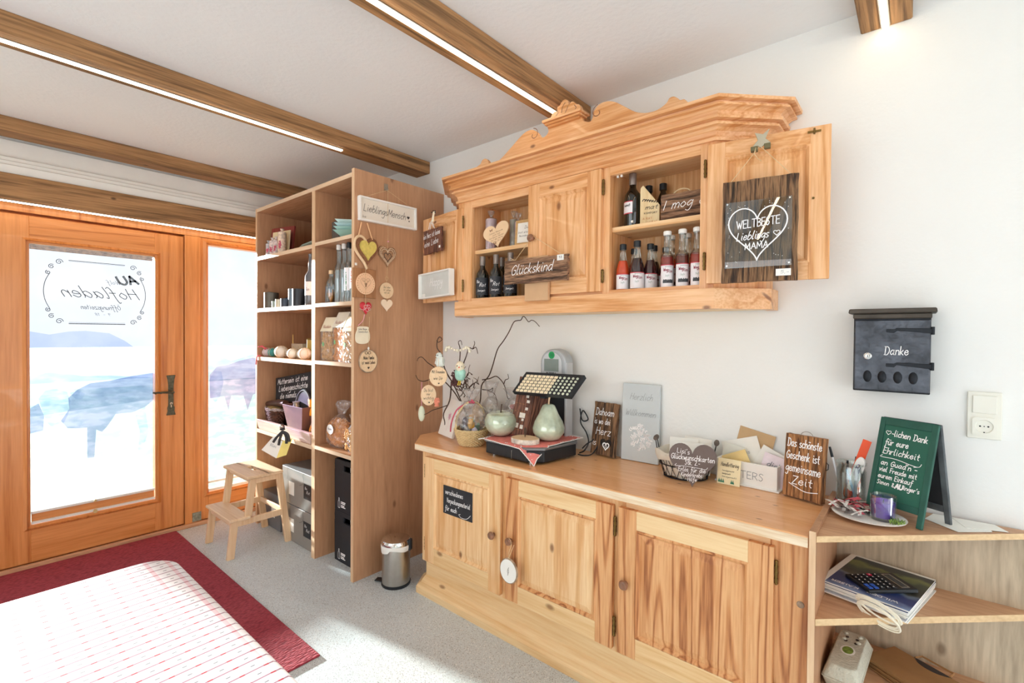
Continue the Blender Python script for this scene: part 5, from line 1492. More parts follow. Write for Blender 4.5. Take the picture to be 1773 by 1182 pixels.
# red cloth on the scale
t = thing('lace_cloth', 'salmon red cloth with white lace edge lying crosswise on the scale plate', 'cloth', (2.555, -0.258, 0.900))
b = MB(); N_ = 22; sz = 0.186
vs = []; fs = []
ca, sa = math.cos(R(-4)), math.sin(R(-4))
Pp = [(x * 0.96, y * 0.96) for x, y in P]
def drape(u, v):
    x = (u * ca - v * sa); y = (u * sa + v * ca)
    # falls beyond the plate rim
    c_ = max(0, (x - y) * 0.7071 - 0.192); oy = max(0, -y - 0.172) * 0.6; ol = max(0, -x - 0.168) * 0.35
    q = 0.5 * c_
    return (x - q * 0.5, y + q * 0.5 + oy * 0.5, 0.0015 - (c_ + oy + ol) * 0.95 + 0.0006 * math.sin(u * 60) + 0.0006 * math.sin(v * 50))
for i in range(N_ + 1):
    for j in range(N_ + 1):
        vs.append(drape(-sz + 2 * sz * i / N_, -sz + 2 * sz * j / N_))
for i in range(N_):
    for j in range(N_): fs.append([i * (N_ + 1) + j, i * (N_ + 1) + j + 1, (i + 1) * (N_ + 1) + j + 1, (i + 1) * (N_ + 1) + j])
b.add(vs, fs); cl = obj('cloth', b, mat('salmon_cloth', '#dd7f76', 0.9, var=0.15, vs=40), t, smooth=True)
b = MB(); vs = []
for (u0, v0, u1, v1) in ((-sz, -sz, sz, -sz), (sz, -sz, sz, sz), (sz, sz, -sz, sz), (-sz, sz, -sz, -sz)):
    pts = []
    for k in range(60):
        u = u0 + (u1 - u0) * k / 59; v = v0 + (v1 - v0) * k / 59
        p = drape(u, v); w_ = 0.002 * (k % 2)
        pts.append((p[0], p[1], p[2] + w_ + 0.001))
    b.tube(pts, 0.0022, 5)
rd = random.Random(8)
for k in range(60):
    u = rd.choice((-1, 1)) * (sz - rd.uniform(0.008, 0.022)); v = rd.uniform(-sz + 0.01, sz - 0.01)
    if k % 2: u, v = v, u
    p = drape(u, v); b.ball((p[0], p[1], p[2] + 0.001), (0.004, 0.004, 0.0012), 6)
obj('lace_edge', b, M['white'], cl, smooth=True)

# ceramic apple and pear
cer = mat('pearl_green_glaze', '#bcc8b0', 0.12, 0.15, var=0.3, vs=16, coat=1.0)
t = thing('ceramic_apple', 'glazed pale green ceramic apple standing on the left of the scale', 'ornament', (2.405, -0.318, 0.902))
b = MB(); b.lathe([(0.0, 0.004), (0.030, 0.0), (0.052, 0.010), (0.072, 0.030), (0.084, 0.058), (0.084, 0.085), (0.072, 0.112), (0.045, 0.126), (0.024, 0.124), (0.008, 0.112), (0, 0.108)], n=36)
obj('body', b, cer, t, smooth=True)
obj('stem', MB().tube([(0, 0, 0.108), (0.001, 0, 0.13), (0.006, 0, 0.165)], [0.004, 0.003, 0.0035], 8), M['twig'], t, smooth=True)
t.scale = (0.98, 0.98, 0.98)
t = thing('ceramic_pear', 'glazed pale green ceramic pear standing on the right of the scale', 'ornament', (2.648, -0.235, 0.902))
b = MB(); b.lathe([(0.0, 0.002), (0.040, 0.0), (0.062, 0.012), (0.078, 0.038), (0.080, 0.060), (0.070, 0.092), (0.050, 0.128), (0.036, 0.160), (0.030, 0.172), (0.018, 0.178), (0, 0.174)], n=36)
obj('body', b, cer, t, smooth=True)
obj('stem', MB().tube([(0, 0, 0.172), (0.001, 0, 0.19), (0.006, 0, 0.222)], [0.005, 0.004, 0.005], 8), M['disc'], t, smooth=True)
# birch slice
t = thing('birch_slice', 'round birch slice with a dark arrow-shaped spike lying on the salmon cloth', 'ornament', (2.598, -0.358, 0.902))
b = MB(); P = circ(0.073, 0, 0, 36, ry=0.060, wob=0.03); b.prism(P, 2, 0, 0.022); obj('bark', b, mat('birch_bark', '#d8cfc0', 0.9, var=0.35, vs=35, bump=0.8, bs=60), t)
b = MB(); b.prism([(x * 0.95, y * 0.95) for x, y in P], 2, 0.022, 0.0232); obj('cut_face', b, M['disc'], t)
b = MB(); b.lathe([(0.0, 0.023), (0.001, 0.024), (0.007, 0.055), (0.004, 0.07), (0, 0.072)], n=8); obj('spike', b, M['twig'], t)

# price list: two dark boards meeting like an open book
t = thing('price_list', 'dark brown folded wooden price list with small white tags standing on the scale', 'price list', (2.510, -0.262, 0.902), (R(-12), R(8), R(25)))
b = MB(); b.box((-0.075, -0.010, 0.0), (0.020, 0.004, 0.300)); o = obj('left_board', b, M['rustic_red'], t, bevel=0.002)
b = MB(); b.T = Matrix.Translation((0.020, -0.004, 0)) @ Matrix.Rotation(R(32), 4, 'Z'); b.box((0.0, -0.010, 0.0), (0.080, 0.004, 0.302)); o2 = obj('right_board', b, M['rustic_red'], t, bevel=0.002)
b = MB(); rd = random.Random(11)
for k, (x, z, w_, h_) in enumerate(((-0.010, 0.262, 0.014, 0.018), (0.000, 0.228, 0.012, 0.022), (-0.014, 0.203, 0.014, 0.013), (-0.006, 0.178, 0.016, 0.014), (-0.008, 0.140, 0.014, 0.014), (-0.024, 0.104, 0.030, 0.026), (-0.018, 0.082, 0.012, 0.012), (-0.045, 0.050, 0.020, 0.024), (-0.018, 0.046, 0.016, 0.020))):
    b.box((x - w_ / 2, -0.0112, z - h_ / 2), (x + w_ / 2, -0.0104, z + h_ / 2))
obj('price_tag', b, mat('old_white_tag', '#e9e0d2', 0.7, var=0.15, vs=90), o)
b = MB()
for z in (0.268, 0.215, 0.163, 0.122, 0.088, 0.030): ribbon(b, [(-0.066, z), (-0.022, z - 0.002)], 0.0022, flat(-0.0108))
obj('chalk_line', b, M['rustic_warm'], o)

# corkscrew willow in a vase with easter hangings
t = thing('willow_branches', 'bundle of dark corkscrew willow twigs rising behind the basket and across the wall', 'branches', (2.055, -0.19, TOP))
VX = (2.055, -0.19)
b = MB()
def tw_(pts, r=0.0035): 
    P = crom(pts, 4); n = len(P)
    b.tube(P, [r * (1 - 0.55 * i / n) for i in range(n)], 7)
base = (VX[0], VX[1], 0.90)
tw_([base, (2.10, -0.16, 1.02), (2.085, -0.13, 1.12), (2.12, -0.12, 1.165), (2.14, -0.12, 1.19), (2.165, -0.12, 1.245), (2.20, -0.12, 1.335), (2.245, -0.12, 1.385), (2.285, -0.12, 1.435), (2.32, -0.12, 1.49), (2.350, -0.12, 1.500), (2.372, -0.12, 1.502), (2.385, -0.12, 1.520), (2.40, -0.12, 1.517), (2.425, -0.12, 1.492), (2.445, -0.12, 1.500), (2.47, -0.12, 1.492), (2.50, -0.12, 1.466)], 0.004)
tw_([(2.09, -0.13, 1.155), (2.14, -0.12, 1.165), (2.19, -0.12, 1.182), (2.225, -0.12, 1.165), (2.25, -0.12, 1.14), (2.265, -0.12, 1.11), (2.28, -0.12, 1.065), (2.292, -0.12, 1.062)], 0.0035)
tw_([(2.25, -0.12, 1.14), (2.262, -0.12, 1.165), (2.285, -0.12, 1.175), (2.28, -0.12, 1.20)], 0.003)
tw_([(2.10, -0.14, 1.10), (2.15, -0.13, 1.10), (2.175, -0.13, 1.115), (2.165, -0.13, 1.09), (2.14, -0.13, 1.095), (2.19, -0.13, 1.08), (2.21, -0.13, 1.03), (2.205, -0.13, 1.005)], 0.0028)
tw_([base, (2.03, -0.24, 1.02), (2.00, -0.28, 1.10), (1.96, -0.33, 1.165), (1.92, -0.35, 1.180), (1.87, -0.35, 1.155), (1.82, -0.35, 1.143), (1.775, -0.35, 1.15), (1.753, -0.35, 1.175)], 0.004)
tw_([(1.95, -0.33, 1.20), (1.91, -0.35, 1.235), (1.86, -0.35, 1.255), (1.81, -0.35, 1.285), (1.775, -0.35, 1.277), (1.765, -0.35, 1.26)], 0.0032)
tw_([base, (2.02, -0.27, 1.10), (1.99, -0.33, 1.22), (1.975, -0.34, 1.30), (1.945, -0.35, 1.34), (1.945, -0.35, 1.385), (1.965, -0.35, 1.405), (1.985, -0.35, 1.39), (1.955, -0.35, 1.375), (1.94, -0.35, 1.385)], 0.0038)
tw_([(2.01, -0.30, 1.15), (2.03, -0.33, 1.05), (2.025, -0.37, 0.98), (2.045, -0.38, 0.935), (2.05, -0.385, 0.92)], 0.0045)
tw_([(2.02, -0.34, 1.02), (1.97, -0.36, 1.00), (1.92, -0.36, 0.985), (1.87, -0.36, 0.96), (1.83, -0.36, 0.945), (1.815, -0.36, 0.925)], 0.003)
tw_([(2.06, -0.22, 1.10), (2.06, -0.26, 1.22), (2.10, -0.27, 1.30), (2.12, -0.27, 1.345), (2.15, -0.27, 1.34), (2.175, -0.27, 1.35), (2.19, -0.27, 1.315)], 0.0038)
tw_([(2.15, -0.27, 1.34), (2.165, -0.27, 1.37), (2.16, -0.27, 1.385)], 0.0025)
tw_([(2.04, -0.27, 1.22), (2.06, -0.28, 1.33), (2.045, -0.28, 1.375), (2.065, -0.28, 1.385), (2.075, -0.28, 1.36)], 0.0032)
tw_([(1.99, -0.33, 1.22), (2.03, -0.33, 1.17), (2.07, -0.30, 1.13), (2.11, -0.24, 1.10), (2.08, -0.20, 1.07)], 0.003)
rd = random.Random(51)
for k in range(16):
    x, y, z = 2.02 + rd.uniform(-0.03, 0.10), -0.26 + rd.uniform(-0.04, 0.08), 1.04 + rd.uniform(0, 0.14)
    pts = [(x, y, z)]
    for q in range(4):
        x += rd.uniform(-0.025, 0.032); y += rd.uniform(-0.012, 0.012); z += rd.uniform(-0.012, 0.036); pts.append((x, y, z))
    tw_(pts, 0.0028)
obj('twig', b, M['twig'], t, smooth=True, world=True)
b = MB(); b.lathe([(0.0, 0.0), (0.020, 0.0), (0.030, 0.02), (0.030, 0.07), (0.015, 0.10), (0.015, 0.13), (0.021, 0.14)], n=24); obj('vase', b, M['white'], t, smooth=True)

def disc_hang(label, x, y, z, rw, rh, lines, ang=0, hrt=True):
    t = thing('lettered_disc', label, 'hanging disc', (x, y, z), (0, 0, R(ang)))
    b = MB(); b.prism(circ(rw, 0, 0, 32, ry=rh), 1, -0.005, 0.003); o = obj('disc', b, M['disc'], t, bevel=0.001)
    b = MB(); mf = flat(-0.0058)
    for tx, zz, wd, h in lines: write(b, tx, -wd / 2, zz, wd, h, 0.0014, mf)
    if hrt: b.prism(heartpts(0.010, 0.010, 0.004, -rh * 0.72, 16), 1, -0.006, -0.005)
    obj('lettering', b, M['ink'], o)
    obj('hanging_cord', MB().tube([(0, 0, rh), (0.002, 0.005, rh + 0.05)], 0.001, 5), M['string'], t)
    return t
disc_hang('upper pale lettered disc hanging in the willow twigs', 1.995, -0.385, 1.185, 0.050, 0.055, (('Mit Freunden', 0.018, 0.07, 0.010), ('wie Dir', -0.018, 0.05, 0.010)), 40)
disc_hang('lower pale lettered disc reading Du bist hanging in the willow twigs', 1.925, -0.395, 1.075, 0.044, 0.058, (('Du bist', 0.020, 0.05, 0.010), ('mir', 0.0, 0.02, 0.008), ('wichtig', -0.024, 0.055, 0.010)), 40)
t = thing('hanging_egg', 'pale mint egg on a pink ribbon hanging from the leftmost twig', 'egg', (1.823, -0.362, 0.955))
b = MB(); b.ball((0, 0, 0), (0.022, 0.018, 0.046), 20); obj('egg', b, mat('mint_shell', '#dfe8cf', 0.5, var=0.08), t, smooth=True)
obj('ribbon', MB().tube([(0, 0, 0.045), (0, 0, 0.185)], 0.0022, 6), M['pink'], t)
t = thing('bird_figure', 'mint and white bird figure with tiny yellow legs sitting in the willow twigs', 'ornament', (2.098, -0.315, 1.20))
b = MB(); b.ball((0, 0, 0.0), (0.034, 0.028, 0.040), 20, 0.15, 2); obj('body', b, mat('mint_feather', '#a9d9c8', 0.6, var=0.15, vs=60), t, smooth=True)
b = MB(); b.ball((0.004, -0.006, 0.042), (0.026, 0.024, 0.030), 18, 0.1, 5); hd = obj('head', b, M['cream'], t, smooth=True)
b = MB(); b.ball((0.006, -0.029, 0.047), 0.0035, 8).ball((0.026, -0.014, 0.045), 0.0035, 8); obj('eye', b, M['black'], hd, smooth=True)
obj('beak', MB().cyl((0.018, -0.026, 0.04), (0.026, -0.036, 0.036), 0.004, 0.001, 8), M['orange'], hd)
b = MB(); b.tube([(-0.004, -0.005, -0.036), (-0.006, -0.012, -0.062)], 0.003, 6).tube([(0.008, -0.005, -0.036), (0.010, -0.012, -0.06)], 0.003, 6); obj('leg', b, mat('yellow', '#e8c53a', 0.5), t, smooth=True)
t = thing('sheep_figure', 'white woolly figure high on the left side of the willow twigs', 'ornament', (1.975, -0.355, 1.262))
b = MB(); b.ball((0, 0, 0), (0.030, 0.024, 0.034), 18, 0.4, 7).ball((-0.004, -0.004, 0.036), (0.02, 0.018, 0.02), 14, 0.2, 9); obj('body', b, mat('pale_wool', '#e4ebe4', 0.95, var=0.1, bump=0.6), t, smooth=True)
obj('eye', MB().ball((-0.012, -0.020, 0.040), 0.003, 8).ball((0.004, -0.022, 0.040), 0.003, 8), M['black'], t, smooth=True)
t = thing('bead_garland', 'white and cream bead garland draped over the top of the willow twigs', 'garland', (2.02, -0.30, 1.33))
b = MB()
for k in range(13):
    a = PI * k / 12
    b.ball((-0.035 + 0.105 * (1 - math.cos(a)) / 1.1, -0.02, 0.012 * math.sin(a * 3) + 0.012 * math.sin(a)), 0.0075 + 0.003 * (k % 3 == 0), 10)
obj('bead', b, mat('cream_bead', '#ece5cf', 0.5, var=0.1), t, smooth=True)
t = thing('fabric_flower', 'small salmon fabric flower hanging below the lower lettered disc', 'ornament', (1.985, -0.385, 1.045))
b = MB()
for k in range(6):
    a = k * PI / 3; b.ball((0.011 * math.cos(a), 0.004 * math.sin(a), 0.011 * math.sin(a)), (0.012, 0.008, 0.010), 10, 0.3, k)
b.lathe([(0.016, -0.028), (0.006, -0.008)], n=10); obj('petal', b, mat('salmon_felt', '#dd8a72', 0.9, var=0.1), t, smooth=True)
t = thing('moss_nest', 'dark brown ribbon and twig bunch in the middle of the willow twigs', 'ornament', (2.052, -0.305, 1.165))
b = MB(); rd = random.Random(21)
for k in range(26):
    p = [(rd.uniform(-0.03, 0.04), rd.uniform(-0.015, 0.02), rd.uniform(-0.04, 0.05)) for _ in range(3)]
    b.tube(crom(p, 3), 0.0035, 5)
obj('ribbon', b, mat('dark_red_brown', '#5a3434', 0.6, var=0.3), t, smooth=True)

# leaning boards along the wall
standing('wooden_sign', 'tall narrow weathered board lettered Dahoam is wo dei Herz is', 'sign', (2.782, -0.062, TOP), -6, 0.143, 0.262, 0.020, 8, M['rustic_z'], jag=0.004, n=10, seed=21,
         lines=[('Dahoam', -0.056, 0.196, 0.105, 0.020, 0.0028), ('is wo dei', -0.060, 0.152, 0.092, 0.017, 0.0026), ('Herz', -0.046, 0.100, 0.085, 0.021, 0.0028), ('is', -0.060, 0.045, 0.018, 0.017, 0.0026)])
t = bpy.data.objects[-1] if False else None
ds = [o for o in bpy.data.objects if o.get('label', '').startswith('tall narrow weathered')][0]
b = MB(); b.prism(heartpts(0.066, 0.062, 0.018, 0.052, 36), 1, -0.0212, -0.0204); hh = obj('burnt_heart', b, mat('charcoal', '#2a2420', 0.9, var=0.4, vs=60), ds)
b = MB(); ribbon(b, heartpts(0.036, 0.034, 0.020, 0.046, 30), 0.006, flat(-0.0218), closed=True); ribbon(b, heartpts(0.012, 0.012, 0.020, 0.047, 16), 0.002, flat(-0.0218), closed=True)
obj('white_heart', b, M['paint'], hh)
def puff(b, mf):
    rd = random.Random(4)
    for k in range(90):
        a = rd.uniform(0, 6.28); r = 0.052 * math.sqrt(rd.random())
        cx_, cz_ = r * math.cos(a), 0.115 + r * math.sin(a)
        ribbon(b, crom([(cx_, cz_), (cx_ + 0.008 * math.cos(a + .5), cz_ + 0.008 * math.sin(a + .5)), (cx_ + 0.012 * math.cos(a), cz_ + 0.012 * math.sin(a))], 2), 0.005, mf)
gw = mat('pale_blue_grey_paint', '#c8d0d2', 0.7, var=0.03, vs=8)
hz = standing('wooden_sign', 'tall pale blue-grey board lettered Herzlich Willkommen with a white flower', 'sign', (2.945, -0.044, TOP), 1.6, 0.186, 0.368, 0.014, 2.5, gw, jag=0, ink='paint', extra=puff)
b = MB(); mf = flat(-0.0150)
write(b, 'Herzlich', -0.055, 0.292, 0.11, 0.018, 0.0013, mf, 0.35); write(b, 'Willkommen', -0.078, 0.215, 0.150, 0.017, 0.0013, mf, 0.35)
obj('thin_lettering', b, M['grey_ink'], hz)

# wire basket with fabric liner, heart slate in front
t = thing('wire_basket', 'round black wire basket with wooden side grips and a cream fabric liner', 'basket', (3.290, -0.125, TOP), (0, 0, R(15)))
b = MB(); n_ = 40
for z, r in ((0.003, 0.078), (0.055, 0.094), (0.098, 0.105)): b.tube([(r * 1.12 * math.cos(2 * PI * k / n_), r * math.sin(2 * PI * k / n_) * 0.92, z) for k in range(n_)], 0.0024 if z > 0.01 else 0.003, 6, closed=True)
for k in range(20):
    a = 2 * PI * k / 20
    for s_ in (1, -1):
        a2 = a + s_ * 0.32
        b.tube([(0.078 * 1.12 * math.cos(a), 0.078 * 0.92 * math.sin(a), 0.003), (0.105 * 1.12 * math.cos(a2), 0.105 * 0.92 * math.sin(a2), 0.098)], 0.0012, 4)
obj('wire', b, M['iron'], t, smooth=True)
b = MB(); vs = []; fs = []
for j, (r, z) in enumerate(((0.070, 0.006), (0.086, 0.05), (0.098, 0.10), (0.104, 0.112), (0.110, 0.106), (0.109, 0.085), (0.106, 0.075))):
    for i in range(n_):
        a = 2 * PI * i / n_; k = 1 + 0.02 * math.sin(a * 7 + j)
        vs.append((r * 1.12 * k * math.cos(a), r * 0.92 * k * math.sin(a), z + 0.004 * math.sin(a * 5 + j)))
for j in range(6):
    for i in range(n_): fs.append([j * n_ + i, j * n_ + (i + 1) % n_, (j + 1) * n_ + (i + 1) % n_, (j + 1) * n_ + i])
fs.append(list(range(n_)))
b.add(vs, fs); obj('fabric_liner', b, mat('cream_linen', '#ddd6c8', 0.95, var=0.06, vs=40), t, smooth=True)
for s_ in (-1, 1):
    b = MB(); b.tube([(s_ * 0.112, -0.022, 0.10), (s_ * 0.122, -0.020, 0.155), (s_ * 0.122, 0.020, 0.155), (s_ * 0.112, 0.022, 0.10)], 0.0022, 6)
    h = obj('handle', b, M['iron'], t)
    b = MB(); b.T = Matrix.Translation((s_ * 0.122, 0, 0.155)) @ Matrix.Rotation(PI / 2, 4, 'X'); b.lathe([(0.0, -0.024), (0.009, -0.024), (0.011, 0), (0.009, 0.024), (0, 0.024)], n=14)
    obj('wooden_grip', b, mat('grey_brown_wood', '#5d5148', 0.7, var=0.2), h, smooth=True)
for k, (x, y, a, h, lab) in enumerate(((-0.02, 0.025, 8, 0.145, 'white folded greeting card at the back of the wire basket'), (0.03, 0.045, -6, 0.150, 'white greeting card leaning against the wall side of the wire basket'), (0.015, 0.0, 14, 0.135, 'white greeting card standing in front inside the wire basket'))):
    c_ = thing('greeting_card', lab, 'card', (3.290 + x, -0.125 + y, TOP + 0.010), (R(-6), 0, R(a)), group='cards in the wire basket')
    obj('card', MB().box((-0.06, -0.001, 0), (0.06, 0.001, h)), M['paper'], c_)
t = thing('heart_sign', 'grey-brown slate heart about greeting cards hooked on the front of the wire basket', 'sign', (3.365, -0.252, TOP), (R(-4), 0, R(20)))
b = MB(); b.prism(heartpts(0.178, 0.172, 0, 0.084, 50), 1, -0.008, 0.0); hs = obj('heart', b, mat('grey_brown_slate', '#6f625e', 0.85, var=0.12, vs=20), t, bevel=0.002)
b = MB(); mf = flat(-0.0088)
write(b, "Lisi's", -0.058, 0.132, 0.046, 0.011, 0.0017, mf, 0.12, -0.1); write(b, 'Glückwunschkarten', -0.080, 0.108, 0.160, 0.012, 0.0019, mf, 0.1, -0.04)
write(b, 'Stk. 2.-', -0.028, 0.087, 0.055, 0.011, 0.0018, mf); ribbon(b, crom([(-0.060, 0.088), (-0.064, 0.080), (-0.03, 0.081), (0.02, 0.077), (0.048, 0.074), (0.056, 0.082)], 5), 0.0014, mf)
write(b, 'Erlös für die', -0.052, 0.060, 0.100, 0.010, 0.0016, mf); write(b, 'Kinderkrebs', -0.042, 0.041, 0.078, 0.009, 0.0015, mf); write(b, 'Hilfe', -0.018, 0.024, 0.034, 0.008, 0.0014, mf)
obj('lettering', b, M['paint'], hs)

# white letter box with cards
LA = R(-4)
t = thing('letter_box', 'white open wooden box marked LETTERS holding envelopes', 'box', (3.515, -0.052, TOP), (0, 0, LA))
b = MB(); b.box((-0.105, -0.045, 0.004), (0.125, -0.039, 0.095)).box((-0.105, 0.03, 0.004), (0.125, 0.036, 0.095)).box((-0.105, -0.039, 0.004), (-0.099, 0.03, 0.095)).box((0.119, -0.039, 0.004), (0.125, 0.03, 0.095)).box((-0.108, -0.055, 0), (0.135, 0.04, 0.006))
bx_ = obj('box', b, M['white_wood'], t, bevel=0.001)
b = MB(); write(b, 'LETTERS', -0.075, 0.032, 0.150, 0.0165, 0.0020, flat(-0.0458), 0); obj('lettering', b, M['grey_ink'], bx_)
def card(label, x, y, z, w_, h_, rx, ry, rz, m, grp='cards and envelopes in the letter box', extra=None, fold=False):
    c_ = thing('envelope', label, 'envelope', (x, y, z), (R(rx), R(ry), R(rz)), grp)
    b = MB(); b.box((-w_ / 2, -0.0008, 0), (w_ / 2, 0.0008, h_))
    o = obj('sheet', b, m, c_)
    if extra:
        b = MB(); extra(b, flat(-0.0016)); obj('print', b, M['grey_ink'], c_)
    return c_
card('large white envelope leaning left at the back of the letter box', 3.52, -0.030, 0.835, 0.15, 0.165, -6, -18, -4, M['paper'], extra=lambda b, mf: write(b, 'Alles', -0.02, 0.10, 0.05, 0.008, 0.001, mf))
card('kraft brown envelope at the very back of the letter box', 3.50, -0.016, 0.832, 0.14, 0.205, -4, 12, -4, mat('kraft_paper', '#c7a67c', 0.8))
card('white card tilted right in the letter box beside the kraft envelope', 3.565, -0.040, 0.833, 0.12, 0.14, -6, 25, -4, M['paper'])
card('yellow-edged card showing low in the letter box', 3.505, -0.060, 0.833, 0.11, 0.115, -3, -25, -4, mat('pale_yellow_paper', '#f2d594', 0.8, var=0.1))
card('white card lettered dich with pink print at the right of the letter box', 3.600, -0.058, 0.833, 0.10, 0.12, -4, 14, -4, mat('pink_washed_paper', '#f3e4ea', 0.8, var=0.1, vs=20), extra=lambda b, mf: write(b, 'dich', -0.03, 0.07, 0.05, 0.012, 0.0025, mf))
card('pale translucent envelope at the left end of the letter box', 3.445, -0.040, 0.833, 0.09, 0.135, -4, 8, -4, mat('tracing_paper', '#e6e6dc', 0.7))
t = thing('paper_card', 'small cream card lettered Handlettering leaning on the letter box front', 'card', (3.465, -0.128, TOP), (R(-8), 0, R(-2)))
o = obj('card', MB().box((-0.044, -0.001, 0), (0.044, 0.001, 0.102)), mat('cream_card', '#f3e6bd', 0.8, var=0.05), t)
b = MB(); mf = flat(-0.0018); write(b, 'Handlettering', -0.032, 0.072, 0.068, 0.009, 0.0014, mf, 0.25)
for z, wd in ((0.052, 0.045), (0.040, 0.032), (0.028, 0.055)): write(b, 'handgemacht', -0.025, z, wd, 0.0035, 0.0006, mf, 0.2)
obj('lettering', b, M['ink'], o)
b = MB()
for x in (-0.036, -0.028, -0.020, 0.012, 0.018): b.prism([(x - 0.004, 0.006), (x + 0.005, 0.006), (x, 0.022)], 1, -0.0016, -0.001)
obj('green_print', b, mat('green_ink', '#2f7d63', 0.7), o)

# thick board "Das schönste Geschenk"
t = standing('wooden_sign', 'thick rusty brown board lettered Das schönste Geschenk ist gemeinsame Zeit', 'sign', (3.658, -0.128, TOP), -17, 0.137, 0.232, 0.030, 5, M['rustic_warm'], jag=0.002, n=8, seed=33,
         lines=[('Das schönste', -0.058, 0.186, 0.118, 0.017, 0.0030), ('Geschenk ist', -0.060, 0.140, 0.114, 0.017, 0.0030), ('gemeinsame', -0.060, 0.094, 0.120, 0.017, 0.0030), ('Zeit', -0.035, 0.050, 0.068, 0.017, 0.0030)])
b = MB(); b.tube([(0.022 * math.cos(a), -0.014, 0.228 + 0.018 * math.sin(a)) for a in [PI * k / 12 for k in range(13)]], 0.0016, 6); obj('hanging_ring', b, M['steel'], t)
b = MB(); ribbon(b, crom([(-0.045, 0.050), (-0.02, 0.040), (0.015, 0.030), (0.055, 0.036)], 5), 0.0028, flat(-0.0310)); obj('flourish', b, M['paint'], t)
b = MB(); b.tube([(0.069, -0.010, 0.12), (0.076, -0.010, 0.125), (0.076, -0.010, 0.142), (0.069, -0.010, 0.147)], 0.0014, 6); obj('side_hook', b, M['iron'], t)

# ================================================================== on the corner shelf
CS = 0.829
t = thing('pen_jar', 'clear glass jar full of pens beside the rusty board', 'jar', (3.866, -0.072, CS))
b = MB(); b.lathe([(0.0, 0.003), (0.040, 0.0), (0.044, 0.008), (0.045, 0.115), (0.040, 0.128), (0.040, 0.136), (0.046, 0.140), (0.046, 0.146), (0.042, 0.146), (0.037, 0.135), (0.037, 0.127), (0.041, 0.114), (0.041, 0.010), (0, 0.008)], n=36)
obj('glass', b, M['glass'], t, smooth=True)
pens = [('white pen with a black tip leaning left out of the glass jar', '#eef0f0', -0.022, -0.01, -0.055, -0.01, 0.185, 0.0045),
        ('dark blue ballpoint pen in the glass jar', '#27304a', -0.015, 0.01, -0.012, 0.012, 0.135, 0.004),
        ('light blue pen lying slantwise in the glass jar', '#6fa6c8', 0.02, -0.022, -0.020, -0.026, 0.115, 0.004),
        ('thick red and white marker in the glass jar', '#d03a40', 0.020, -0.012, 0.024, -0.014, 0.150, 0.008),
        ('dark red pen in the glass jar', '#a02030', 0.005, 0.0, 0.018, 0.0, 0.142, 0.004),
        ('black felt pen in the glass jar', '#22242a', 0.005, 0.02, 0.012, 0.028, 0.150, 0.0045),
        ('white and red pen near the left wall of the glass jar', '#e9e4e2', -0.028, -0.012, -0.020, -0.014, 0.095, 0.006),
        ('silver grey pen in the glass jar', '#b8bdc4', 0.012, -0.020, 0.020, -0.025, 0.12, 0.006)]
for lab, c_, x0, y0, x1, y1, L_, r in pens:
    a = Vector((x0, y0, 0.012)); d = Vector((x1 - x0, y1 - y0, 0.14)).normalized()
    p = thing('pen', lab, 'pen', (3.866 + x0, -0.072 + y0, CS + 0.012), group='pens in the glass jar')
    obj('barrel', MB().cyl((0, 0, 0), tuple(d * L_ * 0.8), r, n=10), mat('pen_barrel', c_, 0.35), p, smooth=True)
    obj('cap', MB().cyl(tuple(d * L_ * 0.8), tuple(d * L_), r * 1.05, r * 0.8, 10), M['black'] if 'black' in lab or 'dark' in lab else mat('pen_cap', c_, 0.4), p, smooth=True)
t = thing('ruler', 'flat orange-red plastic ruler standing slanted in the glass jar', 'ruler', (3.850, -0.058, CS + 0.012), (0, R(16), R(-8)))
obj('blade', MB().box((-0.013, -0.001, 0), (0.013, 0.001, 0.225)), M['orange'], t)
t = thing('correction_roller', 'white correction roller with a purple oval in front of the orange ruler', 'correction roller', (3.868, -0.086, CS + 0.05), (0, R(14), R(-8)))
b = MB(); b.prism(crom([(-0.012, 0), (-0.014, 0.06), (-0.012, 0.11), (0, 0.125), (0.014, 0.11), (0.016, 0.06), (0.008, 0), (-0.012, 0)], 4)[:-1], 1, -0.006, 0.006); o = obj('body', b, M['white'], t, bevel=0.002)
obj('window', MB().prism(circ(0.008, 0.0, 0.075, 20, ry=0.024), 1, -0.0072, -0.006), mat('purple_oval', '#4c3a78', 0.4), o)

t = thing('plate', 'oval white plate under the purple candle on the corner shelf', 'plate', (3.928, -0.232, CS))
b = MB(); b.lathe([(0.0, 0.002), (0.045, 0.0), (0.055, 0.003), (0.098, 0.014), (0.100, 0.017), (0.096, 0.0165), (0.055, 0.007), (0, 0.006)], n=48, sy=0.92)
obj('dish', b, M['white'], t, smooth=True)
rd = random.Random(17)
t = thing('paper_scraps', 'heap of crumpled printed paper scraps on the white plate', 'paper scraps', (3.905, -0.215, CS + 0.008))
t['kind'] = 'stuff'
cc = [MB() for _ in range(5)]
for k in range(70):
    b = cc[k % 5]
    a = rd.uniform(0, 6.28); r = 0.072 * math.sqrt(rd.random())
    cx_, cy_ = r * math.cos(a) - 0.006, r * math.sin(a) * 0.85
    if math.hypot(cx_ - 0.035, cy_ + 0.00) < 0.040: continue
    b.T = Matrix.Translation((cx_, cy_, 0.010 + rd.uniform(0, 0.016))) @ Euler((rd.uniform(-.4, .4), rd.uniform(-.4, .4), rd.uniform(0, 6))).to_matrix().to_4x4()
    l = rd.uniform(0.012, 0.035); w_ = rd.uniform(0.003, 0.012)
    b.add([(-l, -w_, 0), (0, -w_, 0.003), (l, -w_, 0), (l, w_, 0.001), (0, w_, 0.004), (-l, w_, 0)], [(0, 1, 4, 5), (1, 2, 3, 4)])
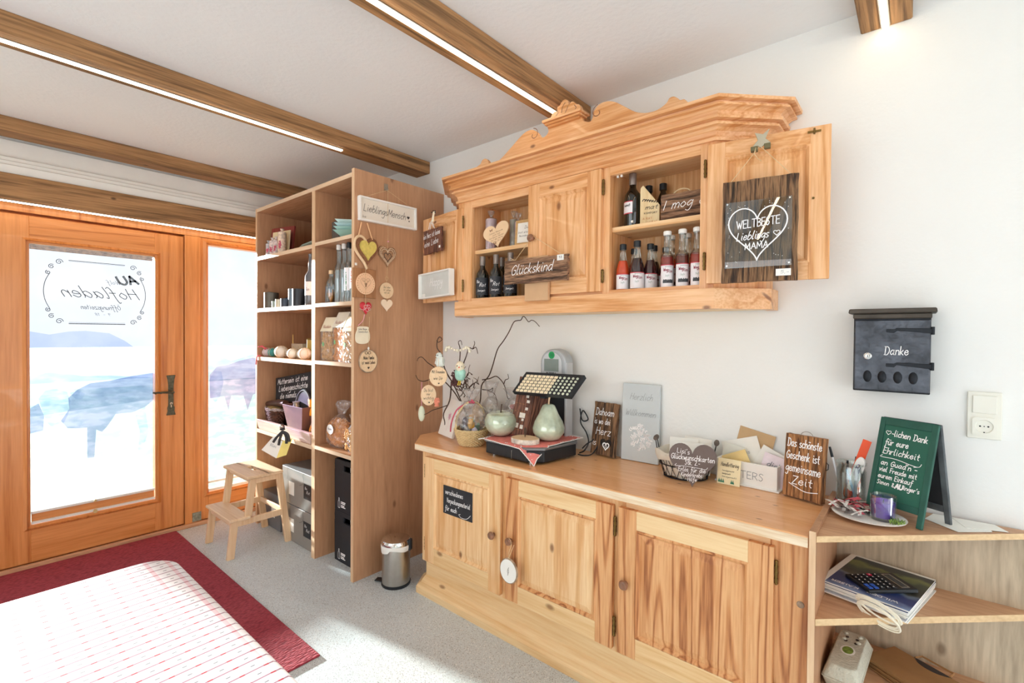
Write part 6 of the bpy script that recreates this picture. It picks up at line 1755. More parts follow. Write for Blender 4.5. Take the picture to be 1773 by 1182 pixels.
for b, c_ in zip(cc, ('#e8ded8', '#b9a59a', '#d9616e', '#3a3836', '#f4eee6')):
    obj('scrap', b, mat('printed_scrap', c_, 0.8, var=0.3, vs=120), t)
t = thing('moss_tuft', 'small tuft of green moss at the right end of the white plate', 'moss', (4.000, -0.255, CS + 0.013))
b = MB()
for k in range(60): 
    p = Vector((rd.uniform(-0.014, 0.018), rd.uniform(-0.02, 0.02), 0.0)); b.tube([tuple(p), tuple(p + Vector((rd.uniform(-.008, .008), rd.uniform(-.008, .008), rd.uniform(0.004, 0.013))))], 0.0012, 4)
obj('fronds', b, mat('moss_green', '#7f9a4c', 0.9, var=0.4, vs=90), t)
t = thing('candle', 'purple candle in a clear glass cup on the white plate', 'candle', (3.965, -0.222, CS + 0.0085))
b = MB(); b.lathe([(0.0, 0.0), (0.030, 0.0), (0.033, 0.004), (0.0345, 0.078), (0.0325, 0.078), (0.031, 0.008), (0, 0.007)], n=36); obj('glass_cup', b, M['glass'], t, smooth=True)
b = MB(); b.lathe([(0.0, 0.009), (0.0300, 0.009), (0.0318, 0.058), (0.028, 0.060), (0.020, 0.055), (0, 0.053)], n=32); obj('wax', b, mat('purple_wax', '#7c40d8', 0.4, var=0.25, vs=40), t, smooth=True)
obj('wick', MB().cyl((0, 0, 0.052), (0.001, 0, 0.064), 0.001, n=6), M['black'], t)

# blackboard A-frame
AX, AY = 4.064, -0.230
aA = R(-31)
t = thing('chalkboard_stand', 'green-framed folding chalkboard with a handwritten thank-you text', 'chalkboard', (AX - math.cos(aA) * 0.0865, AY - math.sin(aA) * 0.0865, CS), (0, 0, aA))
green = mat('dark_green_paint', '#27594c', 0.6, var=0.12, vs=20); gboard = mat('green_chalkboard', '#2b6352', 0.75, var=0.08, vs=8)
T = Matrix.Rotation(R(-13), 4, 'X')
def aframe(T, nm, mfr, mbd):
    b = MB(); b.T = T
    w2 = 0.0865
    b.box((-w2, -0.009, 0.0), (-w2 + 0.017, 0, 0.327)).box((w2 - 0.017, -0.009, 0.0), (w2, 0, 0.327)).box((-w2 + 0.017, -0.009, 0.302), (w2 - 0.017, 0, 0.327)).box((-w2 + 0.017, -0.009, 0.040), (w2 - 0.017, 0, 0.062))
    o = obj(nm, b, mfr, t, bevel=0.0015)
    b = MB(); b.T = T; b.box((-w2 + 0.017, -0.006, 0.062), (w2 - 0.017, -0.002, 0.302)); q = obj('writing_surface', b, mbd, o)
    return o, q
fo, fb = aframe(T, 'front_frame', green, gboard)
T2 = Matrix.Translation((0, math.sin(R(13)) * 0.327 * 2, 0)) @ Matrix.Rotation(R(13), 4, 'X') @ Matrix.Rotation(PI, 4, 'Z')
T2 = Matrix.Translation((0, math.sin(R(13)) * 0.327 + math.sin(R(8)) * 0.31 + 0.022, -0.002)) @ Matrix.Rotation(R(13 - 3), 4, 'X') 
bo_, _ = aframe(T2, 'back_frame', mat('grey_worn_paint', '#5a5f62', 0.8, var=0.3, vs=25), M['slate'])
b = MB(); b.T = T
def mfA(u, v): return (u, -0.0068, v)
write(b, '~', -0.058, 0.262, 0.001, 0.001, 0.0001, mfA)
ribbon(b, heartpts(0.016, 0.014, -0.055, 0.276, 16), 0.0018, mfA, closed=True)
W = 0.0024
write(b, '-lichen Dank', -0.044, 0.268, 0.105, 0.0115, W, mfA, 0.1, -0.04)
write(b, 'für eure', -0.060, 0.236, 0.070, 0.0115, W, mfA, 0.15)
write(b, 'Ehrlichkeit', -0.062, 0.206, 0.108, 0.0115, W, mfA, 0.15)
ribbon(b, crom([(-0.062, 0.200), (-0.066, 0.193), (-0.02, 0.194), (0.03, 0.186), (0.050, 0.186), (0.056, 0.196)], 5), 0.0018, mfA); ribbon(b, [(0.036, 0.182), (0.050, 0.186)], 0.0018, mfA)
write(b, "an Guad'n -", -0.062, 0.168, 0.108, 0.0095, W, mfA, 0.1)
write(b, 'viel Freude mit', -0.064, 0.146, 0.112, 0.009, W * .9, mfA, 0.1)
write(b, 'eurem Einkauf', -0.064, 0.124, 0.104, 0.009, W * .9, mfA, 0.1)
write(b, 'Simon &', -0.064, 0.103, 0.052, 0.008, W * .8, mfA, 0.1); write(b, 'AU', -0.008, 0.102, 0.022, 0.0085, W * 1.9, mfA, 0.1); write(b, "inger's", 0.018, 0.104, 0.044, 0.008, W * .9, mfA, 0.1)
obj('lettering', b, M['paint'], fb)
for k, (lab, P, z) in enumerate((('white paper sheet under the chalkboard stand on the corner shelf', [(4.068, -0.10), (4.09, -0.022), (4.21, -0.022), (4.225, -0.105), (4.145, -0.175)], CS + 0.0004),
                  ('white envelope lying under the wall socket at the tip of the corner shelf', [(4.135, -0.030), (4.236, -0.024), (4.262, -0.078), (4.165, -0.118)], CS + 0.0016))):
    p_ = thing('paper_sheet', lab, 'paper', (4.15, -0.08, z), group='papers on the corner shelf')
    obj('sheet', MB().prism([(x - 4.15, y + 0.08) for x, y in P], 2, 0, 0.0009), M['paper'], p_)

# magazines, calculator, cord
def magcover():
    m, N, L, b = newmat('landscape_cover')
    b.inputs['Roughness'].default_value = 0.3
    t_ = N.new('ShaderNodeTexCoord'); s = N.new('ShaderNodeSeparateXYZ'); L.new(t_.outputs['Object'], s.inputs[0])
    n = N.new('ShaderNodeTexNoise'); n.inputs['Scale'].default_value = 14; n.inputs['Detail'].default_value = 5; L.new(t_.outputs['Object'], n.inputs['Vector'])
    a = N.new('ShaderNodeMath'); a.operation = 'MULTIPLY_ADD'; a.inputs[1].default_value = 0.10; L.new(n.outputs['Fac'], a.inputs[0]); L.new(s.outputs['Y'], a.inputs[2])
    r = N.new('ShaderNodeValToRGB'); r.color_ramp.elements[0].position = 0.0; r.color_ramp.elements[0].color = hexc('#7e93b8')
    r.color_ramp.elements[1].position = 1; r.color_ramp.elements[1].color = hexc('#141c1e')
    for p_, c_ in ((0.12, '#2d3f74'), (0.30, '#26356a'), (0.36, '#6a7a8a'), (0.42, '#3c3c34'), (0.55, '#1c2420'), (0.68, '#2d3a26'), (0.78, '#6f7a3c'), (0.84, '#1b2224')):
        e = r.color_ramp.elements.new(p_); e.color = hexc(c_)
    mp_ = N.new('ShaderNodeMapRange'); mp_.inputs['From Min'].default_value = -0.10; mp_.inputs['From Max'].default_value = 0.20; L.new(a.outputs[0], mp_.inputs['Value'])
    L.new(mp_.outputs[0], r.inputs[0]); L.new(r.outputs[0], b.inputs['Base Color'])
    return m
mc = magcover()
mloc = (3.948, -0.178)
rd = random.Random(6)
for k in range(7):
    z = 0.5805 + k * 0.0062
    dx, dy = rd.uniform(-0.006, 0.006), rd.uniform(-0.008, 0.008)
    top = k == 6
    lab = 'topmost glossy landscape magazine of the stack, calculator on it' if top else ('magazine at the very bottom of the corner shelf stack', 'second magazine from the bottom of the corner shelf stack', 'third magazine from the bottom of the corner shelf stack', 'magazine in the middle of the corner shelf stack', 'third magazine from the top of the corner shelf stack', 'magazine just under the glossy landscape one in the stack')[k]
    mg = thing('magazine', lab, 'magazine', (mloc[0] + dx, mloc[1] + dy, z), (0, 0, R(-13 + rd.uniform(-1.5, 1.5))), 'magazine stack on the corner shelf')
    obj('pages', MB().box((-0.118, -0.150, 0), (0.118, 0.150, 0.0048)), M['paper'], mg, bevel=0.0006)
    cv = obj('cover', MB().box((-0.119, -0.151, 0.0048), (0.1185, 0.151, 0.0058)), mc if top else mat('plain_cover', ('#dcdcd8', '#c8ccd4', '#3a4a78')[k % 3], 0.4), mg)
    if top:
        b = MB(); f_ = lambda u, v: (-u, -v, 0.0063)
        write(b, 'WILDER  KAISER', -0.085, 0.118, 0.175, 0.0070, 0.0026, f_, 0)
        obj('title', b, M['paint'], cv)
        obj('white_margin', MB().box((-0.119, -0.151, 0.0058), (-0.101, 0.151, 0.0062)).box((-0.101, 0.138, 0.0058), (0.1185, 0.151, 0.0062)), M['paper'], cv)
t = thing('calculator', 'black desk calculator with blue and red keys on the magazine stack', 'calculator', (3.962, -0.222, 0.6245), (R(2), 0, R(-50)))
b = MB(); b.prism([(-0.075, 0), (0.075, 0), (0.075, 0.006), (0.030, 0.011), (-0.075, 0.011)], 1, -0.055, 0.055)
b = MB(); b.prism([(-0.055, 0.0), (0.055, 0.0), (0.055, 0.008), (0.052, 0.011), (-0.052, 0.011), (-0.055, 0.008)], 1, -0.076, 0.076); cb = obj('body', b, M['black'], t, bevel=0.001)
b = MB(); b.box((-0.043, 0.034, 0.011), (0.043, 0.060, 0.0120)); fr_ = obj('screen_frame', b, M['steel'], cb)
obj('screen', MB().box((-0.039, 0.038, 0.0120), (0.039, 0.056, 0.0124)), mat('dark_lcd', '#3b4144', 0.2), fr_)
for i in range(6):
    for j in range(5):
        red = (i, j) == (0, 3); blue = i >= 4 and j <= 1
        k_ = obj('key', MB().box((-0.046 + i * 0.0158, -0.068 + j * 0.0185, 0.011), (-0.034 + i * 0.0158, -0.056 + j * 0.0185, 0.0138)), mat('key_red', '#d81f52', 0.4) if red else mat('key_blue', '#2f62c8', 0.4) if blue else M['black'], cb, bevel=0.0008)
b = MB()
for i in range(6):
    for j in range(5):
        if not (i >= 4 and j <= 1): b.box((-0.042 + i * 0.0158, -0.0635 + j * 0.0185, 0.0138), (-0.038 + i * 0.0158, -0.0605 + j * 0.0185, 0.0141))
obj('key_print', b, M['paint'], cb)
b = MB(); rd = random.Random(9)
for k in range(15):
    c0 = Vector((3.965, -0.352, 0.600)); rx = 0.058 + rd.uniform(-0.006, 0.006); ry = 0.026 + rd.uniform(-0.005, 0.006); dz = rd.uniform(-0.012, 0.012)
    pts = []
    for q in range(28):
        a = 2 * PI * q / 28
        u = rx * math.cos(a); v = ry * math.sin(a)
        # loops hang over the front of the stack
        x = c0.x + u * 0.86 - v * 0.45; y = c0.y + u * -0.28 - 0.010 - v * 0.25; z = c0.z + v * 1.0 + dz - 0.10 * u
        pts.append((x + rd.uniform(-.001, .001), y - 0.012 - 0.10 * abs(dz), z))
    b.tube(crom(pts + [pts[0]], 2)[:-1], 0.0018, 6, closed=True)
tag(obj('cord_coil', b, mat('cream_cord', '#ece4d0', 0.8, var=0.08), smooth=True), 'loose coil of cream paper cord hanging at the front of the magazine stack', 'cord')

# egg carton and paper bags
t = thing('egg_carton', 'pale grey pulp egg carton with an oval label on the lower corner shelf', 'egg carton', (3.882, -0.245, 0.316), (0, 0, R(-3)))
pulp = mat('grey_pulp', '#c9c7b6', 0.95, var=0.06, vs=60, bump=0.4, bs=120)
def blob(P0, z0, P1, z1, b, dents=0):
    n = len(P0); b.add([(x, y, z0) for x, y in P0] + [(x, y, z1) for x, y in P1], [[i, (i + 1) % n, n + (i + 1) % n, n + i] for i in range(n)] + [list(range(n))[::-1], [n + i for i in range(n)]])
b = MB(); A = rrect(-0.046, -0.135, 0.046, 0.135, 0.012, 4); B_ = rrect(-0.050, -0.139, 0.050, 0.139, 0.012, 4); C_ = rrect(-0.038, -0.120, 0.038, 0.120, 0.020, 4)
blob([(x * .86, y * .93) for x, y in A], 0.0, B_, 0.034, b); blob([(x * 1.04, y * 1.02) for x, y in B_], 0.034, [(x * 1.04, y * 1.02) for x, y in B_], 0.039, b)
obj('tray', b, pulp, t, bevel=0.003)
b = MB(); blob(B_, 0.039, C_, 0.076, b)
for x in (-0.020, 0.020):
    for y in (0.055, 0.095): b.lathe([(0.009, 0.0), (0.006, 0.006), (0, 0.007)], c=(x, y, 0.076), n=10)
lid = obj('lid', b, pulp, t, bevel=0.006, seg=2)
b = MB(); b.prism(circ(0.020, 0, -0.01, 28, ry=0.028), 2, 0.0762, 0.0768); lb = obj('oval_label', b, M['white'], lid)
b = MB(); b.prism(circ(0.015, 0, -0.01, 28, ry=0.023), 2, 0.0768, 0.0771); obj('label_print', b, mat('farm_print', '#7c9440', 0.6, var=0.6, vs=90), lb)
b = MB()
for x, y in ((-0.014, 0.075), (0.014, 0.075), (-0.014, 0.048), (0.014, 0.048)): b.prism(circ(0.005, x, y, 10, ry=0.007), 2, 0.0764, 0.0768)
obj('vent_hole', b, M['ink'], lid)
kb = mat('brown_paper_bag', '#9c7246', 0.75, var=0.08, vs=10, bump=0.3, bs=20)
for k in range(5):
    z = 0.3195 + k * 0.006
    lab = 'topmost brown paper carrier bag lying flat on the lower corner shelf' if k == 4 else ('lowest bag of the flat brown paper bag pile on the lower corner shelf', 'second lowest bag of the flat brown paper bag pile', 'middle bag of the flat brown paper bag pile', 'bag right under the topmost one in the flat brown pile')[k]
    g = thing('paper_bag', lab, 'paper bag', (4.040 + 0.003 * k, -0.165 + 0.004 * (k % 2), z), (R(1.0), R(-1.2), R(-38 + 1.5 * k)), 'flat pile of brown paper bags')
    obj('bag_body', MB().box((-0.118, -0.075, 0), (0.118, 0.080, 0.0045)), kb, g, bevel=0.0015)
    if k == 4:
        obj('bottom_fold', MB().box((-0.118, -0.075, 0.0045), (0.118, -0.020, 0.0070)), kb, g, bevel=0.001)
        b = MB(); b.tube([(-0.05, 0.078, 0.006), (-0.045, 0.105, 0.007), (0.045, 0.105, 0.007), (0.05, 0.078, 0.006)], 0.0032, 6); obj('handle', b, kb, g, smooth=True)
        b = MB(); b.prism(crom([(-0.055, 0.080), (-0.03, 0.060), (0.0, 0.054), (0.03, 0.060), (0.055, 0.080)], 4), 2, 0.0046, 0.0052); obj('mouth', b, M['ink'], g)

# ================================================================== bottles
dk = mat('dark_green_glass', '#10130f', 0.08, coat=1.0); capsule = mat('grey_capsule', '#8c8078', 0.35, 0.4, var=0.1)
blab = mat('black_label', '#34363c', 0.55, var=0.12, vs=40)
def arc_label(b, r, z0, z1, a0, a1, n=18):
    vs = []
    for i in range(n + 1):
        a = a0 + (a1 - a0) * i / n
        vs += [(r * math.cos(a), r * math.sin(a), z0), (r * math.cos(a), r * math.sin(a), z1)]
    b.add(vs, [(2 * i, 2 * i + 2, 2 * i + 3, 2 * i + 1) for i in range(n)])
def arcmap(r, ac):
    return lambda u, v: (r * math.cos(ac + u / r), r * math.sin(ac + u / r), v)
FA = -PI / 2 + 0.55      # labels turned a little towards the shop
def wine(name, label, loc, group=None, sc=1.0):
    t = thing(name, label, 'wine bottle', loc, group=group)
    b = MB(); b.lathe([(r * sc, z * sc) for r, z in [(0.0, 0.003), (0.034, 0.0), (0.037, 0.006), (0.037, 0.125), (0.034, 0.145), (0.018, 0.168), (0.0145, 0.18), (0.0145, 0.225), (0.0155, 0.228), (0.0155, 0.238), (0, 0.238)]], n=28)
    obj('glass', b, dk, t, smooth=True)
    b = MB(); b.lathe([(0.0150 * sc, 0.188 * sc), (0.0158 * sc, 0.19 * sc), (0.0162 * sc, 0.239 * sc), (0, 0.240 * sc)], n=24); obj('capsule', b, capsule, t, smooth=True)
    b = MB(); arc_label(b, 0.0374 * sc, 0.022 * sc, 0.118 * sc, FA - 1.25, FA + 1.25); lb = obj('label', b, blab, t)
    b = MB(); f_ = arcmap(0.0379 * sc, FA)
    write(b, 'Bio', -0.028 * sc, 0.088 * sc, 0.018 * sc, 0.010 * sc, 0.0016, f_, 0.1); write(b, 'Rot', -0.010 * sc, 0.068 * sc, 0.034 * sc, 0.012 * sc, 0.0019, f_, 0.35)
    write(b, 'Zweigelt', -0.022 * sc, 0.042 * sc, 0.044 * sc, 0.005 * sc, 0.0011, f_, 0.2); ribbon(b, [(-0.026 * sc, 0.036 * sc), (0.026 * sc, 0.036 * sc)], 0.0009, f_)
    obj('label_print', b, M['paint'], lb)
    return t
BZ = 1.6185
G1 = 'red wine bottles in the wall cabinet'
w1 = wine('wine_bottle', 'leftmost dark wine bottle with black label on the lower left cabinet shelf', (2.166, -0.212, BZ), G1)
for x, y, lab in ((2.268, -0.212, 'second dark wine bottle from the left in the wall cabinet, front row'), (2.232, -0.122, 'dark wine bottle in the back row between the two leftmost bottles'), (2.375, -0.215, 'dark wine bottle half hidden behind the hanging Glückskind plank'), (2.46, -0.14, 'dark wine bottle deep in the cabinet right behind the Glückskind plank')):
    dup(w1, (x, y, BZ), label=lab)
t = thing('chocolate_bar', 'small red-orange packet standing behind the kraft card in the wall cabinet', 'packet', (2.492, -0.205, BZ), (0, R(12), R(-10)))
obj('packet', MB().box((-0.018, -0.006, 0.004), (0.018, 0.006, 0.075)), mat('red_packet', '#c8452a', 0.4, var=0.3, vs=60), t, bevel=0.002)

# syrup bottles (small, black caps) and tall bottles (white caps)
lab_m = mat('white_bottle_label', '#efedf0', 0.6, var=0.02); rededge = mat('red_label_edge', '#c33b4a', 0.6)
def labelprint(lb, r, z0, z1, sc, farm=False):
    b = MB(); f_ = arcmap(r, FA)
    write(b, 'Weg', -0.020 * sc, z0 + (z1 - z0) * .68, 0.018 * sc, 0.007 * sc, 0.0018, f_, 0.2); write(b, 'Rim', -0.002 * sc, z0 + (z1 - z0) * .60, 0.020 * sc, 0.007 * sc, 0.0018, f_, 0.1)
    obj('label_print', b, mat('wine_red_ink', '#8c2840', 0.7, var=0), lb)
    b = MB(); 
    for k in range(5): b.add([f_(-0.012 + 0.006 * k, z1 - 0.007), f_(-0.009 + 0.006 * k, z1 - 0.007), f_(-0.009 + 0.006 * k, z1 - 0.004), f_(-0.012 + 0.006 * k, z1 - 0.004)], [(0, 1, 2, 3)])
    write(b, 'Saft', -0.012 * sc, z0 + (z1 - z0) * .38, 0.016 * sc, 0.004 * sc, 0.0007, f_)
    obj('small_print', b, mat('green_ink', '#5f8f78', 0.7), lb)
    if farm:
        b = MB(); N_ = 12
        pts = [(-0.022 + 0.044 * k / N_, z0 + 0.010 + 0.008 * abs(math.sin(k * 1.3))) for k in range(N_ + 1)]
        for k in range(N_): b.add([f_(pts[k][0], z0 + 0.001), f_(pts[k + 1][0], z0 + 0.001), f_(*pts[k + 1]), f_(*pts[k])], [(0, 1, 2, 3)])
        obj('farm_print', b, mat('grey_farm_print', '#4a4e52', 0.7, var=0.6, vs=200), lb)
def syrup(label, loc, col, sc=1.0):
    t = thing('syrup_bottle', label, 'juice bottle', loc, group='small juice bottles in the wall cabinet')
    liq = mat('juice', col, 0.12, coat=1.0, var=0.15, vs=30)
    b = MB(); b.lathe([(r * sc, z * sc) for r, z in [(0.0, 0.002), (0.026, 0.0), (0.029, 0.005), (0.029, 0.080), (0.027, 0.100), (0.021, 0.122), (0.0175, 0.132)]], n=26); obj('juice', b, liq, t, smooth=True)
    b = MB(); b.lathe([(r * sc, z * sc) for r, z in [(0.0178, 0.131), (0.0125, 0.160), (0.0115, 0.180), (0.0125, 0.188)]], n=24); obj('neck', b, M['glass'], t, smooth=True)
    b = MB(); b.lathe([(r * sc, z * sc) for r, z in [(0.0145, 0.180), (0.0150, 0.183), (0.0150, 0.203), (0.013, 0.205), (0, 0.205)]], n=20); obj('cap', b, M['black'], t, smooth=True)
    b = MB(); arc_label(b, 0.0294 * sc, 0.008, 0.072 * sc, FA - 1.3, FA + 1.3); lb = obj('label', b, lab_m, t)
    b = MB(); arc_label(b, 0.0296 * sc, 0.070 * sc, 0.0735 * sc, FA - 1.3, FA + 1.3); obj('label_edge', b, rededge, lb)
    labelprint(lb, 0.0299 * sc, 0.008, 0.072 * sc, sc)
    return t
syrup('small orange-red juice bottle with black cap, leftmost in the right cabinet bay', (3.030, -0.208, BZ), '#c4421c', 1.02)
syrup('small dark juice bottle with black cap, second from the left in front', (3.097, -0.206, BZ), '#2a1418', 1.06)
syrup('small red juice bottle in the back between the first two black caps', (3.040, -0.120, BZ), '#8e2a1c', 0.98)
syrup('small dark juice bottle with cream label, third from the left', (3.140, -0.166, BZ), '#3a1a1c', 1.0)
syrup('small dark juice bottle in the back beside the cream-labelled one', (3.125, -0.095, BZ), '#30161a', 1.02)
syrup('small dark juice bottle with low cap right before the tall white-capped ones', (3.190, -0.120, BZ), '#4a1c22', 0.93)
def tallb(label, loc, col):
    t = thing('schnapps_bottle', label, 'spirit bottle', loc, group='tall white-capped bottles in the wall cabinet')
    liq = mat('berry_liqueur', col, 0.10, coat=1.0, var=0.2, vs=30)
    b = MB(); b.lathe([(0.0, 0.002), (0.024, 0.0), (0.0265, 0.005), (0.0265, 0.130), (0.024, 0.136), (0.0, 0.136)], n=26); obj('liqueur', b, liq, t, smooth=True)
    b = MB(); b.lathe([(0.0268, 0.128), (0.0255, 0.140), (0.016, 0.150), (0.0145, 0.160), (0.0145, 0.222), (0.016, 0.226)], n=26); obj('neck', b, M['glass'], t, smooth=True)
    b = MB(); b.lathe([(0.0142, 0.220), (0.0168, 0.222), (0.0168, 0.236), (0.014, 0.239), (0, 0.239)], n=22); obj('cap', b, M['white'], t, smooth=True)
    b = MB(); arc_label(b, 0.0269, 0.004, 0.096, FA - 1.3, FA + 1.3); lb = obj('label', b, lab_m, t)
    b = MB(); arc_label(b, 0.0271, 0.094, 0.0975, FA - 1.3, FA + 1.3); obj('label_edge', b, rededge, lb)
    labelprint(lb, 0.0274, 0.02, 0.094, 1.0, True)
    return t
tallb('tall red liqueur bottle with white cap, leftmost of the tall front row', (3.236, -0.214, BZ), '#7a2a24')
tallb('tall brown-red liqueur bottle with white cap, middle of the tall front row', (3.300, -0.214, BZ), '#5a2820')
tallb('tall red liqueur bottle with white cap, rightmost of the tall front row by the hinge', (3.360, -0.214, BZ), '#8a2c20')
tallb('tall orange-red liqueur bottle behind the leftmost tall one', (3.215, -0.120, BZ), '#b83c26')
tallb('tall orange liqueur bottle behind the gap between middle and rightmost tall ones', (3.285, -0.118, BZ), '#c4582a')

# right bay, upper board
UZ = 1.9035
t = wine('wine_bottle', 'tall black bottle with small white label at the top left of the right cabinet bay', (3.052, -0.165, UZ), sc=1.02)
for o in list(t.children):
    if o.name.startswith('label'):
        for q in list(o.children): bpy.data.objects.remove(q)
        bpy.data.objects.remove(o)
b = MB(); arc_label(b, 0.0384, 0.062, 0.112, FA - 1.5, FA - 0.1); lb = obj('label', b, lab_m, t)
b = MB(); arc_label(b, 0.0386, 0.059, 0.063, FA - 1.5, FA - 0.1); arc_label(b, 0.0386, 0.111, 0.115, FA - 1.5, FA - 0.1); obj('label_edge', b, rededge, lb)
b = MB(); write(b, 'Traubensaft', -0.045, 0.092, 0.034, 0.006, 0.0012, arcmap(0.0388, FA - 0.1), 0.1); obj('label_print', b, M['ink'], lb)
obj('price_sticker', MB().box((0.012, -0.0395, 0.016), (0.022, -0.0375, 0.026)), M['white'], t)
t = thing('juice_carton', 'cream wooden carton with slanted top and black print in the right cabinet bay', 'carton', (3.132, -0.145, UZ), (0, 0, R(12)))
cw = wood('pale_carton_wood', '#d9b984', '#f0dcb0', 2, 10, 0.06, 0.5, ring=0.3)
b = MB(); b.prism([(-0.042, 0), (0.042, 0), (0.042, 0.085), (-0.030, 0.178), (-0.042, 0.165)], 1, -0.03, 0.03); o = obj('carton', b, cw, t, bevel=0.001)
b = MB(); mf = flat(-0.0308); write(b, 'mat', -0.020, 0.070, 0.050, 0.011, 0.0022, mf, 0.3); write(b, 'KOMFORT', -0.024, 0.050, 0.056, 0.0045, 0.0012, mf, 0)
for k in range(7): ribbon(b, crom([(-0.032 + 0.010 * k, 0.108 - 0.002 * k), (-0.026 + 0.010 * k, 0.116 - 0.002 * k), (-0.018 + 0.008 * k, 0.110 - 0.002 * k)], 3), 0.0035, mf)
obj('print', b, M['ink'], o)
b = MB(); write(b, 'A RAT', -0.030, 0.026, 0.04, 0.005, 0.001, mf, 0); write(b, 'vital', -0.008, 0.010, 0.040, 0.006, 0.0014, mf, 0); obj('red_print', b, mat('orange_ink', '#c06a30', 0.7), o)
b = MB(); b.lathe([(0.015, 0), (0.015, 0.022), (0.012, 0.024), (0, 0.024)], n=18)
for lab, x, y, z in (('black screw-cap bottle behind the slanted cream carton, left one', 3.085, -0.070, 0.0), ('black screw-cap bottle behind the slanted cream carton, right one', 3.150, -0.062, 0.0)):
    q = thing('capped_bottle', lab, 'bottle', (x, y, UZ), group='bottles behind the cream carton')
    bb = MB(); bb.lathe([(0.0, 0.0), (0.028, 0.0), (0.030, 0.004), (0.030, 0.12), (0.013, 0.165), (0.013, 0.18)], n=20); obj('glass', bb, dk, q, smooth=True)
    bb = MB(); bb.lathe([(0.0, 0.176), (0.0165, 0.176), (0.0165, 0.204), (0.013, 0.206), (0, 0.206)], n=18); obj('cap', bb, M['black'], q, smooth=True)
t = board('wooden_sign', 'weathered plank lettered I mog di with a rope handle in the right cabinet bay', 'sign', (3.288, -0.165, UZ), R(4), R(-3), 0.195, 0.118, 0.020, M['rustic_x'],
          [('I mog di', -0.086, 0.050, 0.185, 0.022, 0.0028, 0.04)], jag=0.004, n=7, seed=41, slant=0.3)
b = MB(); b.tube([(-0.010 + 0.036 * math.cos(a), -0.010, 0.112 + 0.022 * math.sin(a)) for a in [PI * k / 12 for k in range(13)]], 0.0032, 6); obj('rope_handle', b, M['string'], t, smooth=True)
for x in (3.022, 3.034):
    pass
t = thing('door_catch', 'small white plastic door catch under the top rail of the right cabinet bay', 'catch', (3.026, -0.238, 2.118))
obj('roller', MB().box((-0.014, -0.004, 0), (-0.005, 0.004, 0.010)).box((0.004, -0.004, 0), (0.013, 0.004, 0.010)), M['white'], t, bevel=0.001)

# left bay, upper board
LZ = 1.8925
def pillar(label, loc, r, h, c_, wrapc=True, deco=True):
    t = thing('pillar_candle', label, 'candle', loc, group='wrapped pillar candles in the wall cabinet')
    b = MB(); b.lathe([(0, 0), (r - .001, 0), (r, 0.002), (r, h - 0.003), (r - 0.003, h), (0, h - 0.001)], n=28); o = obj('wax', b, mat('candle_wax', c_, 0.45, var=0.06, vs=30), t, smooth=True)
    b = MB(); b.lathe([(r + 0.001, 0), (r + 0.0015, h), (r * 0.5, h + 0.006), (0.006, h + 0.014), (0.016, h + 0.03), (0.020, h + 0.045)], n=22)
    for i, v in enumerate(b.v):
        k = 1 + 0.12 * noise.noise(Vector(v) * 60); b.v[i] = (v[0] * k, v[1] * k, v[2])
    obj('cellophane', b, M['cello'], t, smooth=True)
    if deco:
        b = MB(); f_ = arcmap(r + 0.0012, FA); rd = random.Random(3)
        for k in range(16):
            u, v = rd.uniform(-0.02, 0.02), h * 0.45 + rd.uniform(-0.03, 0.03)
            ribbon(b, crom([(u, v), (u + 0.006, v + 0.008), (u + 0.010, v + 0.002)], 3), 0.002, f_)
        obj('decoration', b, mat('grey_lilac_print', '#7d6f7c', 0.7), o)
    return t
pillar('tall lilac pillar candle at the left end of the upper left cabinet shelf', (2.186, -0.165, LZ), 0.030, 0.180, '#dcc4cc')
pillar('grey-green pillar candle in cellophane behind the wooden heart card', (2.305, -0.105, LZ), 0.024, 0.170, '#bfc0b0', deco=False)
pillar('slim lilac pillar candle between the wooden heart card and the framed card', (2.372, -0.150, LZ), 0.018, 0.140, '#dcc4d4')
t = thing('heart_card', 'pale wooden heart card with butterflies and verse standing on the upper left cabinet shelf', 'heart card', (2.290, -0.218, LZ), (R(-8), R(-14), R(8)))
b = MB(); b.prism([(x, z + 0.072) for x, z in heartpts(0.172, 0.140, 0, 0, 44)], 1, -0.006, 0.0); o = obj('heart', b, mat('pale_peach_wood', '#efd0a8', 0.6, var=0.05), t, bevel=0.001)
b = MB(); mf = flat(-0.0068)
for k, (tx, wd) in enumerate((('Schöne Momente', 0.09), ('sind wie', 0.05), ('kostbare Perlen', 0.095), ('auf der Kette', 0.08), ('der Zeit', 0.05))): write(b, tx, -wd / 2, 0.088 - k * 0.013, wd, 0.005, 0.0009, mf, 0.3)
for x, z in ((-0.030, 0.112), (-0.015, 0.030)):
    for sg in (-1, 1): b.prism([(x, z), (x + sg * 0.010, z + 0.008), (x + sg * 0.008, z - 0.002), (x + sg * 0.006, z - 0.008)], 1, -0.0070, -0.006)
obj('print', b, M['knob'], o)
t = thing('framed_card', 'small white lettered card in a cork frame at the right of the left cabinet bay', 'framed card', (2.448, -0.190, LZ), (R(-5), 0, R(6)))
b = MB(); b.box((-0.055, -0.012, 0), (0.075, 0, 0.135)); o = obj('frame', b, mat('cork_frame', '#c9a26c', 0.8, var=0.15, vs=60), t, bevel=0.001)
obj('card', MB().box((-0.038, -0.0140, 0.012), (0.062, -0.012, 0.118)), M['paper'], o)
b = MB(); mf = flat(-0.0148); write(b, 'Du', 0.006, 0.086, 0.022, 0.009, 0.0012, mf, 0.2); write(b, 'bist etwas', -0.032, 0.062, 0.075, 0.006, 0.0010, mf, 0.2); write(b, 'Besonderes', -0.026, 0.044, 0.062, 0.005, 0.0009, mf, 0.2)
obj('lettering', b, M['ink'], o)

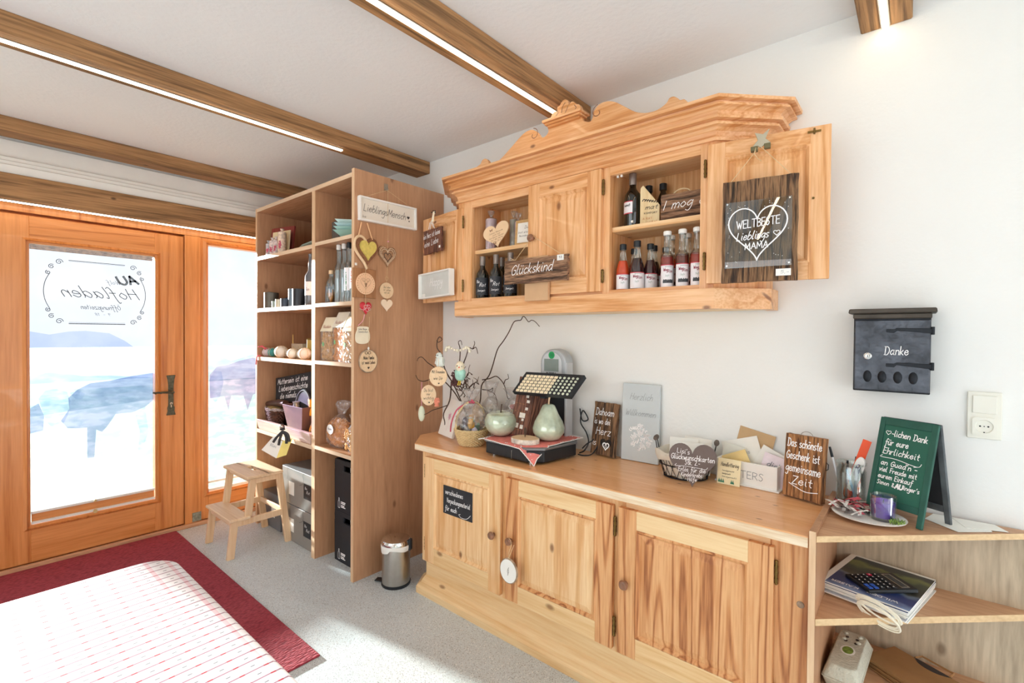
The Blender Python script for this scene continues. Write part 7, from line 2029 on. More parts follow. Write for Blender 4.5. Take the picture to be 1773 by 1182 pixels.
# ================================================================== tall shelf contents
S1, S2, S3, S4 = 1.9805, 1.6005, 1.2455, 0.7125     # left bay boards
Q = 0.006                                           # right bay boards sit a touch higher
# top left
t = thing('picture_frame', 'dark red empty picture frame standing at the back of the top left shelf', 'picture frame', (0.47, -0.565, S1), (R(-6), 0, R(12)))
b = MB(); b.box((-0.125, -0.016, 0), (-0.09, 0, 0.215)).box((0.09, -0.016, 0), (0.125, 0, 0.215)).box((-0.09, -0.016, 0.185), (0.09, 0, 0.215)).box((-0.09, -0.016, 0), (0.09, 0, 0.03))
obj('frame', b, mat('dark_red_wood', '#8c3a34', 0.5, var=0.2), t, bevel=0.002)
obj('backing', MB().box((-0.09, -0.008, 0.03), (0.09, -0.004, 0.185)), mat('brown_board', '#7a4a36', 0.8), t)
t = thing('booklet', 'cream booklet standing in front of the dark red frame on the top left shelf', 'booklet', (0.50, -0.600, S1), (R(-5), 0, R(10)))
obj('cover', MB().box((-0.085, -0.006, 0), (0.115, 0, 0.175)), mat('cream_cover', '#e7d6ae', 0.7), t)
b = MB(); mf = flat(-0.0068); write(b, 'Kerzen', -0.02, 0.15, 0.06, 0.008, 0.0012, mf); write(b, 'handgemacht', -0.045, 0.132, 0.11, 0.006, 0.0009, mf); ribbon(b, crom([(-0.04, 0.09), (-0.02, 0.12), (0.01, 0.115)], 4), 0.004, mf); obj('lettering', b, M['ink'], t)
floral = mat('floral_print', '#cfc8c6', 0.5, var=0.25, vs=60)
for k, (x, y, h, r, c_, lab) in enumerate(((0.425, -0.640, 0.085, 0.020, '#b9b8bc', 'grey wrapped candle with pink flowers, leftmost in front of the booklet'), (0.478, -0.636, 0.100, 0.021, '#d8c9c6', 'wrapped candle with pink flowers, middle of the three by the booklet'), (0.530, -0.632, 0.102, 0.020, '#d4c4c2', 'wrapped candle with pink flowers, rightmost of the three by the booklet'), (0.598, -0.622, 0.150, 0.028, '#dfc9b4', 'taller wrapped candle with grey band beside the three flowered ones'))):
    t = thing('wrapped_candle', lab, 'candle', (x, y, S1), group='wrapped candles on the top left shelf')
    b = MB(); b.lathe([(0, 0), (r, 0), (r, h), (r * .4, h + .006), (0.008, h + 0.012), (0.014, h + 0.024)], n=20); o = obj('wrap', b, mat('flowered_wrap', c_, 0.3, var=0.3, vs=70), t, smooth=True)
    b = MB(); f_ = arcmap(r + 0.0008, FA); rd = random.Random(k)
    for q in range(7): b.prism([(0, 0), (0.001, 0), (0, 0.001)], 1, 0, 0.0001) if False else ribbon(b, crom([(rd.uniform(-0.012, 0.012), h * rd.uniform(0.2, 0.6)) for _ in range(3)], 3), 0.005, f_)
    obj('flower_print', b, mat('rose_print', '#c2566c', 0.6), o)
for k in range(3):
    t = thing('slate_plate', ('lowest', 'middle', 'topmost')[k] + ' green-grey flat tile of the small stack on the top left shelf', 'tile', (0.99 + 0.012 * k, -0.575, S1 + 0.009 * k), (0, 0, R(-4 * k)), 'green-grey tiles on the top left shelf')
    obj('tile', MB().box((-0.095, -0.075, 0), (0.095, 0.075, 0.008)), mat('sage_tile', ('#5f7468', '#66786c', '#8aa09a')[k], 0.5), t, bevel=0.001)
# top right: dark box and mint dishes
t = thing('gift_box', 'dark grey-brown cardboard box on the top right shelf', 'box', (1.245, -0.56, S1 + Q), (0, 0, R(-8)))
obj('box', MB().box((-0.055, -0.06, 0), (0.055, 0.10, 0.135)), mat('taupe_card', '#5d5752', 0.7), t, bevel=0.002)
t.location = (1.262, -0.53, S1 + Q)
for k in range(4):
    t = thing('mint_dish', ('lowest', 'second', 'third', 'topmost')[k] + ' mint green square dish of the stack on the top right shelf', 'dish', (1.415, -0.575, S1 + Q + 0.020 * k), (0, 0, R(38 + 4 * k)), 'mint dishes on the top right shelf')
    b = MB(); s0, s1 = 0.035, 0.082
    b.add([(-s0, -s0, 0), (s0, -s0, 0), (s0, s0, 0), (-s0, s0, 0), (-s1, -s1, 0.045), (s1, -s1, 0.045), (s1, s1, 0.045), (-s1, s1, 0.045), (-s1 + .005, -s1 + .005, 0.046), (s1 - .005, -s1 + .005, 0.046), (s1 - .005, s1 - .005, 0.046), (-s1 + .005, s1 - .005, 0.046), (-s0, -s0, 0.005), (s0, -s0, 0.005), (s0, s0, 0.005), (-s0, s0, 0.005)],
          [(3, 2, 1, 0)] + [(k2 + i, k2 + (i + 1) % 4, k2 + 4 + (i + 1) % 4, k2 + 4 + i) for k2 in (0, 4, 8) for i in range(4)] + [(12, 13, 14, 15)])
    obj('bowl', b, mat('mint_glaze', ('#9ac4b8', '#a8cfc6', '#b7d6d8', '#c9e2dc')[k], 0.2, coat=0.6, var=0.03), t)
t = thing('small_jug', 'white ceramic piece beside the mint dishes at the shelf side panel', 'ornament', (1.535, -0.605, S1 + Q))
b = MB(); b.lathe([(0, 0), (0.022, 0), (0.034, 0.02), (0.034, 0.045), (0.020, 0.065), (0.015, 0.085), (0.018, 0.10)], n=24); obj('body', b, M['white'], t, smooth=True)

# second row left: tins and candle glasses
def tin(label, x, y, r, h, c_, glassy=False, grp='candle tins on the second left shelf', metal=0.3):
    t = thing('candle_tin', label, 'candle tin', (x, y, S2), group=grp)
    b = MB(); b.lathe([(0, 0), (r, 0), (r, h), (r - .002, h), (r - .003, h - 0.008), (0, h - 0.008)], n=26)
    obj('tin', b, mat('tin_body', c_, 0.35, metal, var=0.2, vs=12), t, smooth=True)
    return t
tin('dark narrow tin at the far left of the second shelf', 0.330, -0.590, 0.022, 0.125, '#3d4048')
tin('large bronze-grey candle tin at the left of the second shelf', 0.400, -0.610, 0.050, 0.115, '#5f5a50')
tin('small pale green-grey candle glass beside the large bronze tin', 0.505, -0.625, 0.027, 0.048, '#8d9a92')
tin('small cream candle glass in the row on the second shelf', 0.575, -0.625, 0.032, 0.058, '#cfc6ae')
tin('small dark blue candle glass in the row on the second shelf', 0.655, -0.620, 0.036, 0.060, '#3c4450')
tin('tall steel-blue narrow tin on the second shelf', 0.735, -0.615, 0.024, 0.125, '#6d7c88')
tin('wide black lidded jar on the second shelf', 0.810, -0.600, 0.046, 0.120, '#2c2e34')
tin('small dark jar in the back row behind the cream candle glass', 0.560, -0.545, 0.035, 0.075, '#2f3036')
tin('small black jar in the back row behind the dark blue glass', 0.660, -0.540, 0.045, 0.075, '#2a2a2e')
t = thing('slim_bottle', 'tall grey bottle with white label at the right end of the second left shelf', 'bottle', (0.950, -0.590, S2))
b = MB(); b.lathe([(0, 0), (0.036, 0), (0.038, 0.004), (0.038, 0.20), (0.018, 0.235), (0.016, 0.33), (0.018, 0.345), (0, 0.345)], n=26); obj('glass', b, mat('grey_bottle', '#59616c', 0.15, coat=0.8), t, smooth=True)
b = MB(); arc_label(b, 0.0384, 0.07, 0.16, FA - 1.4, FA + 1.2); lb = obj('label', b, lab_m, t)
b = MB(); write(b, 'Gin', -0.018, 0.10, 0.03, 0.012, 0.002, arcmap(0.039, FA - .1)); obj('label_print', b, M['ink'], lb)
t = thing('slim_bottle', 'small brown bottle with wooden stopper beside the tall grey bottle', 'bottle', (0.882, -0.560, S2))
b = MB(); b.lathe([(0, 0), (0.026, 0), (0.026, 0.09), (0.011, 0.12), (0.011, 0.15)], n=22); obj('glass', b, mat('brown_glass', '#5c4438', 0.2, coat=0.8, var=0.2), t, smooth=True)
b = MB(); b.lathe([(0, 0.148), (0.015, 0.148), (0.015, 0.175), (0, 0.177)], n=16); obj('stopper', b, M['disc'], t, smooth=True)

# second row right: spirit bottles
clearb = clearmat('clear_bottle_glass', '#dfe8ea', 0.14, 0.03)
G5 = 'clear spirit bottles on the second right shelf'
def spirit(label, x, y, capm):
    t = thing('spirit_bottle', label, 'spirit bottle', (x, y, S2 + Q), group=G5)
    b = MB(); b.lathe([(0, 0.004), (0.024, 0.0), (0.027, 0.004), (0.027, 0.205), (0.022, 0.225), (0.0125, 0.245), (0.012, 0.335)], n=22); obj('glass', b, clearb, t, smooth=True)
    b = MB(); b.lathe([(0, 0.006), (0.0235, 0.006), (0.0235, 0.20), (0, 0.20)], n=18); obj('spirit', b, mat('pale_spirit', '#b9c4c8', 0.15, coat=1, var=0.15), t, smooth=True)
    b = MB(); b.lathe([(0.0125, 0.325), (0.015, 0.328), (0.015, 0.355), (0.012, 0.358), (0, 0.358)], n=18); obj('cap', b, capm, t, smooth=True)
    return t
spirit('clear long-necked bottle with white cap, leftmost of the row', 1.318, -0.600, M['white'])
spirit('clear long-necked bottle with white cap, second of the row', 1.378, -0.600, M['white'])
spirit('clear long-necked bottle with black cap and white label, third of the row', 1.437, -0.602, M['black'])
t5 = spirit('clear long-necked bottle with black cap nearest the shelf side panel', 1.497, -0.602, M['black'])
for tt_, txt, c_ in ((t5, 'Zirbe', '#d02c3c'),):
    b = MB(); arc_label(b, 0.0274, 0.08, 0.20, FA - 1.4, FA + 1.0); lb = obj('label', b, lab_m, tt_)
    b = MB(); f_ = lambda u, v: (0.0282 * math.cos(FA + (-v) / 0.0282), 0.0282 * math.sin(FA + (-v) / 0.0282), 0.085 + u)
    write(b, 'Tirol', 0.0, 0.0, 0.10, 0.016, 0.004, f_, 0); obj('label_print', b, mat('label_red', c_, 0.6), lb)
t = [o for o in bpy.data.objects if o.get('label', '').startswith('clear long-necked bottle with black cap and white')][0]
b = MB(); arc_label(b, 0.0274, 0.07, 0.205, FA - 1.4, FA + 1.3); lb = obj('label', b, lab_m, t)
b = MB(); f_ = lambda u, v: (0.0282 * math.cos(FA + (-v - 0.005) / 0.0282), 0.0282 * math.sin(FA + (-v - 0.005) / 0.0282), 0.075 + u)
write(b, 'Enzian', 0.0, 0.0, 0.10, 0.012, 0.004, f_, 0); obj('label_print', b, mat('label_green', '#2f8a5c', 0.6), lb)
t = thing('infused_bottle', 'short clear bottle with wooden cork and orange peel at the left of the spirit bottles', 'spirit bottle', (1.246, -0.610, S2 + Q))
b = MB(); b.lathe([(0, 0.004), (0.030, 0.0), (0.033, 0.004), (0.033, 0.115), (0.028, 0.135), (0.014, 0.160), (0.013, 0.185)], n=26); obj('glass', b, clearb, t, smooth=True)
b = MB(); b.lathe([(0, 0.182), (0.016, 0.182), (0.015, 0.205), (0, 0.206)], n=18); obj('cork', b, M['disc'], t, smooth=True)
b = MB(); rd = random.Random(31)
for k in range(14):
    a = rd.uniform(0, 6.28); x, y = 0.02 * math.cos(a), 0.02 * math.sin(a)
    b.tube(crom([(0, 0, 0.01), (x * .6, y * .6, 0.03 + rd.uniform(0, .02)), (x, y, 0.06 + rd.uniform(0, 0.03))], 3), 0.003, 6)
obj('orange_peel', b, mat('orange_peel', '#f29a2e', 0.5, var=0.1), t, smooth=True)
t = thing('slim_bottle', 'slim blue-grey bottle standing at the divider beside the orange-peel bottle', 'bottle', (1.196, -0.600, S2 + Q))
b = MB(); b.lathe([(0, 0), (0.020, 0), (0.020, 0.11), (0.010, 0.115), (0.010, 0.13), (0, 0.13)], n=18); obj('glass', b, mat('blue_grey_glass', '#8a94a4', 0.2, coat=0.5), t, smooth=True)

# third row left: soap balls and boxes
balls = [(0.345, -0.615, 0.036, '#dfcfd4', 'pink and white round soap, leftmost of the row'), (0.430, -0.612, 0.036, '#3f8c8a', 'teal and white round soap, second of the row'), (0.560, -0.610, 0.046, '#ece6dc', 'large white wrapped soap ball with twine, middle of the row'), (0.745, -0.615, 0.038, '#eee9dc', 'white round soap with string, fourth of the row'), (0.905, -0.610, 0.042, '#e9e2d6', 'white round soap at the right end of the row'), (0.822, -0.585, 0.036, '#d6dad2', 'pale grey round soap between the two right ones')]
for k, (x, y, r, c_, lab) in enumerate(balls):
    t = thing('soap_ball', lab, 'soap', (x, y, S3 + r * 0.9), group='round soaps on the third left shelf')
    b = MB(); b.ball((0, 0, 0), (r, r, r * 0.92), 20, 0.06, k); o = obj('ball', b, mat('soap', c_, 0.6, var=0.18, vs=25), t, smooth=True)
    b = MB()
    for q in range(3):
        b.tube([(r * 1.02 * math.cos(a) * math.cos(q), r * 1.02 * math.cos(a) * math.sin(q), r * 0.94 * math.sin(a)) for a in [k2 * PI / 12 for k2 in range(24)]], 0.0012, 5, closed=True)
    obj('string', b, M['string'], o)
def bxx(name, label, cat, loc, rot, s, c_, txt=None, grp=None):
    t = thing(name, label, cat, loc, rot, grp)
    o = obj('box', MB().box((-s[0] / 2, -s[1] / 2, 0), (s[0] / 2, s[1] / 2, s[2])), mat('printed_box', c_, 0.6, var=0.05), t, bevel=0.001)
    if txt:
        b = MB(); write(b, txt, -s[0] * .4, s[2] * .35, s[0] * .75, s[2] * .25, 0.0016, flat(-s[1] / 2 - 0.0008)); obj('lettering', b, M['ink'], o)
    return t
bxx('soap_box', 'low grey printed box lying on the soaps at the back of the third shelf', 'box', (0.66, -0.50, S3), (0, 0, R(-5)), (0.20, 0.09, 0.100), '#b8a890', 'Seife')
t = thing('folded_card', 'pale yellow folded triangular card behind the soaps on the third shelf', 'card', (0.585, -0.535, S3), (0, 0, R(-20)))
b = MB(); b.prism([(-0.05, 0), (0.05, 0), (-0.035, 0.165)], 1, -0.002, 0.002); obj('card', b, mat('pale_gold_card', '#e2bf72', 0.7), t)
bxx('soap_box', 'dark and gold tilted box at the right end of the third shelf', 'box', (0.86, -0.545, S3), (0, R(8), R(-25)), (0.10, 0.05, 0.135), '#9c8c4a', None)
bxx('soap_box', 'white upright box at the right end of the third shelf behind the soaps', 'box', (0.99, -0.54, S3), (0, 0, R(5)), (0.10, 0.06, 0.140), '#e6e8ea', 'Natur')
t = thing('cloth_ribbon', 'thin red ribbon hanging over the left edge of the third shelf', 'ribbon', (0.315, -0.66, S3))
b = MB(); b.tube(crom([(0.06, 0.03, 0.06), (0.02, 0.0, 0.075), (-0.005, -0.005, 0.070), (0.03, 0.01, 0.078), (0.05, 0.02, 0.05)], 4), 0.004, 6)
obj('ribbon_loop', b, mat('coral_ribbon', '#e0636c', 0.6), t, smooth=True)
b = MB(); b.tube(crom([(0.03, 0.0, 0.006), (0.0, -0.014, 0.004), (-0.010, -0.018, -0.03), (-0.016, -0.017, -0.06)], 4), 0.004, 6)
obj('ribbon', b, mat('coral_ribbon', '#e0636c', 0.6), t, smooth=True)

# third row right: noodle bags
pasta_m = mat('noodle', '#eb9f45', 0.55, var=0.12, vs=60); pasta2 = mat('pale_noodle', '#e0b070', 0.55, var=0.3, vs=60)
def noodles(b, w_, d_, h_, n, seed, r=0.0042):
    rd = random.Random(seed)
    for k in range(n):
        face = rd.random()
        x, y, z = rd.uniform(-w_, w_), (-d_ if face < 0.7 else rd.uniform(-d_, d_)), rd.uniform(0.01, h_)
        if face >= 0.85: x = w_ * rd.choice((-1, 1))
        a, e = rd.uniform(0, 6.28), rd.uniform(-1, 1)
        d = Vector((math.cos(a), 0.35 * math.sin(a * 3), math.sin(a))) * 0.011
        m_ = Vector((rd.uniform(-.005, .005), -0.002, rd.uniform(-.005, .005)))
        p = Vector((x, y, z)); b.tube([tuple(p - d), tuple(p + m_), tuple(p + d)], r, 5)
def noodle_bag(label, loc, rz, w_, d_, h_, m_, hdr, seed, txt):
    t = thing('noodle_bag', label, 'noodle bag', loc, (0, 0, R(rz)), 'noodle bags with paper tops on the third right shelf')
    b = MB(); b.box((-w_ / 2 + .006, -d_ / 2 + .006, 0.003), (w_ / 2 - .006, d_ / 2 - .006, h_ - 0.01)); noodles(b, w_ / 2 - .006, d_ / 2 - .004, h_ - 0.008, 150, seed)
    o = obj('noodles', b, m_, t, smooth=False); o['kind'] = 'stuff'
    b = MB(); b.prism([(-w_ / 2, 0), (w_ / 2, 0), (w_ / 2, h_), (-w_ / 2, h_)], 1, -d_ / 2 - .003, d_ / 2); obj('cellophane', b, M['cello'], t)
    b = MB()
    b.prism([(-d_ / 2 - 0.008, h_ - 0.004), (d_ / 2 + 0.004, h_ - 0.004), (0.012, h_ + hdr), (-0.004, h_ + hdr)], 0, -w_ / 2 - 0.003, w_ / 2 + 0.003)
    hd = obj('paper_top', b, M['cream'] if seed % 2 else mat('pale_header', '#e9e2d0', 0.7), t, bevel=0.001)
    b = MB(); k_ = (d_ / 2 + 0.004) / hdr
    write(b, txt, -w_ * .38, hdr * 0.25, w_ * .7, hdr * 0.13, 0.002, lambda u, v: (u, -d_ / 2 - 0.0095 + v * k_, h_ - 0.004 + v)); obj('lettering', b, mat('red_brown_ink', '#a5482c', 0.7), hd)
    b = MB(); b.prism(circ(0.010, -w_ * .28, h_ * 0.55, 14, ry=0.014), 1, -d_ / 2 - 0.0045, -d_ / 2 - 0.003); obj('green_sticker', b, mat('green_sticker', '#8fc48a', 0.6), t)
    return t
noodle_bag('mixed noodle bag with cream paper top beside the divider', (1.238, -0.600, S3 + Q), 4, 0.115, 0.075, 0.185, pasta2, 0.085, 1, 'Nudeln')
noodle_bag('orange noodle bag with taller pale paper top, middle of the third right shelf', (1.370, -0.590, S3 + Q), -2, 0.130, 0.085, 0.210, pasta_m, 0.090, 2, 'Nudeln')
noodle_bag('noodle bag half hidden by the shelf side panel', (1.505, -0.610, S3 + Q), -2, 0.105, 0.080, 0.185, pasta2, 0.085, 3, 'Nudeln')

# fourth row right: round noodle bags
t = thing('noodle_pouch', 'round cellophane pouch of orange noodles with white label on the fourth right shelf', 'noodle bag', (1.300, -0.575, S4 + Q))
b = MB(); b.ball((0, 0, 0.085), (0.108, 0.055, 0.086), 22, 0.15, 4)
rd = random.Random(77)
for k in range(330):
    u = rd.uniform(-1, 1); a = rd.uniform(PI, 2 * PI) if k % 5 else rd.uniform(0, PI); q = math.sqrt(1 - u * u)
    p = Vector((0.108 * q * math.cos(a), 0.057 * q * math.sin(a), 0.085 + 0.083 * u))
    c1_ = rd.uniform(0, 6.28); d = Vector((math.cos(c1_) * 0.015, -0.001, math.sin(c1_) * 0.012))
    p.z = max(0.008, p.z)
    b.tube([tuple(p - d), tuple(p + Vector((0, -0.005, rd.uniform(-.004, .004)))), tuple(p + d)], 0.0042, 5)
for i, v in enumerate(b.v):
    if v[2] < 0.002: b.v[i] = (v[0], v[1], 0.002)
o = obj('noodles', b, pasta_m, t); o['kind'] = 'stuff'
b = MB(); b.lathe([(0.09, 0.001), (0.118, 0.03), (0.122, 0.09), (0.095, 0.155), (0.05, 0.185), (0.028, 0.200), (0.045, 0.235), (0.07, 0.265), (0.06, 0.285)], n=34, sy=0.56)
for i, v in enumerate(b.v):
    k = 1 + 0.12 * noise.noise(Vector(v) * 22); b.v[i] = (v[0] * k + max(0, v[2] - 0.17) * 0.35, v[1] * k, v[2])
obj('cellophane', b, M['cello'], t, smooth=True)
b = MB(); b.prism(circ(0.036, 0.0, 0.115, 28, ry=0.030), 1, -0.072, -0.069); lb = obj('round_label', b, M['white'], t)
b = MB(); write(b, 'Nudeln', -0.022, 0.112, 0.044, 0.008, 0.0013, flat(-0.0728)); obj('lettering', b, M['ink'], lb)
t = thing('noodle_pouch', 'cellophane pouch of pale noodles half hidden at the fourth right shelf end', 'noodle bag', (1.490, -0.580, S4 + Q))
b = MB(); b.ball((0, 0, 0.08), (0.06, 0.05, 0.08), 18, 0.15, 9); noodles(b, 0.045, 0.048, 0.13, 60, 9); 
for i, v in enumerate(b.v):
    if v[2] < 0.002: b.v[i] = (v[0], v[1], 0.002)
o = obj('noodles', b, pasta2, t); o['kind'] = 'stuff'
b = MB(); b.lathe([(0.055, 0.001), (0.065, 0.05), (0.060, 0.13), (0.03, 0.175), (0.05, 0.22)], n=26, sy=0.85); obj('cellophane', b, M['cello'], t, smooth=True)

# fourth row left: tray, sign, basket, brown box
t = thing('wooden_tray', 'long pale wooden tray with low rim along the fourth left shelf', 'tray', (0.70, -0.50, S4))
tw2 = wood('pinkish_pale_wood', '#b8968a', '#dfc6b8', 0, 8, 0.06, 0.6, ring=0.3, mid='#cdaea0')
b = MB(); b.box((-0.385, -0.155, 0), (0.395, 0.20, 0.010)).box((-0.385, 0.188, 0.010), (0.395, 0.20, 0.06)).box((-0.385, -0.143, 0.010), (-0.373, 0.188, 0.06)).box((0.383, -0.143, 0.010), (0.395, 0.188, 0.06))
obj('tray_body', b, tw2, t, bevel=0.001)
obj('front_rim', MB().prism([(-0.165, 0.0), (-0.155, 0.0), (-0.143, 0.068), (-0.178, 0.072)], 0, -0.39, 0.40), tw2, t, bevel=0.001)
TZ4 = S4 + 0.011
standing('chalk_sign', 'black board about being a mother leaning at the back of the fourth left shelf', 'sign', (0.345, -0.556, 0.930), 0, 0.560, 0.190, 0.010, 4, M['slate'], jag=0, t_=0.0042, rot_y=R(-8.5),
         lines=[('Muttersein ist eine', -0.245, 0.138, 0.460, 0.022, 0.0045), ('Liebesgeschichte', -0.225, 0.085, 0.440, 0.023, 0.0045), ('die niemals endet', -0.205, 0.030, 0.400, 0.022, 0.0045)], slant=0.25)
t = thing('storage_chest', 'dark brown box carrying the black mother sign at the back of the wooden tray', 'box', (0.700, -0.425, TZ4))
obj('chest', MB().box((-0.33, -0.10, 0), (0.33, 0.065, 0.30)), mat('dark_brown_box', '#54392b', 0.6, var=0.15), t, bevel=0.003)
t = thing('wicker_basket', 'dark wicker basket with a pale rim standing at the left in the wooden tray', 'basket', (0.440, -0.602, TZ4))
b = MB()
for j in range(11):
    z = 0.006 + j * 0.0125; r = 0.062 + 0.030 * j / 10
    b.tube([((r + 0.004 * (1 if (i + j) % 2 else -1)) * 1.22 * math.cos(PI * i / 16), (r + 0.004 * (1 if (i + j) % 2 else -1)) * 0.52 * math.sin(PI * i / 16), z) for i in range(32)], 0.0062, 5, closed=True)
obj('weave', b, mat('dark_wicker', '#5b3a2c', 0.7, var=0.4, vs=60), t, smooth=True)
b = MB(); rd = random.Random(14)
for o_ in range(4): b.tube([((0.094 + rd.uniform(-.005, .005)) * 1.22 * math.cos(PI * i / 16), (0.094 + rd.uniform(-.005, .005)) * 0.52 * math.sin(PI * i / 16), 0.142 + rd.uniform(-.010, .010)) for i in range(32)], 0.004, 5, closed=True)
obj('rim', b, mat('grey_mauve_twine', '#b3a6a4', 0.8, var=0.4, vs=80), t, smooth=True)
b = MB(); b.lathe([(0, 0.13), (0.085, 0.135), (0.08, 0.155), (0, 0.165)], n=20, sx=1.15, sy=0.5); obj('contents', b, mat('ochre_fabric', '#a8905e', 0.9, var=0.3, vs=30), t, smooth=True)
t = thing('rolled_leather', 'dark brown rolled leather bundle lying behind the wicker basket', 'bundle', (0.455, -0.600, TZ4 - 0.005))
b = MB(); b.tube([(-0.13, 0, 0.17), (0.04, 0, 0.195), (0.15, 0, 0.20)], [0.022, 0.026, 0.024], 14); obj('roll', b, mat('dark_leather', '#4b2e22', 0.5, var=0.2), t, smooth=True)
t = thing('brown_bin', 'flared brown box holding small things on the fourth left shelf', 'box', (0.840, -0.600, TZ4))
bb_ = mat('rosy_brown_board', '#7c5647', 0.6, var=0.08)
b = MB()
def shell(P0, z0, P1, z1, b, th=0.006):
    n = len(P0); I0 = [(x * .93, y * .93) for x, y in P0]; I1 = [(x * .93, y * .93) for x, y in P1]
    vs = [(x, y, z0) for x, y in P0] + [(x, y, z1) for x, y in P1] + [(x, y, z1) for x, y in I1] + [(x, y, z0 + th) for x, y in I0]
    b.add(vs, [[k * n + i, k * n + (i + 1) % n, (k + 1) * n + (i + 1) % n, (k + 1) * n + i] for k in range(3) for i in range(n)] + [list(range(n))[::-1], [3 * n + i for i in range(n)]])
shell([(-0.085, -0.04), (0.085, -0.04), (0.085, 0.035), (-0.085, 0.035)], 0, [(-0.165, -0.055), (0.125, -0.055), (0.125, 0.04), (-0.165, 0.04)], 0.205, b)
obj('bin', b, bb_, t, bevel=0.002)
t = thing('round_tin', 'round black lid leaning upright inside the flared brown box', 'lid', (0.850, -0.592, TZ4 + 0.15), (R(-5), 0, R(0)))
b = MB(); b.prism(circ(0.105, 0, 0.06, 32), 1, -0.010, 0.0); obj('lid', b, M['slate'], t, bevel=0.003)
b = MB(); b.tube([(0.098 * math.cos(a), -0.010, 0.06 + 0.098 * math.sin(a)) for a in [k * PI / 20 for k in range(40)]], 0.004, 6, closed=True); obj('rim', b, mat('grey_rim', '#77787c', 0.4), t, smooth=True)
t = thing('small_jug', 'small grey-white jug in the flared brown box', 'jug', (0.800, -0.615, TZ4 + 0.130))
b = MB(); b.lathe([(0, 0), (0.028, 0), (0.036, 0.03), (0.022, 0.065), (0.018, 0.085), (0.024, 0.10)], n=22); obj('body', b, mat('stoneware', '#a89a92', 0.5, var=0.15), t, smooth=True)
b = MB(); b.tube(crom([(0.02, -0.01, 0.09), (0.05, -0.02, 0.07), (0.035, -0.01, 0.03)], 4), 0.004, 6); obj('handle', b, M['string'], t, smooth=True)
t = thing('cheese_toy', 'orange-yellow spotted wedge in the flared brown box beside the divider', 'ornament', (0.925, -0.575, TZ4 + 0.150), (0, R(-10), R(-12)))
b = MB(); b.prism([(-0.05, 0), (0.04, -0.01), (0.06, 0.09), (0.02, 0.11)], 1, -0.02, 0.02); o = obj('wedge', b, mat('amber', '#eda52c', 0.5, var=0.1), t, bevel=0.003)
b = MB(); 
for x, z, r in ((0.0, 0.03, 0.008), (0.03, 0.06, 0.010), (0.02, 0.085, 0.006), (0.01, 0.01, 0.006)): b.prism(circ(r, x, z, 12), 1, -0.0208, -0.02)
obj('spot', b, mat('dark_amber', '#a86a12', 0.6), o)
t = thing('noodle_pouch', 'small cellophane pouch with orange contents at the right end of the wooden tray', 'noodle bag', (1.03, -0.590, TZ4))
b = MB(); b.ball((0, 0, 0.055), (0.045, 0.035, 0.055), 16, 0.2, 3); noodles(b, 0.03, 0.033, 0.09, 40, 19)
for i, v in enumerate(b.v):
    if v[2] < 0.001: b.v[i] = (v[0], v[1], 0.001)
o = obj('noodles', b, pasta_m, t); o['kind'] = 'stuff'
b = MB(); b.lathe([(0.04, 0.0), (0.052, 0.04), (0.045, 0.10), (0.02, 0.13), (0.04, 0.16)], n=20, sy=0.8); obj('cellophane', b, M['cello'], t, smooth=True)

# folded card tag with dark bow on the tray rim
t = thing('card_tag', 'white and yellow folded card hanging with a dark bow from the wooden tray', 'card', (0.800, -0.700, 0.738), (0, 0, R(30)))
t.scale = (0.88, 0.88, 0.88)
b = MB(); b.prism([(-0.075, -0.010), (0.0, -0.045), (-0.052, -0.178), (-0.180, -0.120)], 1, -0.016, -0.013); cf = obj('front_leaf', b, M['paper'], t)
b = MB(); b.prism([(0.0, -0.045), (0.078, -0.022), (0.030, -0.150), (-0.052, -0.178)], 1, -0.012, -0.009); obj('back_leaf', b, mat('yellow_card', '#f0dd84', 0.8), t)
b = MB(); write(b, 'Alles', -0.105, -0.085, 0.05, 0.014, 0.0018, flat(-0.0168), 0.2, -0.3); obj('lettering', b, M['grey_ink'], cf)
b = MB()
for P in ([(0, 0.03), (-0.05, -0.02), (-0.075, -0.055)], [(0, 0.03), (-0.02, -0.03), (-0.03, -0.075)], [(0, 0.03), (0.03, 0.0), (0.035, -0.06)], [(0, 0.03), (0.045, 0.01), (0.06, -0.045)], [(-0.01, 0.04), (0.0, 0.085), (0.014, 0.04)]):
    b.tube(crom([(x, -0.018, z) for x, z in P], 4), 0.010, 8)
obj('bow', b, mat('dark_grey_fabric', '#3c3b3d', 0.8, var=0.2), t, smooth=True)
b = MB(); b.ball((0.002, -0.028, 0.070), 0.017, 14); obj('silver_ball', b, M['steel'], t, smooth=True)

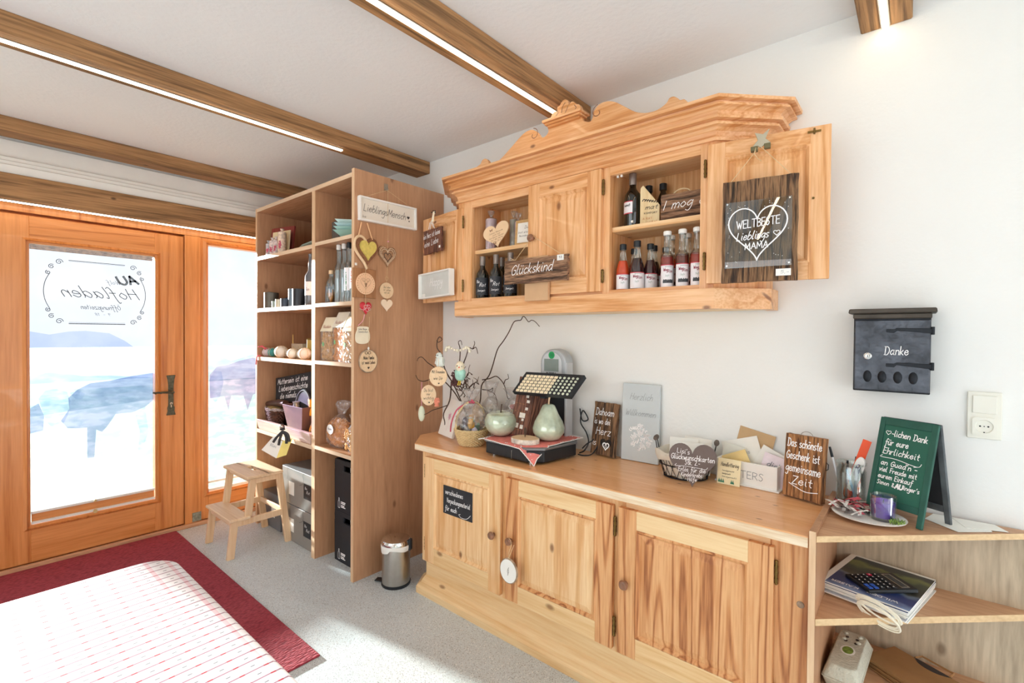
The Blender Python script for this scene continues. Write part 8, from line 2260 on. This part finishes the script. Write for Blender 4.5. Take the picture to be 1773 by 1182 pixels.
# storage boxes under the left bay
gb = mat('silver_grey_card', '#8e8a84', 0.5, var=0.05, vs=5); gl = mat('dark_grey_card', '#6f6e70', 0.45, var=0.05)
def wbox(label, loc, rz, front=True):
    t = thing('storage_box', label, 'box', loc, (0, 0, R(rz)), 'grey wine cartons under the left bay')
    o = obj('carton', MB().box((-0.225, 0, 0), (0.225, 0.33, 0.245)), gb, t, bevel=0.002)
    obj('lid_flap', MB().box((-0.225, 0.001, 0.245), (0.225, 0.33, 0.248)), gl, t)
    lb = obj('black_label', MB().prism([(0.085, 0.080), (0.185, 0.080), (0.185, 0.180), (0.085, 0.180)], 1, -0.0012, 0.0), M['black'], t)
    b = MB(); write(b, 'Bio', 0.105, 0.145, 0.026, 0.010, 0.002, flat(-0.002)); write(b, 'Rot', 0.125, 0.118, 0.040, 0.012, 0.002, flat(-0.002), 0.3); obj('label_print', b, M['paint'], lb)
    obj('white_label', MB().box((-0.125, -0.0012, 0.065), (-0.050, 0.0, 0.155)), M['paper'], t)
    b = MB(); ribbon(b, crom([(0.090, 0.244), (0.075, 0.225), (0.085, 0.195), (0.070, 0.170), (0.030, 0.155)], 5), 0.0022, flat(-0.0016)); ribbon(b, crom([(-0.140, 0.244), (-0.15, 0.22), (-0.138, 0.19), (-0.15, 0.165)], 5), 0.0022, flat(-0.0016)); obj('printed_curl', b, M['black'], t)
    return t
wbox('lower grey wine carton under the left bay, next to the divider', (0.868, -0.640, 0.0005), 0)
wbox('upper grey wine carton stacked on another next to the divider', (0.868, -0.638, 0.2495), 0)
t = thing('storage_box', 'dark grey narrow carton at the far left under the shelf behind the stool', 'box', (0.425, -0.628, 0.0005), (0, 0, R(0)))
obj('carton', MB().box((-0.110, 0, 0), (0.165, 0.33, 0.250)), mat('slate_grey_card', '#74767a', 0.5, var=0.05), t, bevel=0.002)
obj('lid_flap', MB().box((-0.110, 0.001, 0.250), (0.165, 0.33, 0.253)), gl, t)
obj('white_label', MB().box((0.02, -0.0012, 0.08), (0.075, 0, 0.16)), M['paper'], t)
# crates under the right bay
def crate(label, z, ln):
    t = thing('bottle_crate', label, 'crate', (1.405, -0.585, z), group='black bottle crates under the right bay')
    b = MB()
    w2, h_ = 0.155, 0.318
    # front with a real hand slot
    sl = (-0.050, 0.252, 0.030, 0.288)
    b.box((-w2, 0, 0), (w2, 0.012, sl[1])).box((-w2, 0, sl[3]), (w2, 0.012, h_)).box((-w2, 0, sl[1]), (sl[0], 0.012, sl[3])).box((sl[2], 0, sl[1]), (w2, 0.012, sl[3]))
    b.box((-w2, 0.38, 0), (w2, 0.392, h_)).box((-w2, 0.012, 0), (-w2 + .012, 0.38, h_)).box((w2 - .012, 0.012, 0), (w2, 0.38, h_)).box((-w2 + .012, 0.012, 0), (w2 - .012, 0.38, 0.012))
    o = obj('crate_body', b, mat('black_card', '#1d2026', 0.5, var=0.05), t, bevel=0.0015)
    obj('bottle_paper', MB().box((-0.06, 0.05, 0.012), (0.10, 0.12, 0.285)), M['white'], t)
    b = MB(); mf = flat(-0.0008)
    ribbon(b, crom([(-0.112, 0.020), (-0.112, 0.055), (-0.106, 0.065), (-0.106, 0.078), (-0.100, 0.078), (-0.100, 0.065), (-0.094, 0.055), (-0.094, 0.020), (-0.112, 0.020)], 3), 0.003, mf)
    for k, z_ in enumerate((0.056, 0.047, 0.034, 0.025)): b.add([mf(-0.080, z_), mf(-0.080 + (0.05, 0.046, 0.038, 0.05)[k], z_), mf(-0.080 + (0.05, 0.046, 0.038, 0.05)[k], z_ + 0.006), mf(-0.080, z_ + 0.006)], [(0, 1, 2, 3)])
    obj('white_print', b, M['paint'], o)
    return t
crate('lower black bottle crate standing on the floor under the right bay', 0.0005, 1)
crate('upper black bottle crate stacked on the lower one under the right bay', 0.3195, 2)
